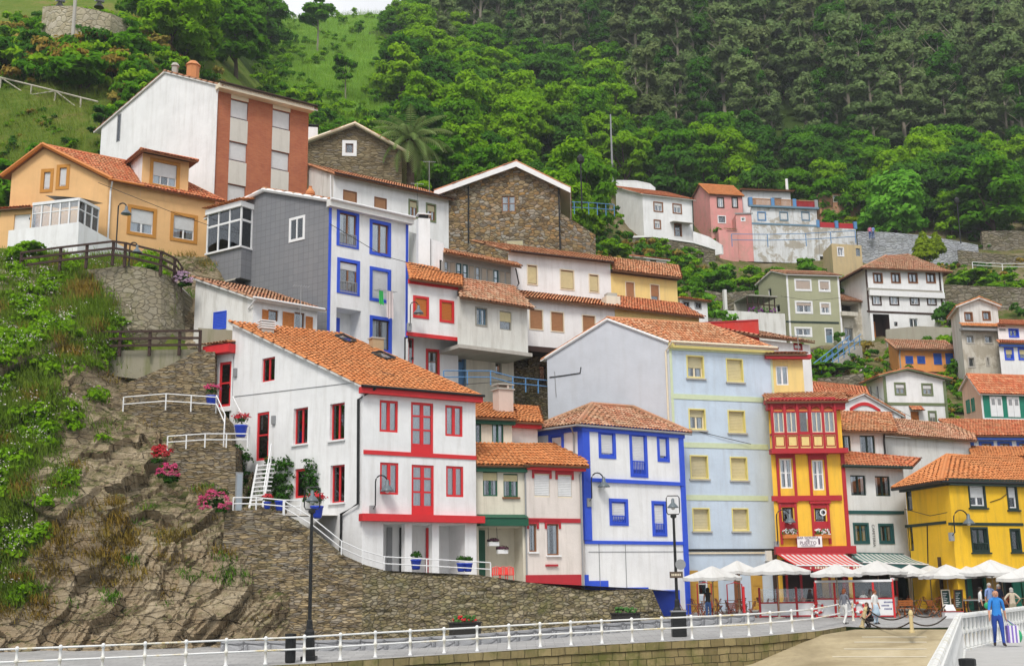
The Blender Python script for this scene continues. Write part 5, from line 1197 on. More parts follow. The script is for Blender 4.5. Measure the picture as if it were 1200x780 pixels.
 h=House('house','crumbling narrow house with broken roof squeezed between the olive house and the big white house',at(996,395,125));pl=W2((984,375,125),(1014,375,126),5);z=zat(996,352,125);f=h.box(pl,z,zat(996,420,125),[GREYOLD])[0]
 u0,z0,u1,z1=f.rect(986,354,1006,367);f.holes.append((u0,z0,u1,z1,1.5,GREYOLD));mb=MB();mb.face([f.P(u0,z0,-1.5),f.P(u1,z0,-1.5),f.P(u1,z1,-1.5),f.P(u0,z1,-1.5)],DARK);h.part('open_loft',mb)
 f.win(990,384,1000,400,GREYWOOD,2,1);f.bandz(-.2,z0-.5,f.L-1.5,z0-.05,GREYOLD,'balcony',.9);LEAN(pl,z,1.8,T_OLD,.5,.1,hh=h);h.done()
 h=House('house','olive green house with white window surrounds and four upper windows',at(950,400,124));pl=W3([(889,340,128),(921,326,123.5),(983,328,124.5)]);ze=zat(921,322,123.5);f=Fac(None,pl[0],pl[1]);a=f.uv(889,333);b=f.uv(905,320)
 f0,f,_,_=h.prism(pl,0,[(0,a[1]),(b[0]/f.L,max(b[1],ze+.9)),(1,ze)],zat(950,425,123),[GREENGREY])
 ww=dict(sw=.17,sm=WTRIM,rec=.1)
 for q,bl in(((931,326.8,951,341),1),((959,328,973,342),.9),((931.6,352.4,952.4,367.6),.3),((960.7,354,973.5,368.6),.4),((931,383,951.7,394.6),0)):f.win(*q,WTRIM,2,1,blind=bl,bm=paint('pinkish_blind',(.55,.46,.4)),cur=.4,**ww)
 f.win(966.6,384,976.6,401.5,GREYBLUE,1,1,sw=.12,sm=WTRIM,panel=.5,name='door');f0 .win(900,338,904,349,WTRIM,1,1);f0 .win(909,357,914,366,WTRIM,1,1)
 f.band(921,377,983,378,.2,DKGREEN,'cable');f.bandz(0,f.poly[0][1],.2,ze,WTRIM,'corner_strip');f.bandz(f.L-.2,f.poly[0][1],f.L,ze,WTRIM,'corner_strip');h.roof(T_OLD,oe=.35,og=.2,soffit=SOFFITW);h.done()
 h=House('outbuilding','low white terrace building with open veranda and purple flowers beside the olive house',at(880,375,120));pl=W2((850,370,119),(920,372,121),6);z=zat(880,363,119);f=h.box(pl,z,zat(880,410,118),[WHITE_OLD])[0]
 mb=MB();u0,_,u1,_=f.rect(877,360,909,364)
 for k in range(6):u=u0+(u1-u0)*k/5;f.bx(mb,u-.05,z,u+.05,z+1.7,-.2,-.1,DWOOD)
 f.bx(mb,u0,z+.8,u1,z+.9,-.2,-.1,DWOOD);f.bx(mb,u0,z+1.65,u1+.2,z+1.8,-3,.2,GREYWOOD);f.bx(mb,u0,z,u1,z+1.7,-3.1,-3,GREYOLD);h.part('veranda',mb)
 mb=MB();r=random.Random(3);
 for i in range(40):mb.ball(f.P(r.uniform(u0,u1),z+r.uniform(.0,.5),r.uniform(-.3,.05)),.12,.12,.1,paint('purple_flower',(.25,.05,.3))if i%2 else paint('leaf_green_paint',(.06,.16,.03)),5,3)
 kind(h.part('flowers',mb),'stuff');f.bandz(0,z,.3,z+2.2,WHITE_OLD,'pillar',.0,-.4);h.done()
 h=House('cottage','white two-storey cottage with bright red roof at the foot of the forest',at(760,275,140));pl=W3([(722,235,145),(753,230,139),(811.5,238,141.5)]);f=Fac(None,pl[0],pl[1]);zl,zr=f.uv(724,218)[1],f.uv(752,228.5)[1];f0,f,_,_=h.prism(pl,0,[(0,zl),(1,zr)],zat(760,300,138),[WHITE])
 for q in((765.6,236.5,777,248.5),(788,238.7,799,250.6),(766,257.4,774.6,268.6)):f.win(*q,WTRIM,2,1,blind=.35,bm=WHITEB,sw=.14,sm=WOOD,cur=.4,rec=.1)
 f.win(790,262,799,277,WOOD,1,2,name='door',sw=.1,sm=WOOD);u0,z0,u1,z1=f.rect(785,260,808,262);mb=MB();mb.obox(f.P(u0,z0,0),f.t*(u1-u0),f.n*1.0+V((0,0,-.15)),V((0,0,.08)),GREYWOOD);h.part('door_canopy',mb)
 h.roof(T_RED,oe=.4,og=.25,soffit=SOFFITW);h.pipe([f.P(f.L-.1,zr,.2),f.P(f.L-.1,zr-5,.1)],DKGREEN,.07);h.done()
 w=House('terrace_wall','rubble terrace wall capped in white below the white cottage with red roof',at(770,290,136),'wall');P_=[(722,280,137),(735,279,136),(765,278,135.5),(812,285,136),(838,293,137)]
 for i in range(len(P_)-1):
  A,B=at(*P_[i]),at(*P_[i+1]);q=Fac(w,A,B);q.poly=[(0,A.z-7),(q.L,A.z-7),(q.L,B.z),(0,A.z)];q.mat=GARDENST;w.facs.append(q);mb=w.extra;mb.obox(q.P(0,A.z,.12),q.t*q.L+V((0,0,B.z-A.z)),q.n*-.5,V((0,0,.22)),WTRIM)
 w.part('coping',w.extra);w.done()
 h=House('house','faded pink house with orange roof and a lower pink annex',at(845,285,145));pl=W3([(809,225,151),(831.5,228,144.5),(869.5,229,145.5)]);ze=zat(831.5,227.5,144.5);f0,f,_,_=h.prism(pl,0,[(0,ze+1.0),(.55,ze+2.2),(1,ze)],zat(845,310,142),[PINK])
 for q in((840,231,848.6,243.8),(857.4,231,864.8,243.8)):f.win(*q,WTRIM,2,1,sw=.15,sm=DWOOD,cur=.8,rec=.1)
 f.win(841,252.5,850.7,261.8,DWOOD,1,1,sw=.12,sm=WTRIM,rec=.15);h.roof(T_OR,oe=.3,og=.2)
 A,B=at(862,250,142.6),at(881,250,142.6);p2=[A,B,B+V((0,5,0)),A+V((0,5,0))];z=zat(870,251,142.6);g=h.box(p2,z,zat(870,305,142),[PINK])[0];g.win(868,254.5,873.5,259.5,WTRIM,1,1,sw=.1,sm=WTRIM);g.bandz(-.1,z,g.L+.1,z+.15,GREYM,'coping',.12)
 A,B=at(842,272,141.5),at(864,275,142);p2=[A,B,B+V((0,4,0)),A+V((0,4,0))];z=zat(850,269,141.5);g=h.box(p2,z,zat(850,305,141),[PINK])[0];mb=MB();tiles(mb,[g.P(1,z,.2),g.P(g.L,z,.2),g.P(g.L,z+.5,-1),g.P(1,z+.5,-1)],T_OLD);h.part('wall_tiles',mb);h.done()
 h=House('house','pale flat-fronted house with brown terrace balustrade beside the pink house',at(915,285,144));A,B=at(881,260,142.5),at(958,262,144);pl=[A,B,B+V((1,6,0)),A+V((1,6,0))];z=zat(900,241.5,142.8);f=h.box(pl,z,zat(900,305,142),[WHITE_PEEL])[0]
 for q in((887.5,248,897.7,258.8),(913.4,248,923.7,258.8),(939,248,949,258.8)):f.win(*q,GREYM,1,1,blind=1,bm=WHITEB,sw=.13,sm=STEELBLUE if q[0]<900 else GREYBLUE,rec=.1)
 f.band(881,262.5,958,264,.22,GREYBLUE);f.bandz(-.3,z-.2,f.L+.2,z+.02,GREYBLUE,'ledge',.35);mb=MB()
 for k in range(4):u=f.L*k/3;f.bx(mb,u-.22,z,u+.22,z+1.1,-.3,.1,STEELBLUE if k<3 else GREYM)
 k=int(f.L/.16)
 for i in range(k):u=f.L*i/k;f.bx(mb,u,z+.1,u+.09,z+.9,-.1,-.02,DRED if u>f.L*.66 else TAN)
 f.bx(mb,0,z+.9,f.L,z+1.0,-.15,.02,TAN);h.part('balustrade',mb)
 A,B=at(870,232,147),at(926.5,232,148);p2=[A,B,B+V((0,5,0)),A+V((0,5,0))];z2=zat(895,223,147);g=h.box(p2,z2,z-1,[WHITE])[0]
 for q in((876,232,886,242),(905,231.5,916,242)):g.win(*q,WOOD,1,1,sw=.1,sm=GREYM,rec=.1)
 LEAN(p2,z2,.8,T_MIX,.6,.3,hh=h);mb=MB();mb.tube([g.P(g.L-.2,z2,-.5),g.P(g.L-.2,z2+2,-.5)],.18,WTRIM,6);h.part('chimney_pipe',mb);h.done()
 w=House('terrace_wall','peeling pale terrace wall with brown parapet panels right of the flat-fronted house',at(980,275,145),'wall');A,B=at(959,270,144),at(1003,272,145);pl=[A,B,B+V((0,3,0)),A+V((0,3,0))];z=zat(980,267,144.4);f=w.box(pl,z,zat(980,300,144),[WHITE_PEEL])[0];mb=MB()
 for k in range(3):u=f.L*k/2;f.bx(mb,u-.2,z,u+.2,z+.95,-.3,.06,STEELBLUE)
 for k in range(2):f.bx(mb,f.L*k/2+.3,z+.02,f.L*(k+1)/2-.3,z+.7,-.2,-.02,DRED)
 w.part('parapet',mb);w.done()
 h=House('ruin','low brick ruin with three empty window holes under the forest',at(985,240,152));A,B=at(960,235,152),at(1009,236,153);pl=[A,B,B+V((0,4,0)),A+V((0,4,0))];z=zat(985,226,152);f=h.box(pl,z,z-6,[plaster('raw_brick_plaster',(.48,.24,.14),.8,peel=.5)])[0]
 for x in(976,993):f.win(x,229,x+6,237,GREYM,1,1,sw=.08,sm=GREYOLD)
 h.done()
 h=House('hut','small beige stone hut with narrow white window on the slope',at(990,300,134));A,B=at(975,295,134),at(1010,296,135);pl=[A,B,B+V((0,4,0)),A+V((0,4,0))];z=zat(990,285,134);f=h.box(pl,z,z-4,[plaster('beige_render',(.52,.42,.24),.6)])[0];f.win(981,289.5,989,300.5,WTRIM,2,1,sw=.1,sm=WTRIM,cur=.3);f.win(1003,291,1008,300,GREYBLUE,1,1);h.done()
 h=House('cottage','small white cottage roof and window peeping over the long tiled row',at(765,312,112));pl=W3([(741,310,114),(757,304,111),(781,307,112)]);ze=zat(757,303,111);f0,f,_,_=h.prism(pl,0,[(0,ze+1.0),(1,ze)],ze-4,[WHITE]);f.win(762,304.5,769.5,311.5,DWOOD,1,1,cur=.4);h.roof(T_RED,oe=.3,og=.3,soffit=SOFFITW);h.done()
 h=House('cottage','little white house with orange roof right of the pale yellow row house',at(812,362,98));pl=W2((797,357,97),(829,359,98.5),6);z=zat(812,350,97);f=h.box(pl,z,z-6,[WHITE])[0]
 for q in((800,353,808,361),(814,354,822,362)):f.win(*q,DWOOD,2,1,cur=.4,sw=.08,sm=GREYM)
 LEAN(pl,z,1.4,T_OR,.3,.2,hh=h);h.done()
 h=House('house','old house with whitewashed gable above a stained grey abandoned storey',at(1147,430,106));pl=W3([(1114,372,110),(1124.5,370,105.5),(1170,371,106.2)]);f=Fac(None,pl[1],pl[2]);a,b,c=f.uv(1124.5,360),f.uv(1147,351),f.uv(1170,359.5);fs=h.prism(pl,1,[(0,a[1]),(b[0]/f.L,b[1]),(1,c[1])],f.uv(1147,381)[1],[WHITE_OLD]);f0,f=fs[0],fs[1]
 for q in((1130,365.4,1140,376.5),(1151,364.3,1161,375.6)):f.win(*q,WOOD,1,1,sw=.1,sm=WOOD,cur=.4,rec=.12)
 h.roof(T_OR,oe=.35,og=.4,soffit=SOFFITW);zz=f.uv(1147,381)[1];g=Fac(h,f.P(0,0),f.P(f.L,0));g.poly=[(0,zz-9),(g.L,zz-9),(g.L,zz),(0,zz)];g.mat=GREYOLD;h.facs.append(g);f0 .poly[0]=(0,zz-9);f0 .poly[1]=(f0 .L,zz-9)
 for q,c_ in(((1131.5,392,1142,403),.5),((1153,392,1164,403),0),((1134,417.7,1143,431),0),((1155.4,417.7,1160,429),.4)):g.win(*q,GREYWOOD,1,1,sw=.12,sm=CONCRETE,cur=c_,rec=.15)
 mb=MB();tiles(mb,[g.P(-.2,zz-.3,.7),g.P(g.L+.2,zz-.3,.7),g.P(g.L+.2,zz+.15,.02),g.P(-.2,zz+.15,.02)],T_OR);g.bx(mb,-.2,zz-.6,g.L+.2,zz-.38,.01,.6,GREYM);h.part('tile_canopy',mb);h.done()
 h=House('house','white house with bright blue windows between two tile bands at the right edge',at(1185,420,104));pl=W2((1169.5,390,105.5),(1262,394,107),7);z=zat(1185,381,105.5);f=h.box(pl,z,zat(1185,402,105),[WHITE])[0];f.win(1182,385,1194,395.4,BLUE,2,1,sw=.1,sm=BLUE);f.win(1215,386,1228,396,BLUE,2,1,sw=.1,sm=BLUE);LEAN(pl,z,zat(1185,368,109)-z,T_RED,.4,.2,hh=h)
 pl2=W2((1171,410,103),(1262,414,104.5),3);z2=zat(1185,402.5,103);g=h.box(pl2,z2,z2-6,[WHITE])[0]
 for q in((1177,407,1188,422),(1193,407,1204,422),(1220,408,1231,423)):g.win(*q,BLUE,1,1,sw=.14,sm=BLUE,blind=.55,bm=YBL,rec=.1)
 LEAN([pl2[0],pl2[1],pl[1],pl[0]],z2,.7,T_RED,.4,.2,hh=h);g.bandz(0,z2-.25,g.L,z2,BLUE2,'fascia',.3);h.done()
 h=House('house','salmon-sided house with green panels and tall white double shutters',at(1150,490,92));pl=W3([(1127,455,95),(1149,461,91),(1290,466,93.5)]);ze=zat(1149,460,91);f=Fac(None,pl[0],pl[1]);b=f.uv(1135.5,441);f0,f1,_,_=h.prism(pl,0,[(0,ze+.9),(b[0]/f.L,b[1]),(1,ze)],ze-6,[SALMON,WHITE,WHITE,WHITE])
 z1,z0=f1 .uv(1165,462)[1],f1 .uv(1165,489.5)[1];f1 .bandz(.15,z0,f1 .L,z1,GREENSH,'panel',.03)
 for x in(1160,1180,1203):
  u0,_,u1,_=f1 .rect(x,464,x+14.5,488)
  mb=MB()
  for k in(0,1):
   a=u0+(u1-u0)*k/2;b2=u0+(u1-u0)*(k+1)/2-.03;f1 .bx(mb,a,z0+.1,b2,z1-.15,.032,.09,WTRIM);f1 .bx(mb,a+.12,z0+1.0,b2-.1,z1-.35,.091,.1,GREYM)
  h.part('shutter',mb)
 for q in((1133,468,1137,484),(1139,466,1142.5,482)):f0 .shutter(*q,GREENSH)
 h.roof(T_RED,oe=.35,og=.2,soffit=SOFFITW);f1 .bandz(0,z0-.25,f1 .L,z0-.02,WTRIM,'ledge',.12);h.done()
 h=House('house','white house with deep blue fascia and blue window heads just above the yellow house roof',at(1160,525,84));pl=W2((1120,515,84),(1290,520,86),4);z=zat(1140,510,84);f=h.box(pl,z,z-4,[WHITE])[0];
 for x in(1137,1147.5,1169,1191.5,1215):f.win(x,516.5,x+17 if x>1140 else 1141.5,530,WOOD,2,1,sw=.18,sm=BLUE2,rec=.1)
 LEAN([pl[0],pl[1],at(1290,495,90),at(1101,493,88)],z,zat(1150,493,88.5)-z,T_RED,.4,.1,hh=h);f.bandz(-.1,z-.3,f.L,z-.02,BLUE2,'fascia',.3)
 p2=W2((1138,540,80),(1290,545,82),3);zz=zat(1160,535,80);g=h.box(p2,zz,zz-5,[GREYWOOD])[0];LEAN(p2,zz,zat(1160,525,83)-zz,T_OR,.35,.1,hh=h);h.done()
far_houses()
def slope_walls():
 def wall(nm,lab,pts,ht,mat,th=.5,cop=None):
  w=House(nm,lab,at(*pts[0]),'wall')
  for i in range(len(pts)-1):
   A,B=at(*pts[i]),at(*pts[i+1]);q=Fac(w,A,B);q.poly=[(0,A.z-ht),(q.L,A.z-ht),(q.L,B.z),(0,A.z)];q.mat=mat;w.facs.append(q)
   w.extra.obox(q.P(0,A.z-.01,.03 if cop else 0),q.t*q.L+V((0,0,B.z-A.z)),q.n*-th,V((0,0,.12 if cop else .02)),cop or mat)
   r=Fac(w,B-q.n*th,A-q.n*th);r.poly=[(0,A.z-ht),(r.L,A.z-ht),(r.L,A.z),(0,B.z)];r.mat=mat;w.facs.append(r)
  w.part('coping',w.extra);w.done();return w
 PALEST=stone_mat('pale_blue_washed_stone',[(.42,.45,.5),(.52,.55,.6),(.36,.38,.42),(.6,.62,.64)],1.5,4.5,(.2,.2,.2),.07,.3)
 wall('retaining_wall','long pale washed stone wall along the path above the big white house',[(1004,271,144),(1040,272,143),(1085,276,142),(1120,282,141),(1146,287,141)],4.6,PALEST)
 wall('retaining_wall','darker stacked stone wall continuing right of the pale washed wall',[(1122,293,139.5),(1160,297,138.5),(1200,300,138),(1300,306,138)],3.0,GARDENST)
 wall('retaining_wall','upper dry stone wall at the far right edge of the slope',[(1150,271,147),(1176,270,147),(1300,274,148)],3.2,GARDENST)
 wall('retaining_wall','tall mossy terrace wall above the abandoned gable house',[(1106,333,122),(1140,335,121),(1200,337,120),(1320,342,119)],7.5,GARDENST)
 wall('garden_wall','broad concrete garden wall below the big white house',[(1038,386,119),(1075,382,118.5),(1118,384,118)],5,plaster('old_concrete_wall',(.36,.34,.28),.8))
 wall('garden_wall','low rubble garden wall with a hedge left of the orange house',[(958,443,106),(985,441,105),(1012,437,105)],4,GARDENST)
 wall('garden_wall','rubble bank wall under the iron stairway',[(905,415,116),(940,412,117),(965,405,118)],6,GARDENST)
 wall('garden_wall','short rubble wall above the white terrace building',[(826,340,124),(850,343,124),(884,340,125)],4,GARDENST)
 wall('garden_wall','stone wall below the little orange-roofed cottage and roses',[(818,372,108),(846,373,109)],4.5,GARDENST)
 wall('boundary_wall','white curved boundary wall behind the red-roofed white cottage',[(722,212,150),(745,212.5,150),(762,216,150),(768,221,150)],3,WHITE,cop=WTRIM)
 wall('parapet_wall','white parapet running down from the red-roofed cottage to the pink house',[(812,271,140),(830,277,140),(846,287,139)],2.5,WHITE,.3)
 s=thing('outdoor_stairway','blue railed concrete stairway climbing between the rubble gardens','stairway',at(975,425,112));A,B=at(956,441,109.5),at(1003,404,116.5);n=22;mb=MB()
 t=(B-A);hd=V((t.x,t.y,0)).normalized();sd=V((hd.y,-hd.x,0))
 for i in range(n):p=A.lerp(B,i/n);mb.obox(p-sd*.6-V((0,0,1.2)),hd*(t.length/n),sd*1.2,V((0,0,1.2)),CONCRETE)
 mb.build('steps',s)
 for sg in(-.6,.6):
  mb=MB()
  for i in range(0,n+1,3):p=A.lerp(B,i/n)+sd*sg;mb.tube([p,p+V((0,0,1.0))],.05,STEELBLUE,5)
  for hh in(.5,1.0):mb.tube([A+sd*sg+V((0,0,hh)),B+sd*sg+V((0,0,hh))],.05,STEELBLUE,5)
  mb.build('railing',s)
 def rail(lab,pts,mat,ht=1.0,step=1.6,r=.035,bars=2,cat='railing',nm='railing'):
  o=thing(nm,lab,cat,at(*pts[0]));mb=MB();PP=[at(*p)for p in pts]
  for i in range(len(PP)-1):
   L=(PP[i+1]-PP[i]).length;k=max(1,round(L/step))
   for j in range(k+(1 if i==len(PP)-2 else 0)):
    p=PP[i].lerp(PP[i+1],j/k);q=MB();q.tube([p-V((0,0,.1)),p+V((0,0,ht))],r*1.2,mat,6);q.build('post',o)
   for b in range(bars):z=ht*(b+1)/bars;mb.tube([PP[i]+V((0,0,z)),PP[i+1]+V((0,0,z))],r,mat,6)
  mb.build('rails',o);return o
 global RAIL;RAIL=rail
 rail('thin blue path railing below the pink and pale flat-fronted houses',[(858,288,140.5),(900,288.5,140),(945,287.5,140),(1003,284,141)],STEELBLUE,1.5,3.2,.045)
 rail('blue railing on the terrace behind the large stone house',[(656,249,100),(690,250,101),(720,252,104)],STEELBLUE,1.0,1.2)
 rail('blue gallery railing before the door under the jutting white storey',[(520,449,68.6),(575,449,69.6),(601,456,70),(645,460,73)],STEELBLUE,.75,1.2)
 rail('white plank railing across the far right slope',[(1140,314,130),(1175,316,130),(1210,316,130)],WTRIM,.7,3)
slope_walls()
def plane_wall(nm,lab,pix,A,B,mat,th=.8,cat='retaining wall'):
 """pixel outline -> upright slab on the plane through A and B"""
 o=thing(nm,lab,cat,at(*A));f=Fac(None,at(*A),at(*B));q=[f.uv(*p)for p in pix];mb=MB()
 mb.face([f.P(*p)for p in q],mat,[(u,z)for u,z in q]);k=len(q)
 mb.face([f.P(*p,-th)for p in q][::-1],mat,[(u,z)for u,z in q][::-1])
 for i in range(k):
  a,b=q[i],q[(i+1)%k];mb.face([f.P(*a),f.P(*a,-th),f.P(*b,-th),f.P(*b)],mat,[(a[0],a[1]),(a[0]+th,a[1]),(b[0]+th,b[1]),(b[0],b[1])])
 mb.build('masonry',o);return o,f
STW=[]
def stone_walls():
 a=plane_wall('retaining_wall','upper slate retaining wall stepping down left of the red porch door',[(124,480),(140,452),(198,428),(228,412),(252,412),(252,482),(240,486),(150,478),(130,500)],(140,470,62.8),(250,470,63.2),SLATEW,2.2)
 b=plane_wall('retaining_wall','middle slate retaining wall carrying the white handrail below the red porch door',[(118,486),(150,473),(252,474),(268,492),(272,520),(272,560),(200,560),(168,545),(140,520)],(150,500,61.2),(270,500,61.6),SLATEW,2.4)
 c=plane_wall('retaining_wall','slate retaining wall with pink hydrangeas beside the ivy and white iron stair',[(180,530),(198,525),(276,523),(276,612),(256,620),(215,592),(196,560)],(200,540,59.6),(276,540,59.8),SLATEW,2.4)
 STW.extend([a[1],b[1],c[1]])
 plane_wall('retaining_wall','concrete footing wall under the lower brown timber fence',[(78,424),(90,411),(232,409),(246,411),(252,430),(180,446),(130,440)],(90,420,63.4),(240,420,63.6),plaster('mossy_concrete',(.30,.28,.21),.9,(.16,.17,.07)),2)
 plane_wall('retaining_wall','short mossy concrete block wall left of the blue shuttered cottage',[(232,384),(274,387),(274,412),(236,412)],(232,395,64.6),(274,395,64.8),plaster('mossy_concrete',(.30,.28,.21),.9,(.16,.17,.07)),1.5)
 pts=[(100,316,66.3),(122,314,65.6),(145,311,65.2),(168,313,65.2),(188,319,65.8),(203,327,66.8),(213,338,68.2),(219,350,70.0)]
 bot=[352,378,384,386,386,384,380,376]
 o=thing('retaining_wall','tall curved mossy bastion wall under the upper brown timber fence','retaining wall',at(168,380,65));mb=MB();MC=stone_mat('mossy_bastion',[(.24,.21,.15),(.33,.29,.2),(.27,.24,.18),(.36,.33,.25)],1.9,3.4,(.17,.15,.1),.03,.8,(.12,.12,.04));u=0
 for i in range(len(pts)-1):
  A,B=at(*pts[i]),at(*pts[i+1]);C,D=at(pts[i+1][0]+1,bot[i+1],pts[i+1][2]-.7),at(pts[i][0]+1,bot[i],pts[i][2]-.7);L=(B-A).length
  mb.face([D,C,B,A],MC,[(u,D.z),(u+L,C.z),(u+L,B.z),(u,A.z)]);up=V((0,2.2,0));mb.face([A,B,B+up,A+up],CONCRETE);mb.face([D+up,A+up,B+up,C+up],MC)
  dn=V((.2,.6,-1.2));mb.face([D+dn,C+dn,C,D],MC);u+=L
 mb.build('masonry',o)
 top=[(264,598,54.2),(300,597,54.3),(335,604,54.3),(365,622,54.3),(400,650,54.6),(425,661,55.0),(450,668,55.5),(500,670.5,56.2),(560,673,57.0),(620,682,57.9),(680,690,58.8),(730,692.5,59.5),(762,691.5,60.0)]
 o=thing('retaining_wall','long slate and rubble retaining wall curving below the front row of houses','retaining wall',at(450,745,55));vs=[];uv=[];NX,NZ=260,60;tp=[at(*p)for p in top];cum=[0]
 for i in range(len(tp)-1):cum.append(cum[-1]+(tp[i+1]-tp[i]).length)
 for i in range(NX+1):
  s=cum[-1]*i/NX;k=max(0,min(len(tp)-2,int(np.searchsorted(cum,s))-1));f=(s-cum[k])/(cum[k+1]-cum[k]);p=tp[k].lerp(tp[k+1],f);b=p+V((.1,-1.0,0));zb=P(b.y)-.3
  for j in range(NZ+1):
   g=j/NZ;q=p.lerp(V((b.x,b.y,zb)),g);vs.append((q.x,q.y,q.z,s,q.z))
 a=np.array(vs);a[:,1]+=(fbm(a[:,3]*.5,a[:,4]*.5,0,4,2)-.5)*.7+(vnoise(a[:,3]*2.2,a[:,4]*6,0,7)-.5)*.16;
 fs=[];
 for i in range(NX):
  for j in range(NZ):q=i*(NZ+1)+j;fs.append((q,q+1,q+NZ+2,q+NZ+1))
 def emit(x0,x1,mat,nm):
  mb=MB();sel=[f for f in fs if x0<=a[f[0],3]<x1];mb.raw([tuple(v[:3])for v in a],sel,mat,[[(a[i,3],a[i,4])for i in f]for f in sel]);mb.build(nm,o)
 sm=cum[5];emit(-1,sm,SLATEW,'slate_masonry');emit(sm,999,SLATEG,'rubble_masonry')
 mb=MB()
 for i in range(len(tp)-1):
  n=V((0,1.0,0));
  for z_ in(0,):mb.face([tp[i],tp[i+1],tp[i+1]+n*1.2,tp[i]+n*1.2],SLATEG)
  mb.face([tp[i+1]+n*1.2,tp[i]+n*1.2,V((tp[i].x,tp[i].y+1.2,0)),V((tp[i+1].x,tp[i+1].y+1.2,0))][::-1],SLATEG)
 E=tp[-1];mb.face([E,E+V((0,1.2,0)),V((E.x,E.y+1.2,0)),V((E.x,E.y-1.0,0))],SLATEG);mb.build('capping',o)
 plane_wall('buttress','stepped stone buttress at the right end of the long retaining wall',[(740,690),(764,690),(778,722),(779,735),(740,735)],(740,710,59.2),(779,712,60.6),SLATEG,2.0)
 mb=MB();z=at(300,597,54.3).z-.05;mb.face([at(262,599,54.6),at(340,604,54.6),V((at(400,640,58).x,58.5,z)),V((at(262,600,60).x,60,z))],CONCRETE);kind(mb.build('terrace_path'),'structure')
 z=at(500,670.5,56.2).z-.35;mb=MB();p=[at(425,661,55.6),at(560,673,57.6),at(762,691,60.6),at(800,700,69),at(420,700,62)]
 mb.face([V((v.x,v.y,z-max(0,v.x-at(600,680,58).x)*.08))for v in p],CONCRETE);kind(mb.build('terrace_path'),'structure')
stone_walls()
def tubes(nm,lab,cat,runs,r,mat,org,n=6,part='rails'):
 o=thing(nm,lab,cat,org);mb=MB()
 for p in runs:mb.tube(p,r,mat,n)
 mb.build(part,o);return o
def handrails():
 RAIL('white handrail along the upper slate wall path below the red porch door',[(144,482,61.0),(194,478,61.0),(253,482,61.3)],WTRIM,.75,1.6,.03,2)
 RAIL('white handrail of the steps turning down beside the potted red flowers',[(253,482,61.3),(263,505,60.6),(262,522,60.0)],WTRIM,.85,1.4,.03,2)
 RAIL('white handrail on the slate wall above the ivy-covered wall',[(196,525,59.4),(240,522,59.4),(290,522,59.8)],WTRIM,.6,1.1,.03,2)
 RAIL('white handrail of the small steps down from the red porch door',[(272,483,62.6),(287,513,61.2),(292,520,60.5)],WTRIM,.85,1.2,.03,1)
 RAIL('white handrail around the flower pots on the lower terrace',[(273,597,54.4),(300,597,54.4),(332,600,54.4),(352,600,54.8)],WTRIM,.55,.9,.03,2)
 RAIL('long white handrail sweeping down the top of the slate wall',[(333,603,54.4),(365,622,54.5),(400,650,54.8),(425,661,55.2),(450,668,55.7),(500,670.5,56.4),(575,674.5,57.4)],WTRIM,.62,2.4,.028,2)
 s=thing('outdoor_stair','white open-tread iron stair climbing between ivy to the red door','stair',at(305,590,57));A,B=at(300,594,57.2),at(309,543,60.2);n=10;f=H1F0
 for i in range(n):
  p=A.lerp(B,(i+.5)/n);mb=MB();mb.obox(p-f.t*.55,f.t*1.1,f.n*-.3,V((0,0,.06)),WTRIM);mb.build('tread',s)
 for sg in(-.5,.5):
  mb=MB();mb.tube([A+f.t*sg,B+f.t*sg],.05,WTRIM,4);mb.build('stringer',s)
 mb=MB();mb.tube([A+f.t*.55,A+f.t*.55+V((0,0,.9)),B+f.t*.55+V((0,0,.95)),B+f.t*.55],.03,WTRIM,5);mb.build('handrail',s)
 g=thing('service_door','narrow grey metal door at the end of the slate wall beside the ivy','door',at(278,595,57));mb=MB();q=Fac(None,at(275,590,57.2),at(283,590,57.4));z0=zat(279,602,57.3);z1=zat(279,553,57.3);q.bx(mb,0,z0,q.L,z1,0,.08,GREYM);q.bx(mb,.05,z0,q.L-.05,z1-.1,.08,.1,paint('grey_blue_metal',(.3,.35,.4)));mb.build('leaf',g)
handrails()
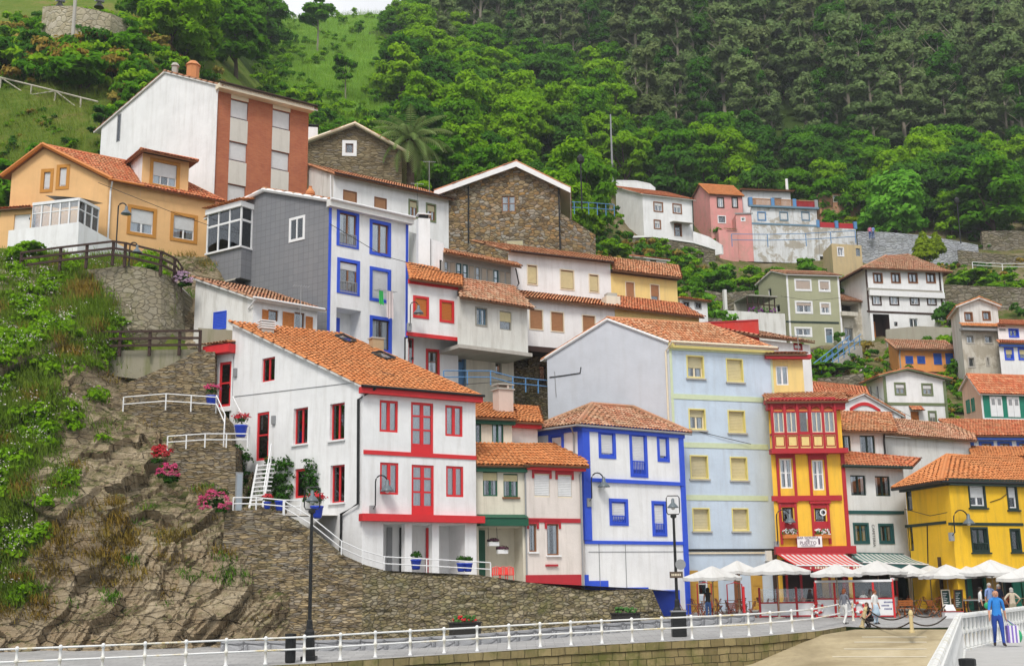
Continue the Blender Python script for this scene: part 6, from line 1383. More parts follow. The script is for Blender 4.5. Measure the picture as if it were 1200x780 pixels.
def timber_fences():
 W_=DWOOD
 def fence(lab,pts,ht,step,bars):
  o=thing('timber_fence',lab,'fence',at(*pts[0]));PP=[at(*p)for p in pts];mb=MB()
  for i in range(len(PP)-1):
   a,b=PP[i],PP[i+1];L=(b-a).length;k=max(1,round(L/step));t=(b-a).normalized();n=V((t.y,-t.x,0))
   for j in range(k+(1 if i==len(PP)-2 else 0)):
    p=a.lerp(b,j/k);q=MB();q.obox(p-V((.07,.07,.3)),V((.14,0,0)),V((0,.14,0)),V((0,0,ht+.3)),W_);q.build('post',o)
   for z,hh in bars:mb.obox(a+V((0,0,z))+n*.07,b-a,n*.05,V((0,0,hh)),W_)
  mb.build('rails',o)
 fence('upper brown timber fence curving round the bastion below the orange-beige house',[(24,318,65.5),(70,312,65.3),(132,305,64.8),(146,307,64.9),(188,317,65.6),(204,325,66.6),(212,336,68)],1.15,1.6,((.25,.13),(.62,.13),(1.02,.12)))
 fence('lower straight brown timber fence above the slate retaining walls',[(88,411,63.2),(140,411,63.2),(210,410,63.3),(234,410,63.3)],1.1,1.55,((.2,.13),(.58,.13),(.98,.12)))
 o=thing('pole_fence','weathered pole fence with diagonal braces on the upper left hillside','fence',at(0,110,93));PW=paint('bleached_pole',(.45,.42,.34),.9);mb=MB();UPP=V((0,0,1.15));T=[ground(x,y+17,84)+UPP for x,y in((-40,78),(0,88),(36,97),(64,104),(94,112),(114,117))]
 for i,(px,py)in enumerate(((0,88),(36,97),(64,104),(94,112))):
  p=T[i+1];q=MB();q.tube([p,p-V((0,0,1.15))],.08,PW,6);q.build('post',o)
 mb.tube(T,.08,PW,6);mb.build('top_rail',o);mb=MB();mb.tube([T[1],T[2]-UPP],.06,PW,5);mb.tube([T[3],T[2]-UPP*.8],.06,PW,5);mb.tube([T[3],T[4]-UPP],.06,PW,5);mb.build('brace',o)
 w=House('viewpoint_wall','round cream stone viewpoint parapet at the top left of the hillside',at(100,40,108),'viewpoint');pts=[(50,9,109),(62,8,107.5),(85,8,106.5),(108,12,106.5),(130,17,107.5),(146,24,109.5),(154,33,112)]
 MV=stone_mat('cream_cobble',[(.48,.42,.30),(.55,.5,.38),(.40,.34,.22),(.6,.55,.45)],1.5,1.8,(.3,.26,.17),.04,.5)
 for i in range(len(pts)-1):
  A,B=at(*pts[i]),at(*pts[i+1]);q=Fac(w,A,B);q.poly=[(0,A.z-3.6),(q.L,A.z-3.6),(q.L,B.z),(0,A.z)];q.mat=MV;w.facs.append(q);w.extra.obox(A-V((0,0,.01)),B-A,V((0,.5,0)),V((0,0,.1)),MV)
  pass
 w.part('coping',w.extra);w.done()
 for i,px in enumerate((70,116)):
  t=thing('viewing_binoculars',('left' if i==0 else 'right')+' dark viewing binoculars on the stone viewpoint parapet','binoculars',at(px,9,109));p=at(px,9,109);mb=MB();mb.lathe(p,[(.5,0),(.3,.3),(.14,.6)],BLACK,8);mb.build('stand',t);mb=MB();mb.tube([p+V((-.3,-.3,.75)),p+V((.3,.3,.85))],.22,GREYM,8);mb.build('optics',t)
 t=thing('utility_pole','pale concrete pole rising in front of the stone viewpoint','pole',at(86,32,104));p=at(86,32,104);mb=MB();mb.tube([p-V((0,0,1)),p+V((0,0,6))],.17,CONCRETE,8);mb.build('shaft',t)
 t=thing('utility_pole','slender grey pole standing before the forest behind the red-roofed cottage','pole',at(718,212,148));p=at(718,212,148);mb=MB();mb.tube([p-V((0,0,1)),p+V((0,0,9.2))],[.16,.1],GREYM,8);mb.build('shaft',t)
 for lab,px,py,d,h_ in(('black street lamp on the terrace right of the large stone house',682,246,98,4.2),('black street lamp beside the pale washed wall on the right slope',1126,285,139,5.0)):
  t=thing('street_lamp',lab,'street lamp',at(px,py,d));p=at(px,py,d);mb=MB();mb.tube([p,p+V((0,0,h_))],.07,BLACK,6);mb.build('post',t);mb=MB();mb.lathe(p+V((0,0,h_)),[(.1,0),(.3,.1),(.34,.5),(.2,.7),(.05,.85)],BLACK,8);mb.build('lantern',t)
timber_fences()
def bell(mb,c,s,mat):mb.lathe(c,[(.34*s,0),(.33*s,.04*s),(.2*s,.2*s),(.1*s,.3*s),(.09*s,.5*s),(.04*s,.56*s)],mat,14)
LAMPG=paint('lamp_shade_grey',(.12,.15,.17),.35)
def wall_lamp(lab,f,px,py,ptx,pty,s=1.0,pole=False):
 """bracket foot at px,py; bell shade at ptx,pty"""
 u0,z0=f.uv(px,py);u1,z1=f.uv(ptx,pty);t=thing('wall_lamp',lab,'wall lamp',f.P(u0,z0));mb=MB();o=.35;r=abs(u1-u0)*.5;zt=z1+.75*s
 pts=[f.P(u0,z0,.1),f.P(u0,z0+.2,o),f.P(u0,zt-r,o)]+[f.P((u0+u1)/2-math.cos(a)*(u1-u0)/2,zt-r+math.sin(a)*r,o)for a in[math.pi*k/8 for k in range(1,8)]]+[f.P(u1,zt-r,o),f.P(u1,z1+.5*s,o)]
 mb.tube(pts,.035*s,BLACK,6);mb.build('arm',t);mb=MB();bell(mb,f.P(u1,z1,o),s,LAMPG);sh=mb.build('shade',t,True);mb=MB();mb.ball(f.P(u1,z1+.02,o),.12*s,.12*s,.1*s,WTRIM,8,5);mb.build('globe',sh)
 mb=MB();f.bx(mb,u0-.15,z0-.25,u0+.12,z0+.2,.003,.16,GREYM);mb.build('bracket',t)
wall_lamp('black hooked wall lamp with bell shade on the white house with red windows',H1F1,436,597,450,576)
wall_lamp('black hooked wall lamp with bell shade on the left blue corner pillar',WBF,689,588,703,571)
wall_lamp('hooked wall lamp with pale bell shade before the flowered window of the gallery house',YRF,910,638,924,612.5)
wall_lamp('hooked wall lamp with bell shade on the strong yellow house',YF,1114,628,1130,614)
_q=Fac(None,at(478,340,67.2),at(500,343,67.5));wall_lamp('hooked wall lamp by the red framed shutter next to the blue strip',_q,479.5,383,489,369,.9)
def post_lamp(lab,px,py,d,px2,py2,s=.9,bend=1):
 b=at(px,py,d);h_=zat(px2,py2,d)-b.z;t=thing('street_lamp',lab,'street lamp',b);mb=MB();w=at(px2,py2,d).x-at(px,py2,d).x;r=abs(w)/2
 pts=[b,b+V((0,0,h_+.75*s-r))]+[b+V((w/2-math.cos(a)*w/2,0,h_+.75*s-r+math.sin(a)*r))for a in[math.pi*k/8 for k in range(1,9)]]+[b+V((w,0,h_+.5*s))]
 mb.tube(pts,.04,BLACK,6);mb.build('post',t);mb=MB();bell(mb,b+V((w,0,h_)),s,LAMPG);mb.build('shade',t,True)
post_lamp('thin hooked street lamp standing before the orange-beige house',136,290,66.5,145.5,251)
post_lamp('small hooked lamp at the bend of the upper brown timber fence',151,312,65,159.5,296,.8)
def promenade_lamp(lab,px,py,d,topy,sign=False):
 b=at(px,py,d);zt=zat(px,topy,d);s=(zt-b.z)/5.5;t=thing('street_lamp',lab,'street lamp',b);mb=MB()
 mb.box(b,.56,.56,.18,BLACK);mb.lathe(b+V((0,0,.18)),[(.24,0),(.21,.35),(.19,.9),(.13,1.0),(.11,1.3),(.085,1.35)],BLACK,8);mb.build('base',t)
 zp=zt-.95;mb=MB();mb.tube([b+V((0,0,1.4)),V((b.x,b.y,zp))],[.075,.058],BLACK,10);mb.lathe(V((b.x,b.y,zp-.1)),[(.08,0),(.14,.05),(.14,.14),(.08,.2)],BLACK,10);mb.build('post',t)
 mb=MB();w,h=.3,.85;c=V((b.x,b.y,zp+.08));pts=[c,c+V((w*.8,0,0)),c+V((w,0,.1)),c+V((w,0,h-.1)),c+V((w*.8,0,h)),c+V((-w*.8,0,h)),c+V((-w,0,h-.1)),c+V((-w,0,.1)),c+V((-w*.8,0,0)),c]
 mb.tube(pts,.026,BLACK,6);fr=mb.build('lantern_frame',t);mb=MB();bell(mb,c+V((0,0,.3)),.78,LAMPG);mb.build('shade',t,True);mb=MB();mb.ball(c+V((0,0,.3)),.1,.1,.1,WTRIM,8,6);mb.build('globe',t)
 if sign:
  mb=MB();z=zat(px,673,d);mb.obox(V((b.x-.3,b.y-.14,z-.14)),V((.6,0,0)),V((0,.03,0)),V((0,0,.28)),paint('brown_sign',(.10,.07,.05)));sg=mb.build('street_sign',t);fs=Fac(None,V((b.x-.3,b.y-.14,0)),V((b.x+.3,b.y-.14,0)));mb=MB()
  for k in range(6):fs.bx(mb,.08+k*.075,z-.05,.13+k*.075,z+.05,.003,.006,CREAMTR)
  mb.build('sign_marks',sg);mb=MB();c2=V((b.x+.22,b.y-.1,zat(px,661,d)));mb.tube([c2,c2+V((0,.03,0))],.24,GREYM,16);mb.build('round_sign',t)
promenade_lamp('tall black promenade lamp with framed bell lantern before the slate wall',362,774,on_plaza(362,773).y,570)
promenade_lamp('tall black promenade lamp with small brown sign before the blue-trimmed house',795,742,on_plaza(795,742).y,580,True)
def promenade_rail():
 o=thing('promenade_railing','long white two-bar metal railing along the edge of the quay','railing',EDGE[5]);base=[]
 cum=[0];R_=[V((e.x,e.y,0))for e in EDGE[:11]]
 n_=[]
 for i,e in enumerate(R_):
  t=(R_[min(i+1,len(R_)-1)]-R_[max(0,i-1)]).normalized();n_.append(V((-t.y,t.x,0)))
 R_=[r+n*.35 for r,n in zip(R_,n_)]
 for i in range(len(R_)-1):cum.append(cum[-1]+(R_[i+1]-R_[i]).length)
 def pos(s):
  k=max(0,min(len(R_)-2,int(np.searchsorted(cum,s))-1));f=(s-cum[k])/(cum[k+1]-cum[k]);p=R_[k].lerp(R_[k+1],f);return V((p.x,p.y,P(p.y)))
 N=int(cum[-1]/1.42);WR=t=None
 nt_=NT('white_railing_paint');co=nt_.coord('Object');rn=nt_.noise(co,.55,3,.6);r2=nt_.noise(co,6,4,.7)
 WR=nt_.done(nt_.mix(nt_.math('MULTIPLY',nt_.ramp(rn,[(.5,0.0),(.62,1.0)]),nt_.ramp(r2,[(.4,.2),(.65,1.0)])),(.74,.75,.75),(.62,.48,.16)),.5)
 proto=None
 for i in range(N+1):
  p=pos(cum[-1]*i/N)
  if proto is None:
   mb=MB();mb.lathe(p,[(.085,0),(.085,.04),(.055,.08),(.05,.45),(.075,.47),(.075,.56),(.05,.58),(.048,.86),(.07,.88),(.075,.96),(.05,1.0),(.02,1.02)],WR,10);proto=mb.build('post',o,True);p0=p;first=proto
  else:
   c=first.copy();COL.objects.link(c);c.parent=o;c.location=p-p0
 for z in(.93,.5):
  mb=MB();mb.tube([pos(cum[-1]*i/N)+V((0,0,z))for i in range(N+1)],.035,WR,8);mb.build('rail',o,True)
 q=thing('promenade_railing','short white railing end stretch turning towards the chain posts','railing',pos(cum[-1]));E=pos(cum[-1]);F_=on_plaza(1000,727)
 mb=MB()
 for z in(.93,.5):mb.tube([E+V((0,0,z)),F_+V((0,0,z))],.035,WR,8)
 mb.build('rails',q);mb=MB();mb.lathe(F_,[(.085,0),(.055,.08),(.05,.9),(.02,1.0)],WR,8);mb.build('post',q)
promenade_rail()
def benches():
 GR=stone_mat('granite_bench',[(.33,.34,.36),(.42,.43,.45),(.27,.28,.3)],.9,2.2,(.15,.15,.16),.04)
 o=thing('stone_bench','long low grey granite bench wall along the back of the promenade','bench',on_plaza(600,752));pts=[on_plaza(x,y)for x,y in((258,763.5),(340,763),(450,761),(560,755),(690,743.5),(790,735),(885,727.5))];mb=MB()
 for i in range(len(pts)-1):
  a,b=pts[i],pts[i+1];L=(b-a).length;t=(b-a).normalized();n=V((-t.y,t.x,0));k=max(1,round(L/1.0))
  for j in range(k):mb.obox(a+t*(L*j/k+.008),t*(L/k-.016),n*.5,V((0,0,.42)),GR)
 mb.build('blocks',o)
 for lab,px,py in(('dark trough planter with red flowers against the rubble wall',544,744),('dark trough planter standing at the buttress of the rubble wall',736,731)):
  p=on_plaza(px,py+9)+V((.0,.9,.0));t=thing('planter',lab,'planter',p);mb=MB();mb.box(p,1.3,.5,.8,paint('dark_planter',(.03,.028,.026),.8),.45);mb.box(p+V((0,0,.8)),1.4,.6,.06,paint('dark_planter',(.03,.028,.026),.8),.45);mb.build('trough',t);mb=MB();r=random.Random(px)
  for i in range(60):mb.ball(p+V((r.uniform(-.5,.5),r.uniform(-.15,.15),.86+r.uniform(0,.25))),.07,.07,.05,RED if i%3==0 and px<600 else paint('leaf_green_paint',(.06,.16,.03)),5,3)
  kind(mb.build('flowers',t),'stuff')
 for lab,px,py,d,hh,r in(('dark litter bin left of the tall black promenade lamp',340,776,None,1.05,.2),):
  p=on_plaza(px,py);t=thing('litter_bin',lab,'litter bin',p);mb=MB();mb.lathe(p,[(r*.9,0),(r,.1),(r,hh-.1),(r*1.08,hh-.06),(r*1.08,hh),(r*.8,hh+.01)],BLACK,14);mb.build('body',t)
 p=at(796,745,on_plaza(795,744).y-.6);t=thing('litter_bin','dark square litter bin at the foot of the promenade lamp with brown sign','litter bin',p);mb=MB();mb.box(p,.62,.5,1.05,BLACK);mb.box(p+V((0,0,1.05)),.68,.56,.06,GREYM);mb.build('body',t)
 p=V((at(1133,770,20.5).x,20.5,PZ));t=thing('litter_bin','black tapered plastic bin beside the white balustrade on the pier','litter bin',p);mb=MB();mb.lathe(p,[(.1,0),(.105,.02),(.125,.55),(.14,.56),(.14,.66),(.125,.67),(.11,.6)],BLACK,12);mb.build('body',t)
 PO=plaster('old_yellow_post',(.62,.50,.26),.6);ps=[]
 for lab,px,py,lean in(('leaning yellowed chain post beside the crouching woman',1010,735,-.28),('upright yellowed chain post at the head of the slipway',1069,741,0)):
  p=on_plaza(px,py);t=thing('chain_post',lab,'bollard',p);mb=MB();tp=p+V((-lean,0,1.0));mb.tube([p,p+(tp-p)*.08,p+(tp-p)*.1,p+(tp-p)*.75,p+(tp-p)*.78,p+(tp-p)*.86,tp],[.13,.13,.085,.08,.1,.1,.05],PO,10);mb.build('post',t);ps.append((p,tp))
 IRON=paint('rusty_chain',(.05,.035,.025),.7)
 def chain(lab,a,b,sag):
  t=thing('chain',lab,'chain',a);mb=MB();n=26
  for i in range(n):
   k0,k1=i/n,(i+.8)/n;q=[a.lerp(b,k)-V((0,0,sag*4*k*(1-k)))for k in(k0,k1)];mb.tube(q,.035,IRON,5)
  kind(mb.build('links',t),'stuff')
 (p0,t0),(p1,t1)=ps;pe=V((K1 .x,K1 .y,PZ+.6));pw=on_plaza(1110,733)
 chain('upper sagging chain between the two yellowed posts',t0-V((0,0,.1)),t1-V((0,0,.12)),.42);chain('lower slack chain between the two yellowed posts',p0+V((0,0,.5)),p1+V((0,0,.5)),.44)
 chain('upper sagging chain from the upright post to the pier',t1-V((0,0,.12)),pw+V((0,0,.95)),.35);chain('lower slack chain from the upright post to the pier',p1+V((0,0,.5)),pw+V((0,0,.45)),.3)
benches()
def balustrade():
 M_B=plaster('white_concrete_paint',(.68,.69,.68),.7,(.42,.37,.2))
 for lab,A,B,n in(('white concrete balustrade running along the pier towards the camera',KA,K1,62),('white concrete balustrade turning right behind the walking man',K1,K2,24)):
  o=thing('balustrade',lab,'balustrade',A);t=(B-A).normalized();nn=V((-t.y,t.x,0));L=(B-A).length;first=None
  for i in range(n):
   p=A+t*(L*(i+.5)/n)
   if first is None:mb=MB();mb.lathe(p,[(.07,.04),(.06,.1),(.052,.42),(.07,.46),(.07,.56),(.052,.6),(.06,.86),(.065,.9)],M_B,8);first=mb.build('baluster',o,True);p0=p
   else:c=first.copy();COL.objects.link(c);c.parent=o;c.location=p-p0
  mb=MB()
  for i in range(n*1):
   p=A+t*(L*i/n);mb.obox(p-nn*.09+V((0,0,.9)),t*(L/n-.012),nn*.18,V((0,0,.07)),M_B);mb.tube([p+V((0,0,.975)),p+t*(L/n-.02)+V((0,0,.975))],.06,M_B,8)
  mb.build('handrail',o);mb=MB();mb.obox(A-nn*.12,t*L,nn*.24,V((0,0,.05)),M_B);mb.obox(A-nn*.04+V((0,0,.47)),t*L,nn*.08,V((0,0,.07)),M_B);mb.build('plinth',o)
balustrade()
CANV=plaster('parasol_canvas',(.60,.60,.585),.35);CWOOD=paint('varnished_chair_wood',(.42,.13,.03),.5);CRED=paint('reddish_chair_wood',(.25,.06,.03),.5);TABLE=paint('table_top',(.30,.2,.12),.5)
def pz(px,d):q=at(px,700,d);return V((q.x,q.y,P(q.y)))
def parasol(lab,px,apex,d,r,sides=4,rot=.5):
 b=pz(px,d);za=zat(px,apex,d);h_=za-b.z;rise=r*.34;t=thing('parasol',lab,'parasol',b,'white parasols of the harbour terrace');mb=MB()
 mb.tube([b,V((b.x,b.y,za-.05))],.03,paint('parasol_pole',(.32,.24,.14),.6),8);mb.build('pole',t);mb=MB();mb.lathe(b,[(.32,0),(.32,.05),(.06,.09),(.05,.3)],CONCRETE,12);mb.build('base',t)
 mb=MB();n=8;ring=[];
 for i in range(n*4):
  a=2*math.pi*i/(n*4)+rot;k=i%4;sag=-.05*math.sin(math.pi*k/4);sq=1/max(abs(math.cos(a-rot)),abs(math.sin(a-rot)))if sides==4 else 1;sq=min(sq,1.3);ring.append((math.cos(a)*r*(sq*.84+sag*.3),math.sin(a)*r*(sq*.84+sag*.3),sag))
 N=len(ring);C=V((b.x,b.y,za));levels=[(.12,0),(.35,.30),(.7,.68),(1,1.0)];rows=[]
 for f,g in levels:rows.append([C+V((x*f,y*f,-rise*g+z*f))for x,y,z in ring])
 for i in range(N):j=(i+1)%N;[mb.face([rows[q][i],rows[q+1][i],rows[q+1][j],rows[q][j]],CANV)for q in range(3)];mb.face([rows[3][i],rows[3][i]-V((0,0,.16)),rows[3][j]-V((0,0,.16)),rows[3][j]],CANV);mb.face([rows[0][i],rows[0][j],C+V((0,0,.06))],CANV)
 mb.build('canopy',t,True);mb=MB()
 for i in range(0,N,4):mb.tube([C-V((0,0,.12)),rows[3][i]-V((0,0,.04))],.014,DWOOD,4);mb.tube([C-V((0,0,rise+.25)),C.lerp(rows[3][i],.55)-V((0,0,.03))],.012,DWOOD,4)
 mb.build('ribs',t)
for a in(('front white parasol at the left end beside the blue-trimmed house',836,664,63.5,1.5),('white parasol just behind the leftmost one against the pale blue wall',866,657.5,67,1.5),('broad white parasol before the corner of the pale blue house',912,656,64,1.65),('small low white parasol under the red striped awning',982,661.5,63.4,1.25),('white parasol in front of the green striped awning',1031,657.5,65.4,1.55),('low white parasol under the right end of the green awning',1069,662,66,1.2),('white parasol before the left corner of the strong yellow house',1112,662,63.4,1.45),('white parasol tucked behind beside the yellow house wall lamp',1129,658.5,67,1.6),('tallest white parasol above the standing group of people',1165,656.5,62.8,1.7),('white parasol behind the standing group near the right edge',1176,661,67,1.5),('nearest white parasol cut off by the right edge of the view',1207,663,60,1.6),('second white parasol over the orange wooden chairs',1092,663,66.8,1.25)):
 parasol(*a,rot=.4+(a[1]%7)*.2)
def chair(mat):
 t=thing('folding_chair','','chair',(0,0,0));t['label']='x'
 for s in(-1,1):
  for f,q in(((s*.2,-.22,0),(s*.2,.16,.86)),((s*.18,.2,0),(s*.18,-.18,.46))):mb=MB();mb.tube([f,q],.018,mat,5);mb.build('leg',t)
 mb=MB()
 for k in range(5):mb.box((0,-.18+k*.09,.44),.4,.075,.022,mat)
 mb.build('seat',t);mb=MB()
 for k in range(3):mb.obox(V((-.2,.125+k*.022,.58+k*.1)),V((.4,0,0)),V((0,.018,.0)),V((0,.016,.075)),mat)
 mb.build('backrest',t);return t
def table(mat,w=.7):
 t=thing('cafe_table','','table',(0,0,0));t['label']='x';mb=MB()
 for k in range(6):mb.box((0,-w/2+w*(k+.5)/6,.71),w,w/6-.012,.025,mat)
 mb.build('tabletop',t)
 for s in(-1,1):
  mb=MB();mb.tube([(s*w*.38,-w*.4,0),(s*w*.38,w*.4,.71)],.02,mat,5);mb.tube([(s*w*.38,w*.4,0),(s*w*.38,-w*.4,.71)],.02,mat,5);mb.build('leg',t)
 return t
def furniture():
 g=random.Random(4);c1,c2,t1=chair(CRED),chair(CWOOD),table(TABLE);used=set()
 def place(src,px,d,rz,lab,grp):
  p=pz(px,d)
  if src.name in used:o=dup(src,p,rz,lab)
  else:o=src;o.location=p;o.rotation_euler=(0,0,rz);o['label']=lab;used.add(src.name)
  o['group']=grp;return o
 T_=((812,65),(846,65.6),(868,64.8),(884,66.8),(925,66.4),(980,66.6),(1062,65),(1082,65.6),(1100,66.6),(1140,66),(1192,66),(1030,67),(828,67.6),(856,68),(906,67.8),(948,67.8),(1000,68),(1048,67.6),(1120,66.4),(1165,66.2))
 TL=('slatted table beside the blue pillar of the blue-trimmed house','slatted table right of the woman in black','slatted table beside the free red post','slatted table by the ochre door of the pale blue house','slatted table inside the glazed enclosure left of the red awning','slatted table inside the lifebuoy enclosure','slatted table in front of the orange wooden chairs','slatted table between the orange chairs and the chalkboard','slatted table behind the first chalkboard','slatted table beside the standing group','slatted table near the right edge behind the walking man','slatted table under the green striped awning','back-row table against the first ochre door of the pale blue house','back-row table between the two free dark red frames','back-row table at the second ochre door by the glazed screen','back-row table under the red striped awning','back-row table at the right end of the red awning','back-row table behind the short glazed side screen','back-row table deep behind the leaning chalkboard','back-row table behind the tall man in light blue')
 for(px,d),lab in zip(T_,TL):place(t1,px,d,g.uniform(-.3,.3),lab,'slatted cafe tables')
 for k,(px,d)in enumerate(T_):
  w=TL[k].split('table ',1)[1];place(c2 if 6<=k<=8 else c1,px-14,d+g.uniform(-.3,.3),math.pi/2+g.uniform(-.4,.4),'chair left of the table '+w,'folding chairs of the terrace')
  place(c2 if 6<=k<=8 else c1,px+13,d+g.uniform(-.3,.3),-math.pi/2+g.uniform(-.4,.4),'chair right of the table '+w,'folding chairs of the terrace')
 place(c2,1055.5,63.6,math.pi+.05,'left one of two orange wooden chairs with backs to the slipway','folding chairs of the terrace');place(c2,1063.5,63.6,math.pi-.05,'right one of two orange wooden chairs with backs to the slipway','folding chairs of the terrace');place(c2,1092,63.2,math.pi/2+.3,'single orange wooden chair left of the chalkboards','folding chairs of the terrace')
 for px,d in((824,63.6),(858,63.4)):place(c1,px,d,g.uniform(0,3),'reddish folding chair standing free near the '+('woman in black' if px<840 else 'free red post'),'folding chairs of the terrace')
 RP=paint('red_plastic',(.7,.05,.04),.35)
 for i,(px,lab)in enumerate(((582,'left red plastic chair peeping over the retaining wall'),(590,'middle red plastic chair peeping over the retaining wall'),(597,'right red plastic chair peeping over the retaining wall'))):
  p=at(px,684,59.2);t=thing('plastic_chair',lab,'chair',p);mb=MB();mb.box(p+V((0,0,.42)),.45,.42,.03,RP);mb.build('seat',t);mb=MB()
  for k in range(5):mb.obox(p+V((-.2+k*.085,.2,.45)),V((.05,0,0)),V((0,.02,0)),V((0,.06,.34)),RP)
  mb.tube([p+V((-.22,.2,.45)),p+V((-.2,.27,.78)),p+V((0,.29,.84)),p+V((.2,.27,.78)),p+V((.22,.2,.45))],.025,RP,6);mb.build('backrest',t)
  for s in(-1,1):
   for q in(-1,1):mb=MB();mb.tube([p+V((s*.22,q*.2,0)),p+V((s*.19,q*.17,.43))],.02,RP,5);mb.build('leg',t)
furniture()
def enclosures():
 WP=paint('white_panel',(.76,.77,.78),.4)
 def enc(lab,A,B,n,hp,ht,bar):
  a,b=pz(*A),pz(*B);t=thing('glazed_screen',lab,'screen',a);f=Fac(None,a,b);z=(a.z+b.z)/2;L=f.L
  for i in range(n+1):
   mb=MB();u=L*i/n;f.bx(mb,u-.05,z-.05,u+.05,z+ht,-.05,.05,DRED if not bar else RED);mb.build('post',t)
  for i in range(n):
   u0,u1=L*i/n+.06,L*(i+1)/n-.06;mb=MB();f.bx(mb,u0,z+.1,u1,z+hp,-.02,.02,WP);mb.build('panel',t);mb=MB();f.bx(mb,u0,z+hp+.08,u1,z+ht-.08,-.01,.0,GLASS);mb.build('pane',t)
  mb=MB();f.bx(mb,0,z+hp,L,z+hp+.07,-.035,.035,DRED);f.bx(mb,0,z+.03,L,z+.1,-.03,.03,DRED);mb.build('rail',t)
  if bar:mb=MB();f.bx(mb,0,z+ht-.06,L,z+ht+.06,-.09,.09,WP);mb.build('top_bar',t)
  return t,f,z
 enc('left glazed screen with white panels and dark red posts',(890,64.8),(955,64.6),3,.72,1.55,False)
 t,f,z=enc('right glazed screen with red posts, lifebuoys and a white top bar',(956,64.4),(1047,63.4),4,.92,1.85,True)
 enc('short glazed side screen running back from the right red post',(1047,63.5),(1052,67.5),1,.92,1.85,True)
 for px,lab in((958.5,'red and white lifebuoy partly hidden at the left end of the right screen'),(1006.5,'red and white lifebuoy in the middle of the right screen')):
  u=f.uv(px,708)[0];c=f.P(u,z+.5,.08);o=thing('lifebuoy',lab,'lifebuoy',c)
  for nm,mt,par in(('white_ring',WTRIM,0),('red_band',RED,1)):
   mb=MB()
   for k in range(16):
    if(k%4<2)==bool(par):pts=[c+f.t*(.25*math.cos(a))+V((0,0,.25*math.sin(a)))for a in[2*math.pi*(k+q/3)/16 for q in range(4)]];mb.tube(pts,.065,mt,8)
   mb.build(nm,o,True)
 INK=paint('blue_ink',(.04,.05,.2));u0=f.uv(1033,708)[0];mb=MB();r=random.Random(2)
 for k,ln in enumerate((9,6,8)):
  for i in range(ln):
   if r.random()<.85:f.bx(mb,u0+i*.065,z+.72-k*.17,u0+i*.065+.045,z+.80-k*.17,.021,.024,INK)
 mb.build('lettering',t)
 for lab,x0,x1,d in(('free dark red pipe frame behind the woman in black',817.5,834,66.5),('free dark red pipe frame beside the pale blue house door',852.5,870,65.5)):
  a,b=pz(x0,d),pz(x1,d);o=thing('pipe_frame',lab,'frame',a);mb=MB();zt=1.75;mb.tube([a,a+V((0,0,zt-.05)),a.lerp(b,.5)+V((0,0,zt+.05)),b+V((0,0,zt-.05)),b],.035,DRED,6);mb.build('tube',o)
 p=pz(871.5,63.2);o=thing('red_post','free standing bright red post at the front of the terrace','post',p);mb=MB();mb.tube([p,p+V((0,0,1.62))],.07,RED,8);mb.lathe(p+V((0,0,1.6)),[(.07,0),(.09,.03),(.05,.1)],RED,8);mb.build('shaft',o)
 CB=paint('chalkboard',(.02,.06,.05),.8)
 for lab,px,d,lean in(('upright green chalkboard with white menu lines and wood frame',1109,63,0),('leaning dark chalkboard with chalk lines right of the upright one',1122.5,63,.3)):
  p=pz(px,d);o=thing('menu_board',lab,'chalkboard',p);e=V((.46,0,0));up=V((lean*.35,.12,1.15));b0=p+V((-.23,0,.42));n=V((0,-.03,0));mb=MB();mb.obox(b0,e,-n,up*.82,CB);mb.build('slate',o);mb=MB()
  for q,w in((b0+n,V((.05,0,0))),(b0+n+e-V((.05,0,0)),V((.05,0,0)))):mb.obox(q,w,-n*2.2,up*.84,CREAMTR if not lean else WOOD)
  for q in(b0+n*1.1,b0+n*1.1+up*.8):mb.obox(q,e,-n*2.4,up*.05,CREAMTR if not lean else WOOD)
  mb.build('frame',o);mb=MB()
  for k in range(8):mb.obox(b0+V((.09,-.006,0))+up*(.12+k*.08),V((.12+.14*((k*37)%5)/5,0,0)),V((0,.004,0)),up*.022,WTRIM)
  mb.build('lettering',o)
  for s in(-.2,.2):mb=MB();mb.tube([p+V((s,.0,0)),p+V((s+lean*.15,0,.5))],.022,WOODO if lean else CREAMTR,5);mb.tube([p+V((s,.5,0)),p+V((s+lean*.3,.13,1.3))],.02,WOODO,5);mb.build('leg',o)
 p=pz(1115,62.4);o=thing('menu_stand','low white box stand with slanted menu lid before the chalkboards','stand',p);mb=MB();mb.box(p,.95,.4,.32,WP);mb.box(p+V((0,0,.32)),1.0,.45,.03,DRED);mb.build('box',o);mb=MB();mb.obox(p+V((-.4,-.2,.36)),V((.5,0,0)),V((0,.35,.3)),V((0,-.02,.02)),WP);mb.build('lid',o)
 p=pz(1139,63.6);o=thing('serving_table','long pale serving table between the chalkboards and the standing group','table',p);mb=MB();mb.box(p+V((0,0,.78)),1.15,.6,.06,WP);mb.build('tabletop',o)
 for s in(-1,1):mb=MB();mb.box(p+V((s*.5,0,0)),.06,.5,.78,DWOOD);mb.build('leg',o)
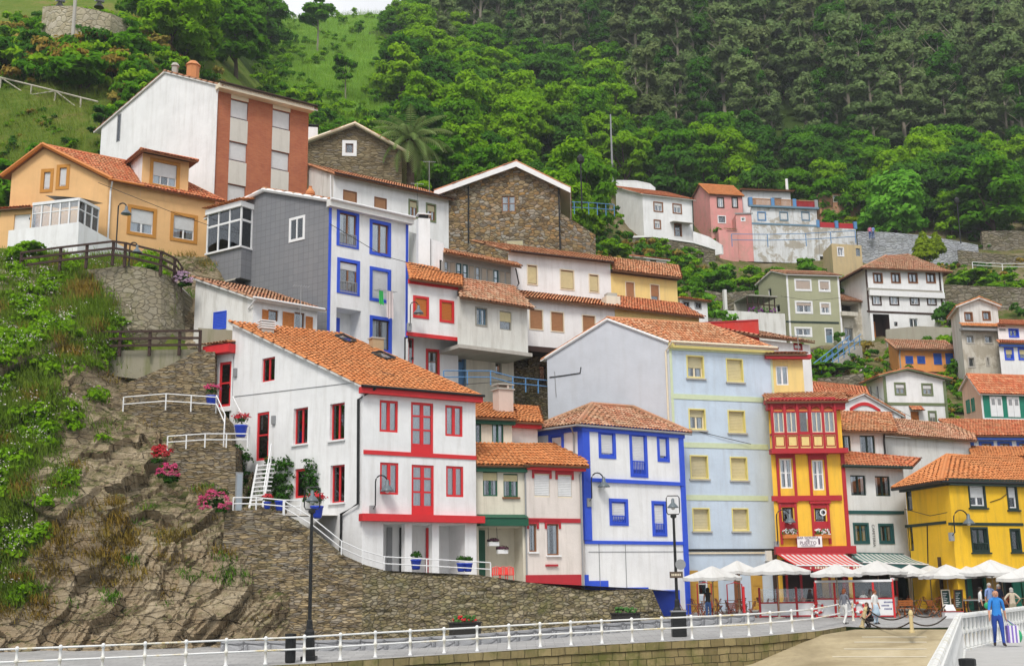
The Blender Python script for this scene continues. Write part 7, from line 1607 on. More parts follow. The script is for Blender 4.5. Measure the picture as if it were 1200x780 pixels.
 for lab,tl,tr,br,bl,m1,n,val in(('red and white striped awning over the gallery house restaurant',(911,649,69.2),(990,649,69.4),(1013,662.5,66.6),(933,662,66.6),RED,26,DRED),('green and white striped awning over the white house cafe',(994,647.5,70.4),(1059,649,71.6),(1088,661,68.6),(1011,658.5,68.2),paint('awning_green',(.03,.16,.14)),24,TEAL)):
  a,b,c,d=[at(*q)for q in(tl,tr,br,bl)];o=thing('awning',lab,'awning',a);mb=MB()
  for k in range(n):
   m_=m1 if k%2==0 else CANV;p=[a.lerp(b,k/n),a.lerp(b,(k+1)/n),d.lerp(c,(k+1)/n),d.lerp(c,k/n)];mid=[p[0].lerp(p[3],.5)-V((0,0,.05)),p[1].lerp(p[2],.5)-V((0,0,.05))]
   mb.face([p[3],p[2],mid[1],mid[0]],m_);mb.face([mid[0],mid[1],p[1],p[0]],m_);mb.face([q-V((0,0,.02))for q in(p[3],p[2],mid[1],mid[0])][::-1],m_)
  mb.build('canvas',o);mb=MB()
  for k in range(n):p0,p1=d.lerp(c,k/n),d.lerp(c,(k+1)/n);mb.face([p0,p0-V((0,0,.24)),p0 .lerp(p1,.5)-V((0,0,.34)),p1-V((0,0,.24)),p1],val);
  v=mb.build('valance',o);mb=MB();mb.tube([a,b],.06,val,6);mb.tube([d,c],.04,WTRIM,6);mb.tube([a-V((0,0,.5)),d],.025,GREYM,5);mb.tube([b-V((0,0,.5)),c],.025,GREYM,5);mb.build('frame',o)
  if m1 is RED:
   ff=Fac(None,d,c);mb=MB();r=random.Random(1);u=ff.L*.2
   for k in range(16):w=r.uniform(.06,.13);ff.bx(mb,u,d.z-.2,u+w,d.z-.2+r.choice((.1,.14,.1)),.01,.014,CREAMTR);u+=w+(.05 if k%6 else .2)
   kind(mb.build('lettering',v),'stuff')
 u,z=BGF.uv(901,651);o=thing('wall_box','white meter box on the corner of the pale blue house','meter box',BGF.P(u,z));mb=MB();BGF.bx(mb,u-.3,z-.3,u+.1,z+.3,.003,.2,WTRIM);mb.build('box',o)
 u,z=BTF1 .uv(446,343);o=thing('laundry_rack','laundry rack with a long pale towel and green cloth under the blue window','laundry',BTF1 .P(u,z));mb=MB();w=1.1
 for k in(.25,.5,.75):mb.tube([BTF1 .P(u-.6,z,k),BTF1 .P(u+.75,z,k)],.012,GREYM,4)
 for k in(-.5,.6):mb.tube([BTF1 .P(u+k,z+.1,.02),BTF1 .P(u+k,z,.8)],.015,GREYM,4)
 mb.build('rack',o)
 for nm,u0,u1,dz,mt,of in(('towel',-.05,.42,1.75,paint('pinkish_towel',(.68,.6,.6),.95),.75),('cloth',-.45,-.15,.9,paint('green_cloth',(.05,.5,.12),.9),.5),('cloth',.42,.62,.5,paint('white_cloth',(.75,.75,.76),.95),.5)):
  mb=MB();pr=None
  for i in range(9):
   uu=u+u0+(u1-u0)*i/8;oo=of+.04*math.sin(i*1.7);q=[BTF1 .P(uu,z+.01,of),BTF1 .P(uu,z-dz*.5,oo),BTF1 .P(uu+.03*math.sin(i),z-dz+.05*math.cos(i*1.1),oo+.02)]
   if pr:mb.face([pr[1],q[1],q[0],pr[0]],mt);mb.face([pr[2],q[2],q[1],pr[1]],mt)
   pr=q
  mb.build(nm,o,True)
 for lab,px,py,d,h_ in(('tall TV antenna on the roof ridge near the palm',503,226,88,2.6),('pale TV antenna above the blue shuttered cottage roof',352,371,67.5,1.9),('TV antenna mast beside the white chimney house',489,232,86,1.2),('small TV antenna on the pale yellow attic of the gallery house',936,411,72,1.0)):
  p=at(px,py,d);o=thing('tv_antenna',lab,'antenna',p);mb=MB();mb.tube([p-V((0,0,.6)),p+V((0,0,h_))],.025,GREYM,5);mb.build('mast',o);mb=MB();c=p+V((0,0,h_-.1));mb.tube([c+V((-.5,.1,.1)),c+V((.5,-.1,-.05))],.015,GREYM,4)
  for k in range(7):q=c+V((-.45+k*.15,.09-k*.03,.09-k*.022));mb.tube([q-V((.03,.2,.12)),q+V((.03,.2,.12))],.01,GREYM,4)
  mb.build('aerial',o)
 for lab,pts in(('long wire slung from the slate-clad house to the white row house',[(386,262,70),(450,300,70.5),(530,322,71)]),('wire across the blue wall of the tall pale blue house',[(785,497,69.2),(830,508,70),(880,520,70.8)]),('slack wire from the yellow house to the green awning house',[(1060,596,69.5),(1090,604,67.6),(1110,600,65.9)]),('wire running above the white house with red windows',[(448,436,59),(520,452,64),(600,446,71)]),('wire across the olive green house front',[(915,347,123),(950,352,123),(984,349,124)]),('thin overhead wire crossing the orange-beige house',[(115,214,74),(150,228,72.5),(205,250,72),(256,268,75.5)]),('sagging wire from the arched window house to the green trimmed house',[(1012,452,86),(1045,476,92),(1090,500,96)])):
  P_=[at(*q)for q in pts];o=thing('overhead_wire',lab,'wire',P_[0]);mb=MB();mb.tube(P_,.018,BLACK,4);mb.build('strand',o)
enclosures()
def bpaint(n,c):return paint(n,c,.85)
SKIN=bpaint('skin',(.50,.26,.17));HAIRS={'grey':bpaint('grey_hair',(.42,.40,.37)),'dark':bpaint('dark_hair',(.02,.014,.01)),'brown':bpaint('brown_hair',(.09,.04,.02)),'red':bpaint('auburn_hair',(.22,.06,.02))}
def person(label,loc,yaw,top,legs,hair='dark',H=1.7,pose='stand',sleeve=1,skirt=None,bald=False,group=None,arm=None):
 k=H/1.72;J={};hp=.0;lean=0
 if pose=='crouch':hp=-.52
 if pose=='sit':hp=-.42
 J['pelvis']=V((0,0,.93+hp));fw=V((0,-1,0));ln={'crouch':.34,'bend':.5,'walk':.05}.get(pose,.02)
 up=V((0,-math.sin(ln),math.cos(ln)));pe=J['pelvis']
 J['waist']=pe+up*.17;J['chest']=pe+up*.37;J['neck']=pe+up*.53;J['nk2']=J['neck']+up*.05+fw*.015;J['head']=J['neck']+up*.15+fw*.03;J['top']=J['neck']+up*.255+fw*.03
 J['nose']=J['head']+fw*.112+V((0,0,-.01));J['chin']=J['head']+fw*.07+V((0,0,-.075))
 for s,S in((-1,'L'),(1,'R')):
  sd=V((s,0,0));J['sh'+S]=J['neck']+sd*.17-up*.045;J['ear'+S]=J['head']+sd*.085
  a=(arm or{}).get(S)
  if a=='hip':el,wr=J['sh'+S]+V((s*.2,.05,-.22)),J['sh'+S]+V((s*.06,-.06,-.42))
  elif a=='fwd':el,wr=J['sh'+S]+V((s*.05,-.12,-.25)),J['sh'+S]+V((-s*.03,-.36,-.22))
  elif pose=='crouch' or pose=='bend':el,wr=J['sh'+S]+V((s*.05,-.14,-.22)),J['sh'+S]+V((s*.0,-.36,-.36))
  else:
   sw=.10*s if pose=='walk' else .02;el,wr=J['sh'+S]+V((s*.06,sw*.6,-.27)),J['sh'+S]+V((s*.09,sw*1.2-.06,-.51))
  J['el'+S],J['wr'+S]=el,wr;dr=(wr-el).normalized();J['pm'+S]=wr+dr*.075
  J['hp'+S]=pe+V((s*.095,0,-.06))
  if pose=='crouch':kn,an=pe+V((s*.13,-.42,.02)),V((s*.12,-.14-.1*s,.08))
  elif pose=='sit':kn,an=pe+V((s*.1,-.42,-.02)),pe+V((s*.1,-.40,-.43))
  elif pose=='walk':kn,an=V((s*.1,-.10 if s>0 else .0,.5)),V((s*.09,-.2 if s>0 else .24,.1))
  else:kn,an=V((s*.1,-.02,.49)),V((s*.1,.02,.085))
  J['kn'+S],J['an'+S]=kn,an;J['to'+S]=an+V((s*.03,-.17,-.055));J['he'+S]=an+V((0,.05,-.04))
 E=[('pelvis','waist'),('waist','chest'),('chest','neck'),('neck','nk2'),('nk2','head'),('head','top'),('head','nose'),('head','chin')];Rr={'pelvis':(.15,.12),'waist':(.135,.1),'chest':(.16,.115),'neck':(.085,.07),'nk2':(.055,.055),'head':(.085,.1),'top':(.07,.08),'nose':(.014,.014),'chin':(.035,.03)}
 for S in 'LR':
  E+=[('neck','sh'+S),('sh'+S,'el'+S),('el'+S,'wr'+S),('wr'+S,'pm'+S),('pelvis','hp'+S),('hp'+S,'kn'+S),('kn'+S,'an'+S),('an'+S,'to'+S),('an'+S,'he'+S),('head','ear'+S)]
  Rr.update({'sh'+S:(.068,.068),'el'+S:(.046,.046),'wr'+S:(.03,.03),'pm'+S:(.036,.02),'hp'+S:(.1,.1),'kn'+S:(.066,.066),'an'+S:(.045,.045),'to'+S:(.034,.028),'he'+S:(.034,.03),'ear'+S:(.018,.024)})
  dr=(J['pm'+S]-J['wr'+S]).normalized();s=-1 if S=='L' else 1;ac=V((0,-1,0))-dr*(-dr.y);ac.normalize();cu=dr.cross(ac)*s
  for i,ln_ in enumerate((.06,.075,.07,.055)):
   b=J['pm'+S]+ac*(.03-i*.02);m_=b+dr*ln_*.55;t_=m_+dr*ln_*.45-cu*.02;J['f%d%s'%(i,S)],J['g%d%s'%(i,S)]=m_,t_;E+=[('pm'+S,'f%d%s'%(i,S)),('f%d%s'%(i,S),'g%d%s'%(i,S))];Rr['f%d%s'%(i,S)]=Rr['g%d%s'%(i,S)]=(.0085,.0085)
  J['t0'+S]=J['wr'+S].lerp(J['pm'+S],.5)+ac*.045;J['t1'+S]=J['t0'+S]+(dr+ac*.5)*.035;E+=[('wr'+S,'t0'+S),('t0'+S,'t1'+S)];Rr['t0'+S]=Rr['t1'+S]=(.01,.01)
 names=list(J);me=bpy.data.meshes.new('body');me.from_pydata([tuple(J[n])for n in names],[(names.index(a),names.index(b))for a,b in E],[]);tmp=bpy.data.objects.new('tmp',me);COL.objects.link(tmp)
 md=tmp.modifiers.new('s','SKIN');md.use_smooth_shade=True;sv=me.skin_vertices[0].data
 for i,n in enumerate(names):sv[i].radius=Rr[n];sv[i].use_root=n=='pelvis'
 sub=tmp.modifiers.new('u','SUBSURF');sub.levels=sub.render_levels=1
 dg=bpy.context.evaluated_depsgraph_get();ev=tmp.evaluated_get(dg);bm_=bpy.data.meshes.new_from_object(ev,depsgraph=dg);bpy.data.objects.remove(tmp);bm_.name='body'
 shoe=bpaint('dark_shoe',(.03,.02,.018));bm_.materials.clear()
 for q in(SKIN,top,legs,shoe):bm_.materials.append(q)
 segs=[(J[a],J[b],a,b)for a,b in E];
 def cls(a,b):
  if a[:2]in('he','nk')and a not in('heL','heR')or b in('top','nose','chin','nk2')or b[:3]=='ear':return 0
  if b[:2]in('to','he')and b not in('head',):return 3
  if a[0]in 'fgt' and a not in('top',)or a[:2]in('pm','wr'):return 0
  if a[:2]=='el':return 1 if sleeve>=2 else 0
  if a[:2]=='sh':return 1 if sleeve>=1 else 0
  if a[:2]in('hp','kn')or b[:2]=='hp':return 2
  return 1
 CL_=[cls(a,b)for _,_,a,b in segs];mi=[]
 for p in bm_.polygons:
  c=p.center;best=9
  for(A,B,a,b),q in zip(segs,CL_):
   ab=B-A;t_=max(0,min(1,(c-A).dot(ab)/max(1e-9,ab.length_squared)));dd=(c-A-ab*t_).length-max(Rr[a][0],Rr[b][0])*.8
   if dd<best:best=dd;k_=q
  if k_==1 and(c-pe).dot(up)<.02:k_=2
  mi.append(k_)
 bm_.polygons.foreach_set('material_index',mi);bm_.polygons.foreach_set('use_smooth',[True]*len(mi))
 r=thing('person',label,'person',loc,group);r.rotation_euler=(0,0,yaw);r.scale=(k,k,k);obj_b=bpy.data.objects.new('body',bm_);COL.objects.link(obj_b);obj_b.parent=r;ORG[r.name]=V((0,0,0))
 mb=MB();hm=HAIRS[hair];hc=J['head']+V((0,.018,.035))
 if bald:mb.ball(hc+V((0,.02,-.03)),.1,.09,.06,hm,12,6)
 else:mb.ball(hc,.102,.115,.108,hm,12,8);mb.ball(hc+V((0,.05,-.09)),.09,.07,.12 if hair in('dark','red')else .08,hm,10,6)
 mb.build('hair',r,True)
 for s in(-1,1):mb=MB();mb.ball(J['head']+V((s*.035,-.098,.012)),.012,.008,.008,BLACK,6,4);mb.build('eye',r)
 mb=MB();mb.ball(J['head']+V((0,-.098,-.05)),.025,.008,.006,bpaint('lip',(.4,.12,.1)),6,4);mb.build('mouth',r)
 if skirt:mb=MB();mb.lathe(pe-V((0,0,.5)),[(.25,0),(.22,.2),(.17,.42),(.14,.56)],skirt,14);mb.build('skirt',r,True)
 ORG[r.name]=V(loc);r['_j']=0;del r['_j'];return r,J,k
def people():
 navy=bpaint('blue_trousers',(.02,.06,.30));p=V((at(1171,750,37).x,37,PZ));r,J,k=person('balding man in bright blue shirt and blue trousers walking with a striped bag',p,-.18,bpaint('bright_blue_shirt',(.03,.22,.62)),navy,'grey',1.66,'walk',1,bald=True)
 h_=J['pmR' if J['pmR'].x>0 else 'pmL']*k;ca,sa=math.cos(-.18),math.sin(-.18);w=p+V((h_.x*ca-h_.y*sa,h_.x*sa+h_.y*ca,h_.z));
 t=thing('shopping_bag','purple and white striped bag carried by the man in blue','bag',w);mb=MB();S=[paint('bag_purple',(.22,.15,.5)),paint('bag_white',(.75,.74,.78))]
 for i in range(6):mb.obox(w+V((-.02+i*.055,-.09,-.68)),V((.055,0,0)),V((0,.18,0)),V((0,0,.5)),S[i%2])
 mb.build('bag_body',t);mb=MB();mb.tube([w+V((.03,0,-.18)),w+V((.0,0,0)),w+V((.25,0,-.18))],.012,S[0],5);mb.build('bag_strap',t)
 t=thing('shopping_bag','green carrier bag hanging behind the striped bag','bag',w+V((.3,.1,-.4)));mb=MB();c=w+V((.36,.12,-.5));mb.ball(c,.13,.1,.2,paint('green_plastic_bag',(.03,.35,.15),.4),10,6);mb.tube([c+V((0,0,.18)),w+V((.02,.02,0))],.015,paint('green_plastic_bag',(.03,.35,.15),.4),5);mb.build('bag_body',t)
 wt=bpaint('white_cotton',(.72,.72,.7));jean=bpaint('denim',(.04,.09,.24));blk=bpaint('black_cotton',(.015,.015,.017));kh=bpaint('khaki',(.36,.32,.22))
 person('woman in sleeveless black top and jeans standing among the tables, seen from behind',pz(829.5,63.3),2.6,blk,jean,'dark',1.64,'stand',0)
 person('woman in grey top and white trousers walking along the railing',V((on_plaza(991,731).x,on_plaza(991,731).y,P(on_plaza(991,731).y))),2.2,bpaint('grey_top',(.16,.17,.2)),wt,'red',1.66,'walk',2)
 q=on_plaza(1027,731);person('woman in pale top and light blue skirt standing at the leaning chain post',q,.6,wt,bpaint('pale_blue',(.4,.52,.62)),'red',1.6,'stand',1,skirt=bpaint('pale_blue',(.4,.52,.62)))
 q=on_plaza(1021,734.5);person('person in black crouching beside the leaning chain post',q,-.9,blk,blk,'brown',1.66,'crouch',0)
 for lab,px,d,yaw,tp,lg,hr,H,arm in(('woman in white blouse and dark trousers standing by the serving table',1148.5,60.5,1.3,wt,blk,'dark',1.6,None),('tall man in light blue shirt and pale trousers standing under the parasol',1160,60.8,.2,bpaint('light_blue_shirt',(.22,.32,.60)),kh,'grey',1.78,{'R':'hip'}),('man in dark navy shirt behind the man in bright blue',1171,61,.3,bpaint('navy_shirt',(.02,.03,.08)),kh,'grey',1.7,None),('grey-haired person in beige top with hands on hips, seen from behind',1186,58.5,3.0,bpaint('beige_top',(.55,.47,.36)),kh,'grey',1.66,{'L':'hip','R':'hip'})):
  person(lab,pz(px,d),yaw,tp,lg,hr,H,'stand',1,arm=arm)
 p=pz(1152,60.2)+V((.12,-.1,.75));t=thing('shoulder_bag','bright green bag on the arm of the woman in white blouse','bag',p);mb=MB();mb.ball(p,.15,.1,.17,paint('green_plastic_bag',(.03,.35,.15),.4),10,6);mb.build('bag_body',t);mb=MB();mb.tube([p+V((-.1,0,.1)),p+V((-.1,.05,.55)),p+V((.1,0,.1))],.012,BLACK,4);mb.build('bag_strap',t)
 for lab,px,d,hr,tp in(('seated diner in white behind the left red lifebuoy panel',1012,65.4,'brown',wt),('seated grey-haired diner near the right red screen post',1021.5,65.6,'grey',kh)):
  b=pz(px,d);person(lab,b,math.pi*.8,tp,blk,hr,1.68,'sit',1);s=thing('stool','plain wooden stool under the '+('diner in white' if px<1015 else 'grey-haired diner'),'stool',b);mb=MB();mb.box(b+V((0,0,.36)),.38,.38,.05,CRED);mb.build('seat',s)
  for sx in(-1,1):
   for sy in(-1,1):mb=MB();mb.tube([b+V((sx*.15,sy*.15,0)),b+V((sx*.13,sy*.13,.36))],.02,CRED,5);mb.build('leg',s)
 for lab,px,py,d,tp in(('distant person in pink standing on the upper path',1020,277,142.5,bpaint('pink_top',(.6,.2,.3))),('distant person in blue standing next to the one in pink',1023.5,277,142.5,bpaint('light_blue_shirt',(.22,.32,.60)))):
  person(lab,at(px,py+3,d),2.5,tp,jean,'dark',1.68,'stand',1)
people()
L_BRIGHT=leaf_mat('leaf_bright',(.11,.27,.008),(.22,.44,.012),(.32,.54,.025),.4)
L_LIME=leaf_mat('leaf_lime',(.09,.30,.02),(.18,.48,.04),(.27,.56,.07),.4)
L_MID=leaf_mat('leaf_mid',(.05,.175,.008),(.105,.29,.013),(.175,.38,.022),.4)
L_DARK=leaf_mat('leaf_dark',(.03,.115,.014),(.065,.20,.02),(.105,.25,.03),.4)
L_EUC=leaf_mat('leaf_eucalyptus',(.10,.175,.065),(.19,.29,.10),(.29,.38,.145),.4)
L_DRY=leaf_mat('leaf_dry',(.24,.16,.03),(.42,.28,.05),(.36,.33,.08),.35)
L_EUC2=leaf_mat('leaf_eucalyptus_pale',(.11,.16,.06),(.20,.27,.10),(.28,.34,.14),.4)
L_YG=leaf_mat('leaf_yellow_green',(.16,.24,.012),(.28,.40,.02),(.34,.46,.03),.4)
L_IVY=leaf_mat('leaf_ivy',(.015,.06,.008),(.045,.14,.015),(.07,.2,.02))
L_HYD=leaf_mat('leaf_hydrangea_bloom',(.50,.03,.12),(.66,.06,.22),(.72,.20,.32),.1)
L_REDF=leaf_mat('leaf_red_bloom',(.5,.02,.03),(.62,.03,.06),(.6,.1,.1),.1)
L_PALE=leaf_mat('leaf_white_bloom',(.6,.55,.5),(.75,.7,.68),(.7,.5,.55),.1)
L_PALM=leaf_mat('leaf_palm',(.12,.21,.05),(.22,.33,.10),(.34,.43,.18),.4)
BARK=paint('bark',(.09,.065,.045),.95);BARKP=paint('pale_bark',(.26,.23,.18),.9)
NRM={};KEEP=[]
def cards(n,centers,radii,size,seed,flat=.0,up=.35,fill=.35):
 """leaf-clump faces spread over and inside a set of ellipsoidal lobes -> arrays"""
 g=np.random.default_rng(int(seed));C=np.array(centers,float);Rr=np.array(radii,float)
 w=(Rr[:,0]*Rr[:,1]+Rr[:,0]*Rr[:,2]);w/=w.sum();k=g.choice(len(C),n,p=w)
 d=g.normal(size=(n,3));d/=np.linalg.norm(d,axis=1)[:,None];low=d[:,2]<-.25;d[low,2]*=-.6
 r=1-fill*g.random(n)**1.6+.12*g.normal(size=n)*.6
 p=C[k]+d*Rr[k]*r[:,None]
 nrm=d+g.normal(size=(n,3))*.55+np.array([0,0,up]);nrm/=np.linalg.norm(nrm,axis=1)[:,None]
 a=np.cross(nrm,g.normal(size=(n,3)));a/=np.linalg.norm(a,axis=1)[:,None];b=np.cross(nrm,a)
 s=size*(.6+.8*g.random(n));e=.45+.3*g.random(n)
 a*=s[:,None];b*=(s*e)[:,None];bend=nrm*(s*.22)[:,None]
 V_=np.stack([p-a,p-b*.9+bend,p+a,p+b*.9+bend],1)
 ax=C.mean(0);o2=p-ax;o2/=np.linalg.norm(o2,axis=1)[:,None]+1e-6;nn=d*.55+o2*.35+nrm*.45+np.array([0,0,.25]);nn/=np.linalg.norm(nn,axis=1)[:,None];NRM[id(V_)]=nn
 KEEP.append(V_);return V_
def cat_n(L):return np.concatenate(L),np.concatenate([NRM[id(v)]for v in L])
def card_mesh(name,VV,mat,seed=0,N=None):
 n=len(VV);me=bpy.data.meshes.new(name);me.vertices.add(n*4);me.vertices.foreach_set('co',VV.reshape(-1));me.loops.add(n*4);me.polygons.add(n)
 me.loops.foreach_set('vertex_index',np.arange(n*4));me.polygons.foreach_set('loop_start',np.arange(n)*4);
 uvl=me.uv_layers.new(name='UVMap');g=np.random.default_rng(seed+5);uv=np.repeat(g.random((n,2))*50,4,0);uvl.data.foreach_set('uv',uv.reshape(-1).astype(np.float32))
 me.materials.append(mat);me.update(calc_edges=True)
 nn=NRM.get(id(VV))if N is None else N
 if nn is not None:me.polygons.foreach_set('use_smooth',[True]*n);me.normals_split_custom_set_from_vertices(np.repeat(nn,4,0).tolist())
 return me
def obj_me(name,me,parent=None,loc=(0,0,0)):
 o=bpy.data.objects.new(name,me);COL.objects.link(o);o.parent=parent
 if parent is None:o.location=loc
 ORG[o.name]=V(loc);return o
def lobes_broad(seed,h,r,base=.25,n=16,k=1.0):
 g=np.random.default_rng(seed);c=[];q=[]
 for i in range(n):
  a=g.random()*6.283;t=g.random();z=h*(base+.12+(1-base-.2)*t);rr=r*(1-.75*abs(t-.35)**1.5)*math.sqrt(g.random())*.85
  c.append((rr*math.cos(a),rr*math.sin(a),z));s=r*(.24+.24*g.random())*k;q.append((s,s,s*(.75 if k==1 else .95)))
 return c,q
def make_tree(kind_,seed):
 """prototype placed far below ground level is avoided: the first placement uses it"""
 g=random.Random(seed);root=bpy.data.objects.new('tree',None)
 mb=MB()
 if kind_=='broad':
  h,r=8.5,3.7;c,q=lobes_broad(seed,h,r,.14,36,.8);VV=cards(6500,c,q,.27,seed,fill=.45)
  mb.tube([(0,0,-1),(.1,0,1.2),(.15,.1,3),(0,.1,5)],[.28,.22,.16,.08],BARK,7)
  for i in range(6):a=i*1.05+g.random();mb.tube([(.12,.05,1.8+i*.4),(math.cos(a)*1.2,math.sin(a)*1.2,3.2+i*.5),(math.cos(a)*2.1,math.sin(a)*2.1,4.6+i*.4)],[.12,.08,.03],BARK,5)
 elif kind_=='euc':
  h,r=17,2.2;c=[];q=[]
  for i in range(40):
   t=g.random()**.9;z=h*(.2+.78*t);a=g.random()*6.283;rr=r*(1.1-.55*t)*math.sqrt(g.random());c.append((rr*math.cos(a),rr*math.sin(a),z));s=.55+.75*g.random();q.append((s*.85,s*.85,s*1.15))
  VV=cards(7500,c,q,.235,seed,up=.1,fill=.75)
  mb.tube([(0,0,-1),(.1,.1,4),(.25,0,9),(.1,.1,13),(.2,.1,16.2)],[.26,.2,.15,.1,.03],BARKP,7)
  for i in range(9):a=g.random()*6.28;z=5+i*1.1;mb.tube([(.18,.05,z),(math.cos(a)*.9,math.sin(a)*.9,z+1.3),(math.cos(a)*1.7,math.sin(a)*1.7,z+2.4)],[.08,.05,.02],BARKP,5)
 elif kind_=='young':
  h,r=6.5,1.7;c,q=lobes_broad(seed,h,r,.3,10);VV=cards(1300,c,q,.27,seed,fill=.7);mb.tube([(0,0,-1),(.05,0,2.5),(0,.05,5.5)],[.12,.08,.03],BARKP,6)
  for i in range(4):a=i*1.6;mb.tube([(0,0,2+i*.6),(math.cos(a)*.9,math.sin(a)*.9,3.2+i*.6)],[.05,.02],BARKP,4)
 elif kind_=='bush':
  h,r=2.4,1.7;c,q=lobes_broad(seed,h,r,.0,9);VV=cards(1300,c,q,.2,seed,fill=.35);mb.tube([(0,0,-.5),(.1,0,.6),(0,.1,1.3)],[.1,.07,.03],BARK,5);mb.tube([(0,0,0),(-.4,.2,.8)],[.06,.02],BARK,5)
 return card_mesh(kind_+'_crown',VV,L_MID,seed),mb
PROT={}
def proto(kind_,v,mat):
 key=(kind_,v,mat.name)
 if key not in PROT:
  if(kind_,v)not in PROT:PROT[(kind_,v)]=make_tree(kind_,100+v*7+len(kind_))
  me,mb=PROT[(kind_,v)];m2=me.copy();m2 .materials.clear();m2 .materials.append(mat)
  tm=bpy.data.meshes.new('trunk');tm.from_pydata([tuple(p)for p in mb.v],[],mb.f)
  for q in mb.mats:tm.materials.append(q)
  PROT[key]=(m2,tm)
 return PROT[key]
NAMES={'broad':'broadleaf_tree','euc':'eucalyptus_tree','young':'young_tree','bush':'bush'}
def plant(kind_,v,mat,loc,s,rz,label,group=None,cat='tree',sx=1.0):
 m,t=proto(kind_,v,mat);r=thing(NAMES[kind_],label,cat,loc,group);r.rotation_euler=(0,0,rz);r.scale=(s*sx,s*sx,s)
 c=bpy.data.objects.new('foliage' if kind_=='bush' else 'crown',m);COL.objects.link(c);c.parent=r
 k=bpy.data.objects.new('stem' if kind_=='bush' else 'trunk',t);COL.objects.link(k);k.parent=r
 return r
def forest():
 g=random.Random(5);cnt={}
 def put(k,v,mat,px,d,s,label,group,sx=1.0):
  p=terr(px,d);plant(k,v,mat,p-V((0,0,.2)),s,g.uniform(0,6.28),label,group,sx=sx)
 rows=[];d=286.0
 while d>106:rows.append(d);d-=5.8 if d<190 else 8.0
 for ri,d in enumerate(rows):
  step=6.0/d*1400*(.92 if d>190 else .86);px=-60+(ri%2)*step*.5
  while px<1300:
   x=px+g.uniform(-.3,.3)*step;px+=step;dd=d+g.uniform(-2,2);py=float(terr_py(x,dd))
   meadow=300+20*math.sin(d*.11)<x<466+25*math.sin(d*.1)+(d-200)*.12
   if meadow:continue
   if x<318:
    if not(py<95 and x>165 and dd>112):continue
    if dd>190 and x<260:continue
    put('broad',g.randrange(4),g.choice([L_MID,L_MID,L_BRIGHT]),x,dd,g.uniform(.9,1.25),'deep green broadleaf tree on the wooded knoll behind the brick block','trees on the wooded knoll');continue
   lo=108 if x<690 else 152
   if x<520:lo=116+(520-x)*.25
   if 640<=x<700:lo=116
   if dd<lo:continue
   if x>740 and dd>176 or(dd>216 and x>560)or(dd>232 and x>470 and g.random()<.5):
    if g.random()<.93:put('euc',g.randrange(4),g.choice([L_EUC,L_EUC,L_EUC2,L_DARK]),x,dd,g.uniform(.7,1.4),'tall grey-green eucalyptus in the dark upper forest','eucalyptus trees of the upper forest',g.uniform(1.1,1.5))
    if g.random()<.3:put('broad',g.randrange(4),L_DARK,x+step*.4,dd-1,g.uniform(.55,.85),'dark understorey tree among the eucalyptus trunks','understorey trees')
    continue
   q=g.random();mat=L_BRIGHT if q<.48 else(L_MID if q<.85 else L_DARK)
   if x>740 and q>.4:mat=L_MID if q<.75 else L_DARK
   lab,grp={'leaf_bright':('bright fresh green tree in the mixed wood above the houses','bright trees of the mixed wood'),'leaf_mid':('mid green broadleaf tree in the mixed wood above the houses','mid green trees of the mixed wood'),'leaf_dark':('dark green broadleaf tree in the mixed wood above the houses','dark trees of the mixed wood')}[mat.name]
   s=g.uniform(.72,1.15)*(.8 if dd<125 else 1)
   put('broad',g.randrange(4),mat,x,dd,s,lab,grp)
 for k,v,mat,px,d,s,sx,lab in(('young',0,L_MID,372,205,1.75,1.1,'slender young tree standing alone in the bright meadow'),('young',1,L_MID,405,160,1.1,1.0,'small thin tree lower down the bright meadow'),('euc',1,L_EUC,517,196,.95,1.1,'lone grey eucalyptus rising from the bright mixed wood'),('euc',2,L_EUC,614,205,.9,1.1,'pale eucalyptus standing above the lighter broadleaf trees'),('broad',2,L_LIME,1050,146,1.32,1.12,'round bright green tree beside the pale washed path wall'),('broad',1,L_MID,1168,150,1.3,1.2,'broad dark green tree at the right edge above the stone walls'),('broad',3,L_DARK,1125,158,1.1,1.3,'dark spreading tree behind the round bright green tree'),('broad',0,L_BRIGHT,660,112,.95,.9,'bright tree just right of the large stone house gable'),('broad',1,L_MID,690,118,1.1,.8,'tall bright tree between the stone house and the red-roofed cottage'),('broad',1,L_MID,560,112,.62,1.3,'bushy tree behind the left slope of the large stone house'),('broad',3,L_MID,520,114,.7,1.2,'green tree filling the gap right of the palm'),('broad',2,L_MID,974,149.5,.5,1.2,'small tree growing in front of the brick ruin'),('broad',0,L_YG,999,149.5,.5,1.1,'small yellowish tree at the right end of the brick ruin'),('broad',1,L_MID,983,131,.36,1.5,'low bushy tree under the small beige stone hut'),('broad',3,L_BRIGHT,1006,130,.34,1.3,'small bright tree right of the beige stone hut'),('young',2,L_DARK,118,92,.62,1.3,'small dark conifer-like tree left of the brick block gable')):
  plant(k,v,mat,terr(px,d)-V((0,0,.2)),s,g.uniform(0,6),lab,sx=sx)
 for i,(px,py,d,s,lab)in enumerate(((1084,309,134,1.0,'large yellow-green conical shrub on the slope behind the big white house'),(1098,300,136,.75,'smaller yellow-green conical shrub just right of the larger one'))):
  p=at(px,py,d);c=[(0,0,z)for z in(.8,1.6,2.4,3.2)];q=[(1.45,1.45,.9),(1.2,1.2,.8),(.85,.85,.8),(.4,.4,.7)]
  t=thing('conical_shrub',lab,'shrub',p);t.scale=(s,s,s);obj_me('foliage',card_mesh('foliage',cards(2200,c,q,.2,60+i,fill=.15),L_YG,i),t);mb=MB();mb.tube([(0,0,-.3),(0,0,1.5)],[.12,.05],BARK,6);o=mb.build('stem',t,org=None)if False else None
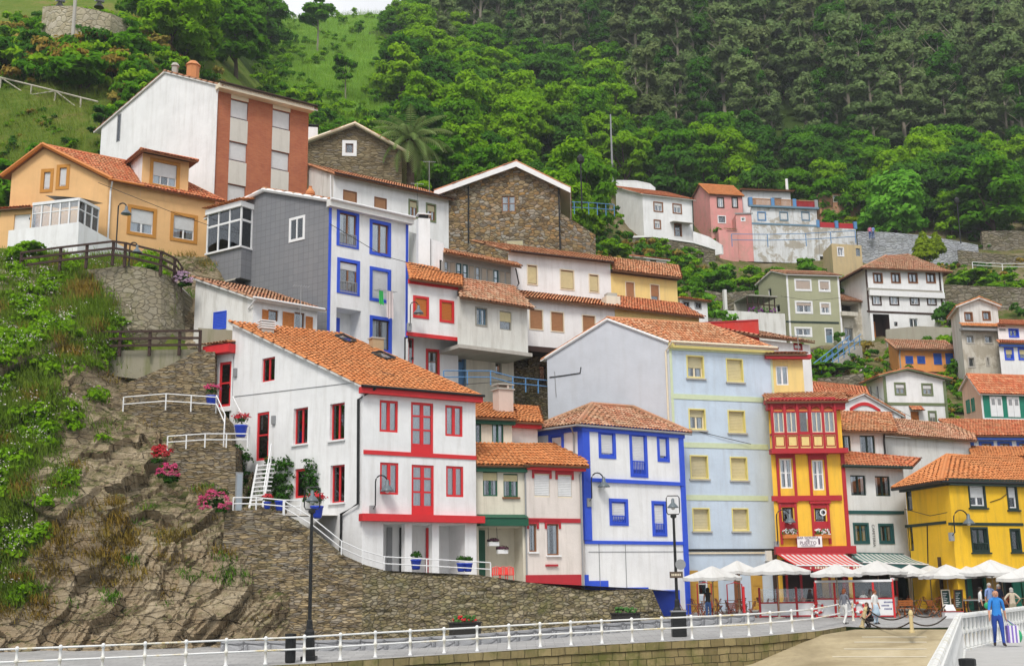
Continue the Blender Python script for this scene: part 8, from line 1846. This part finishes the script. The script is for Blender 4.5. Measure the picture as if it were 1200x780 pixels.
  tm=bpy.data.meshes.new('stem');tm.from_pydata([tuple(v)for v in mb.v],[],mb.f);tm.materials.append(BARK);so_=bpy.data.objects.new('stem',tm);COL.objects.link(so_);so_.parent=t
 p=at(481,217,97);t=thing('palm_tree','tall date palm with arching fronds beside the small slate stone house','palm',p);hgt=3.6;mb=MB()
 prof=[]
 for i in range(15):z=i*hgt/14;prof.append((.33-.07*i/14+(.04 if i%2 else 0),z-.3))
 prof+=[(.42,hgt-.1),(.46,hgt+.3),(.2,hgt+.7)];mb.lathe(p,prof,BARK,10);mb.build('trunk',t);gg=np.random.default_rng(4)
 for k in range(46):
  a=k*2.399;el=1.25-1.9*(k/46)**1.0;Lf=3.7+.6*gg.random();mb=MB();pts=[];pos=p+V((0,0,hgt+.45));e=el
  for j in range(11):
   pts.append(pos.copy());dirv=V((math.cos(a)*math.cos(e),math.sin(a)*math.cos(e),math.sin(e)));pos=pos+dirv*(Lf/10);e-=.145
  mb.tube(pts,[.05]*5+[.03]*6,L_PALM,4,False)
  sd=V((-math.sin(a),math.cos(a),0))
  for j in range(1,11):
   for q in range(2):
    b=pts[j-1].lerp(pts[j],q/2);d_=(pts[j]-pts[j-1]).normalized();ll=.62*math.sin(math.pi*min(1,(j+.6+q*.5)/11.8))+.12
    for sg in(-1,1):
     tip=b+sd*sg*ll*.8+d_*ll*.55-V((0,0,ll*.4));w=d_*.085;mb.face([b-w,b+w,tip],L_PALM,[(k,j)]*3)
  mb.build('frond',t)
forest()
def blades(nm,pts,n_each,h,mat,seed,spread=.35,droop=.5):
 g=np.random.default_rng(seed);V_=[]
 P_=np.array([tuple(p)for p in pts]);n=len(P_)*n_each;base=np.repeat(P_,n_each,0)+g.normal(size=(n,3))*spread*np.array([1,.6,.35])
 a=g.random(n)*6.283;out=np.stack([np.cos(a)*.6,-abs(np.sin(a))*.8,np.zeros(n)],1);hh=h*(.5+.9*g.random(n));w=np.stack([-np.sin(a),np.cos(a),np.zeros(n)],1)*(.014+.012*g.random(n))[:,None]
 tip=base+out*(hh*(.45+.5*g.random(n)))[:,None]+np.array([0,0,1])*(hh*(.85-droop*g.random(n)))[:,None]
 V_=np.stack([base-w,base+w,tip+w*.25,tip-w*.25],1);nn=out*.5+np.array([0,-.35,.7])+g.normal(size=(n,3))*.2;NRM[id(V_)]=nn/np.linalg.norm(nn,axis=1)[:,None];KEEP.append(V_);return V_
def bushes():
 g=random.Random(9)
 for px,py,d,s,sx,mat,lab in((96,80,96,1.5,1.35,L_MID,'dense rounded dark green bush behind the pole fence'),(26,190,90,1.55,1.2,L_MID,'big dark green bush with pale flowers left of the orange-beige house'),(34,298,67,.62,1.2,L_BRIGHT,'small bright green shrub in front of the white parapet wall'),(10,240,84,1.2,1.2,L_MID,'green shrub at the left edge behind the shed door'),(10,62,102,1.5,1.4,L_DARK,'dark scrub bush at the far upper left'),(175,320,66,.35,1.4,L_MID,'low green shrub behind the upper brown fence'),(375,190,92,.8,1.3,L_BRIGHT,'green shrub at the left foot of the small slate stone house'),(835,275,131,1.15,1.4,L_MID,'rose bush with pale blossom left of the hedge terrace'),(938,318,131,1.5,1.25,L_MID,'large green bush under the blue path railing'),(870,322,128,1.2,1.6,L_BRIGHT,'bright green garden bush in the middle of the hedge terrace'),(905,326,128,1.0,1.6,L_MID,'mid green garden bush left of the large green bush'),(830,330,118,1.45,1.3,L_MID,'rose-covered green bush beside the little orange-roofed cottage'),(1010,372,121,.6,1.2,L_DARK,'dark shrub between the ruin and the big white house'),(1112,372,119,1.4,.8,L_DARK,'dark ivy bush right of the big white house'),(1140,326,125,.9,2.0,L_BRIGHT,'bright low shrub below the white plank railing'),(1180,328,124,.9,2.2,L_BRIGHT,'bright low shrub at the right edge below the plank railing'),(652,276,92,.75,1.4,L_BRIGHT,'grassy shrub at the end of the sloping rubble wall'),(715,290,112,.8,1.6,L_BRIGHT,'bright shrub on the slope below the red-roofed cottage'),(970,225,150,1.6,1.3,L_MID,'bush growing in front of the brick ruin'),(1000,245,147,1.6,1.2,L_YG,'yellowish bush at the right end of the brick ruin'),(685,262,95,.9,1.2,L_DARK,'dark bush between the sloping rubble wall and the terrace'),(846,348,117,.9,1.5,L_DARK,'clipped dark hedge bush above the short rubble wall'),(980,432,107,.5,3.2,L_MID,'long low clipped hedge above the rubble garden wall')):
  p=ground(px,min(py+1.15*s*1400/d,745),62.5)if d>70 else at(px,py,d)-V((0,0,1.0*s));plant('bush',g.randrange(3),mat,p-V((0,0,.25*s)),s,g.uniform(0,6),lab,cat='bush',sx=sx)
 def scrub(nm,zones,n,mats_,smin,smax,seed,label_kind='stuff'):
  gg=random.Random(seed);parts={m_.name:[]for m_ in mats_};mm={m_.name:m_ for m_ in mats_}
  for i in range(n):
   z=gg.choice(zones);px=gg.uniform(z[0],z[1]);d=gg.uniform(z[2],z[3])
   if nm=='hillside_scrub' and px<135 and 86<d<101:continue
   p=terr(px,d);s=gg.uniform(smin,smax);m_=gg.choice(mats_);c,q=lobes_broad(seed*100+i,1.5*s,1.1*s,0,4);c=[(a+p.x,b+p.y,e+p.z-.3)for a,b,e in c]
   parts[m_.name].append(cards(int(170*max(.5,s)),c,q,.2*(.7+.3*s),seed*50+i,fill=.5))
  for k,v in parts.items():
   if v:a_,b_=cat_n(v);o=obj_me(nm,card_mesh(nm,a_,mm[k],seed,b_));kind(o,'stuff')
 scrub('hillside_scrub',[(-60,240,84,128,0),(-60,200,90,120,0),(60,250,92,126,0),(-60,200,82,100,0)],700,[L_MID,L_MID,L_BRIGHT,L_DRY,L_DARK],.6,1.7,1)
 scrub('slope_scrub',[(690,1300,122,152,0),(690,850,104,136,0),(900,1230,104,124,0),(800,1000,126,136,0)],340,[L_MID,L_BRIGHT,L_MID,L_DRY,L_DARK],.5,1.3,2)
 scrub('slope_blossom',[(800,860,117,132,0),(880,935,126,131,0),(960,1020,108,116,0)],40,[L_PALE],.18,.4,3)
 scrub('forest_undergrowth',[(455,700,106,150,0),(690,1300,150,172,0),(320,470,108,150,0)],330,[L_MID,L_DARK,L_BRIGHT],.8,2.0,4)
 scrub('slope_scrub',[(925,1065,99,119,0),(940,1040,102,118,0),(1095,1130,96,120,0),(1005,1150,137,141.5,0),(1100,1200,124,137,0),(690,760,104,122,0)],430,[L_MID,L_BRIGHT,L_DRY,L_DARK],.35,.8,12)
 scrub('terrace_shrubs',[(796,985,128.5,136,0),(800,900,116,128,0)],150,[L_BRIGHT,L_MID,L_MID,L_LIME],.8,1.5,14)
 scrub('viewpoint_scrub',[(20,165,101,106,0)],130,[L_MID,L_BRIGHT,L_DARK,L_DRY],1.2,2.3,13)
 scrub('upper_scrub',[(-60,150,84,97,0)],120,[L_MID,L_DRY,L_BRIGHT,L_DARK],.25,.7,15)
 gg=random.Random(78);pts=[terr(gg.uniform(-60,150),gg.uniform(84,103))for _ in range(2600)];o=obj_me('hillside_tufts',card_mesh('hillside_tufts',blades('y',pts,12,.5,L_BRIGHT,19,.5),leaf_mat('hillside_blades',(.10,.19,.015),(.22,.34,.03),(.36,.34,.07),.4),4));kind(o,'stuff')
 gg=random.Random(77);pts=[terr(gg.uniform(300,455),gg.uniform(110,285))for _ in range(5200)];o=obj_me('meadow_grass',card_mesh('meadow_grass',blades('x',pts,9,1.0,L_BRIGHT,9,.8),leaf_mat('meadow_blades',(.12,.26,.015),(.24,.44,.03),(.34,.52,.06),.45),4));kind(o,'stuff')
 scrub('meadow_scrub',[(300,455,112,290,0),(296,340,130,290,0)],230,[L_MID,L_BRIGHT],.7,1.8,6)
bushes()
def cliff_plants():
 g=random.Random(21);X,Y,POS=CL['X'],CL['Y'],CL['pos'];green=[];dry=[];leaf=[];moss=[]
 ny,nx=X.shape
 for i in range(26000):
  j=g.randrange(ny);k=g.randrange(nx);px,py=X[j,k],Y[j,k]
  if px<-20 and g.random()<.7:continue
  n1=float(vnoise(px/38.,py/30.,0,3));n2=float(vnoise(px/22.,py/26.,3,8));p=V(POS[j,k])
  vz=max(0,min(1,(140-px+(520-py)*.42)/55))*(1 if py>345 else .7)
  if py>640:vz*=max(0,min(1,(110-px)/70))
  if py>720:vz*=.4
  if 66<px<150 and 430<py<530 and n2>.3:vz*=.3
  if 36<px<140 and 530<py<620:vz*=.42
  if vz>.12 and n1*.8+g.random()*.3<vz*.84:
   if n2>.8:dry.append(p)
   elif n2>.56 or g.random()<.25:green.append(p)
   else:leaf.append(p)
  elif n2>.78 and g.random()<.2 and py<730 and px<330:(dry if n1>.42 else moss).append(p)
  elif 104<px<146 and 590<py<660 and n2>.5 and g.random()<.25:dry.append(p)
  elif 60<px<200 and 330<py<420 and g.random()<.16:(moss if n1>.4 else green).append(p)
 for i in range(45):
  a=g.uniform(100,152);b=g.uniform(595,680);dry.append(cliff_pt(a+(b-600)*.1,b))
 o=obj_me('cliff_grass',card_mesh('cliff_grass',blades('g',green,40,.36,L_BRIGHT,1,.34),leaf_mat('grass_blades',(.08,.17,.012),(.19,.34,.025),(.30,.42,.06),.45),1));kind(o,'stuff')
 o=obj_me('dry_grass',card_mesh('dry_grass',blades('d',dry,40,.36,L_DRY,2,.28,.8),L_DRY,2));kind(o,'stuff')
 o=obj_me('moss_tufts',card_mesh('moss_tufts',blades('m',moss,26,.28,L_MID,3,.2,.6),L_MID,3));kind(o,'stuff')
 VV=[]
 for i,p in enumerate(leaf):
  if i%4:continue
  s=g.uniform(.3,.7);VV.append(cards(54,[(p.x,p.y-.1,p.z+.15)],[(s,s*.8,s*.7)],.13,i,fill=.6))
 o=obj_me('cliff_ground_cover',card_mesh('cliff_ground_cover',*[cat_n(VV)[0],L_BRIGHT,7,cat_n(VV)[1]]));kind(o,'stuff')
 VV=[]
 for i,p in enumerate(leaf[::9]+green[::40]):VV.append(cards(10,[(p.x,p.y-.5,p.z+.5)],[(.4,.3,.3)],.04,i))
 o=obj_me('small_white_flowers',card_mesh('small_white_flowers',np.concatenate(VV),L_PALE,8));kind(o,'stuff')
cliff_plants()
def hydrangeas():
 g=random.Random(2)
 for px,py,d,s,mat,lab in((252,592,53.9,1.0,L_HYD,'large pink hydrangea bush hanging over the slate wall by the lower terrace'),(197,556,57.4,.78,L_HYD,'pink hydrangea clump on a ledge of the slate wall'),(190,533,58.0,.7,L_REDF,'red flowering geranium clump just above the pink hydrangea ledge'),(214,330,67.0,.8,leaf_mat('leaf_mauve_bloom',(.5,.3,.5),(.62,.45,.6),(.6,.5,.55),.1),'pale mauve hydrangea at the corner of the orange-beige house')):
  p=at(px,py,d);t=thing('hydrangea',lab,'flowering bush',p);c,q=lobes_broad(px,.9*s,.62*s,-.3,9);c=[(a,b,e-.25)for a,b,e in c]
  obj_me('leaves',card_mesh('leaves',cards(700,c,q,.09,px,fill=.6),L_IVY,1),t);F_=[]
  for i in range(int(58*s)):
   a=g.uniform(0,6.28);e=g.uniform(-.5,1.3);r=.68*s*g.uniform(.85,1.1);cc=(math.cos(a)*math.cos(e)*r,-abs(math.sin(a))*math.cos(e)*r*.9,math.sin(e)*r*.8+.08)
   F_.append(cards(26,[cc],[(.105,.105,.09)],.045,i,fill=.1))
  obj_me('blooms',card_mesh('blooms',np.concatenate(F_),mat,2),t)
 for lab,zone in(('climbing ivy covering the wall left of the white iron stair',(276,300,525,592)),('ivy clump between the white iron stair and the lower red window',(314,344,540,590)),('ivy climbing right of the lower red window',(361,374,540,590))):
  q=[];c=[]
  for i in range(60):
   px,py=g.uniform(zone[0],zone[1]),g.uniform(zone[2],zone[3]);u,z=H1F0 .uv(px,py)
   p=H1F0 .P(u,z,.22 if zone[0]>280 else .5);c.append(tuple(p));q.append((.3,.2,.3))
  t=obj_me('ivy',card_mesh('ivy',cards(1900 if zone[0]<360 else 700,c,q,.085,zone[0],fill=.7),L_IVY,3));tag(t,lab,'ivy')
 BP=paint('blue_glazed_pot',(.02,.06,.5),.3)
 def pot(lab,px,py,d,s=1.0,fl=L_REDF):
  p=at(px,py,d);t=thing('flower_pot',lab,'flower pot',p);mb=MB();mb.lathe(p,[(.14*s,0),(.17*s,.05*s),(.21*s,.34*s),(.23*s,.36*s),(.23*s,.4*s),(.19*s,.41*s)],BP,14);mb.build('pot',t,True)
  obj_me('leaves',card_mesh('leaves',cards(130,[(0,0,.55*s)],[(.24*s,.24*s,.2*s)],.07,px,fill=.8),L_IVY,1),t)
  if fl:obj_me('blooms',card_mesh('blooms',cards(170,[(0,0,.66*s)],[(.32*s,.32*s,.2*s)],.06,px+1,fill=.4),fl,1),t)
 pot('big blue pot of pink hydrangea on the upper path by the porch door',248,477,62.0,1.5,L_HYD);pot('blue pot of red flowers at the turn of the upper steps',282,512,60.2,1.5)
 pot('blue pot with green plant on the lower terrace left of the lamp',328,598,55.2,1.1,None);pot('blue pot of red flowers on the lower terrace right of the lamp',371,607,55.6,1.4);pot('small pot of red flowers at the foot of the iron stair',313,596,55.2,.8)
 pot('wide blue pot with green plant before the columned porch',487.5,667,56.8,1.15,None);pot('left one of two slim blue pots beside the columned porch',540.5,669.5,57.6,1.0,None);pot('right one of two slim blue pots beside the columned porch',548.5,669.5,57.7,1.0,None)
 f=Fac(None,at(560,620,61.0),at(616,620,62.2))
 for lab,px,py in(('left hanging flower box of purple blooms under the green canopy',578,637),('right hanging flower box of purple blooms under the green canopy',588.5,646)):
  u,z=f.uv(px,py);p=f.P(u,z,0);t=thing('hanging_flower_box',lab,'flower box',p);mb=MB();f.bx(mb,u-.28,z-.1,u+.28,z+.1,-.1,.12,WTRIM);mb.build('box',t);mb=MB();mb.tube([f.P(u-.25,z+.1,0),f.P(u-.25,z+1.3,-.1)],.012,BLACK,4);mb.build('hanger',t)
  obj_me('blooms',card_mesh('blooms',cards(160,[(0,0,.16)],[(.32,.16,.14)],.06,px if isinstance(px,int)else 7,fill=.5),leaf_mat('leaf_purple_bloom'+str(py),(.10,.02,.06),(.2,.04,.12),(.15,.1,.1),.1),1),t)
hydrangeas()
W=bpy.data.worlds.new('World');scene.world=W;W.use_nodes=True
nt=W.node_tree;nt.nodes.clear()
sky=nt.nodes.new('ShaderNodeTexSky');sky.sky_type='NISHITA';sky.sun_disc=False
EL,AZ=math.radians(52),math.radians(192)
sky.sun_elevation=EL;sky.sun_rotation=AZ;sky.air_density=1.0;sky.dust_density=4.0;sky.ozone_density=1.0
hs=nt.nodes.new('ShaderNodeHueSaturation');hs.inputs['Saturation'].default_value=.4
bg=nt.nodes.new('ShaderNodeBackground');bg.inputs['Strength'].default_value=.115
out=nt.nodes.new('ShaderNodeOutputWorld')
nt.links.new(sky.outputs[0],hs.inputs['Color']);cl=nt.nodes.new('ShaderNodeTexNoise');cl.inputs['Scale'].default_value=2.2;cl.inputs['Detail'].default_value=6
tcw=nt.nodes.new('ShaderNodeTexCoord');nt.links.new(tcw.outputs['Generated'],cl.inputs['Vector'])
cr=nt.nodes.new('ShaderNodeValToRGB');cr.color_ramp.elements[0].position=.3;cr.color_ramp.elements[0].color=(.45,.45,.45,1);cr.color_ramp.elements[1].position=.55;cr.color_ramp.elements[1].color=(.9,.9,.9,1);nt.links.new(cl.outputs['Fac'],cr.inputs[0])
mxw=nt.nodes.new('ShaderNodeMix');mxw.data_type='RGBA';mxw.inputs[7].default_value=(7.6,7.7,7.9,1);nt.links.new(cr.outputs[0],mxw.inputs[0]);nt.links.new(hs.outputs[0],mxw.inputs[6]);nt.links.new(mxw.outputs[2],bg.inputs[0]);nt.links.new(bg.outputs[0],out.inputs[0])
sd=bpy.data.lights.new('sun','SUN');sd.energy=2.1;sd.angle=math.radians(18);sd.color=(1,.94,.86)
so=bpy.data.objects.new('sun',sd);COL.objects.link(so)
dv=V((math.sin(AZ)*math.cos(EL),math.cos(AZ)*math.cos(EL),math.sin(EL)))
so.rotation_euler=dv.to_track_quat('Z','Y').to_euler();so.location=dv*300
vs_=scene.view_settings;vs_.view_transform='Standard';vs_.look='None';vs_.gamma=1;vs_.use_curve_mapping=False;vs_.exposure=0.36
scene.cycles.max_bounces=6;scene.cycles.transparent_max_bounces=12;scene.cycles.use_denoising=True
scene.render.engine='CYCLES'
hz_m=bpy.data.materials.new('haze_air');hz_m.use_nodes=True;hn=hz_m.node_tree;hn.nodes.clear()
hv=hn.nodes.new('ShaderNodeVolumePrincipled');hv.inputs['Color'].default_value=(.86,.92,1,1);hv.inputs['Density'].default_value=.00026;hv.inputs['Anisotropy'].default_value=0
ho_=hn.nodes.new('ShaderNodeOutputMaterial');hn.links.new(hv.outputs[0],ho_.inputs['Volume'])
mb=MB();mb.obox((-1700,-1600,-9),(3400,0,0),(0,3300,0),(0,0,240),hz_m);hzo=mb.build('haze');kind(hzo,'stuff')
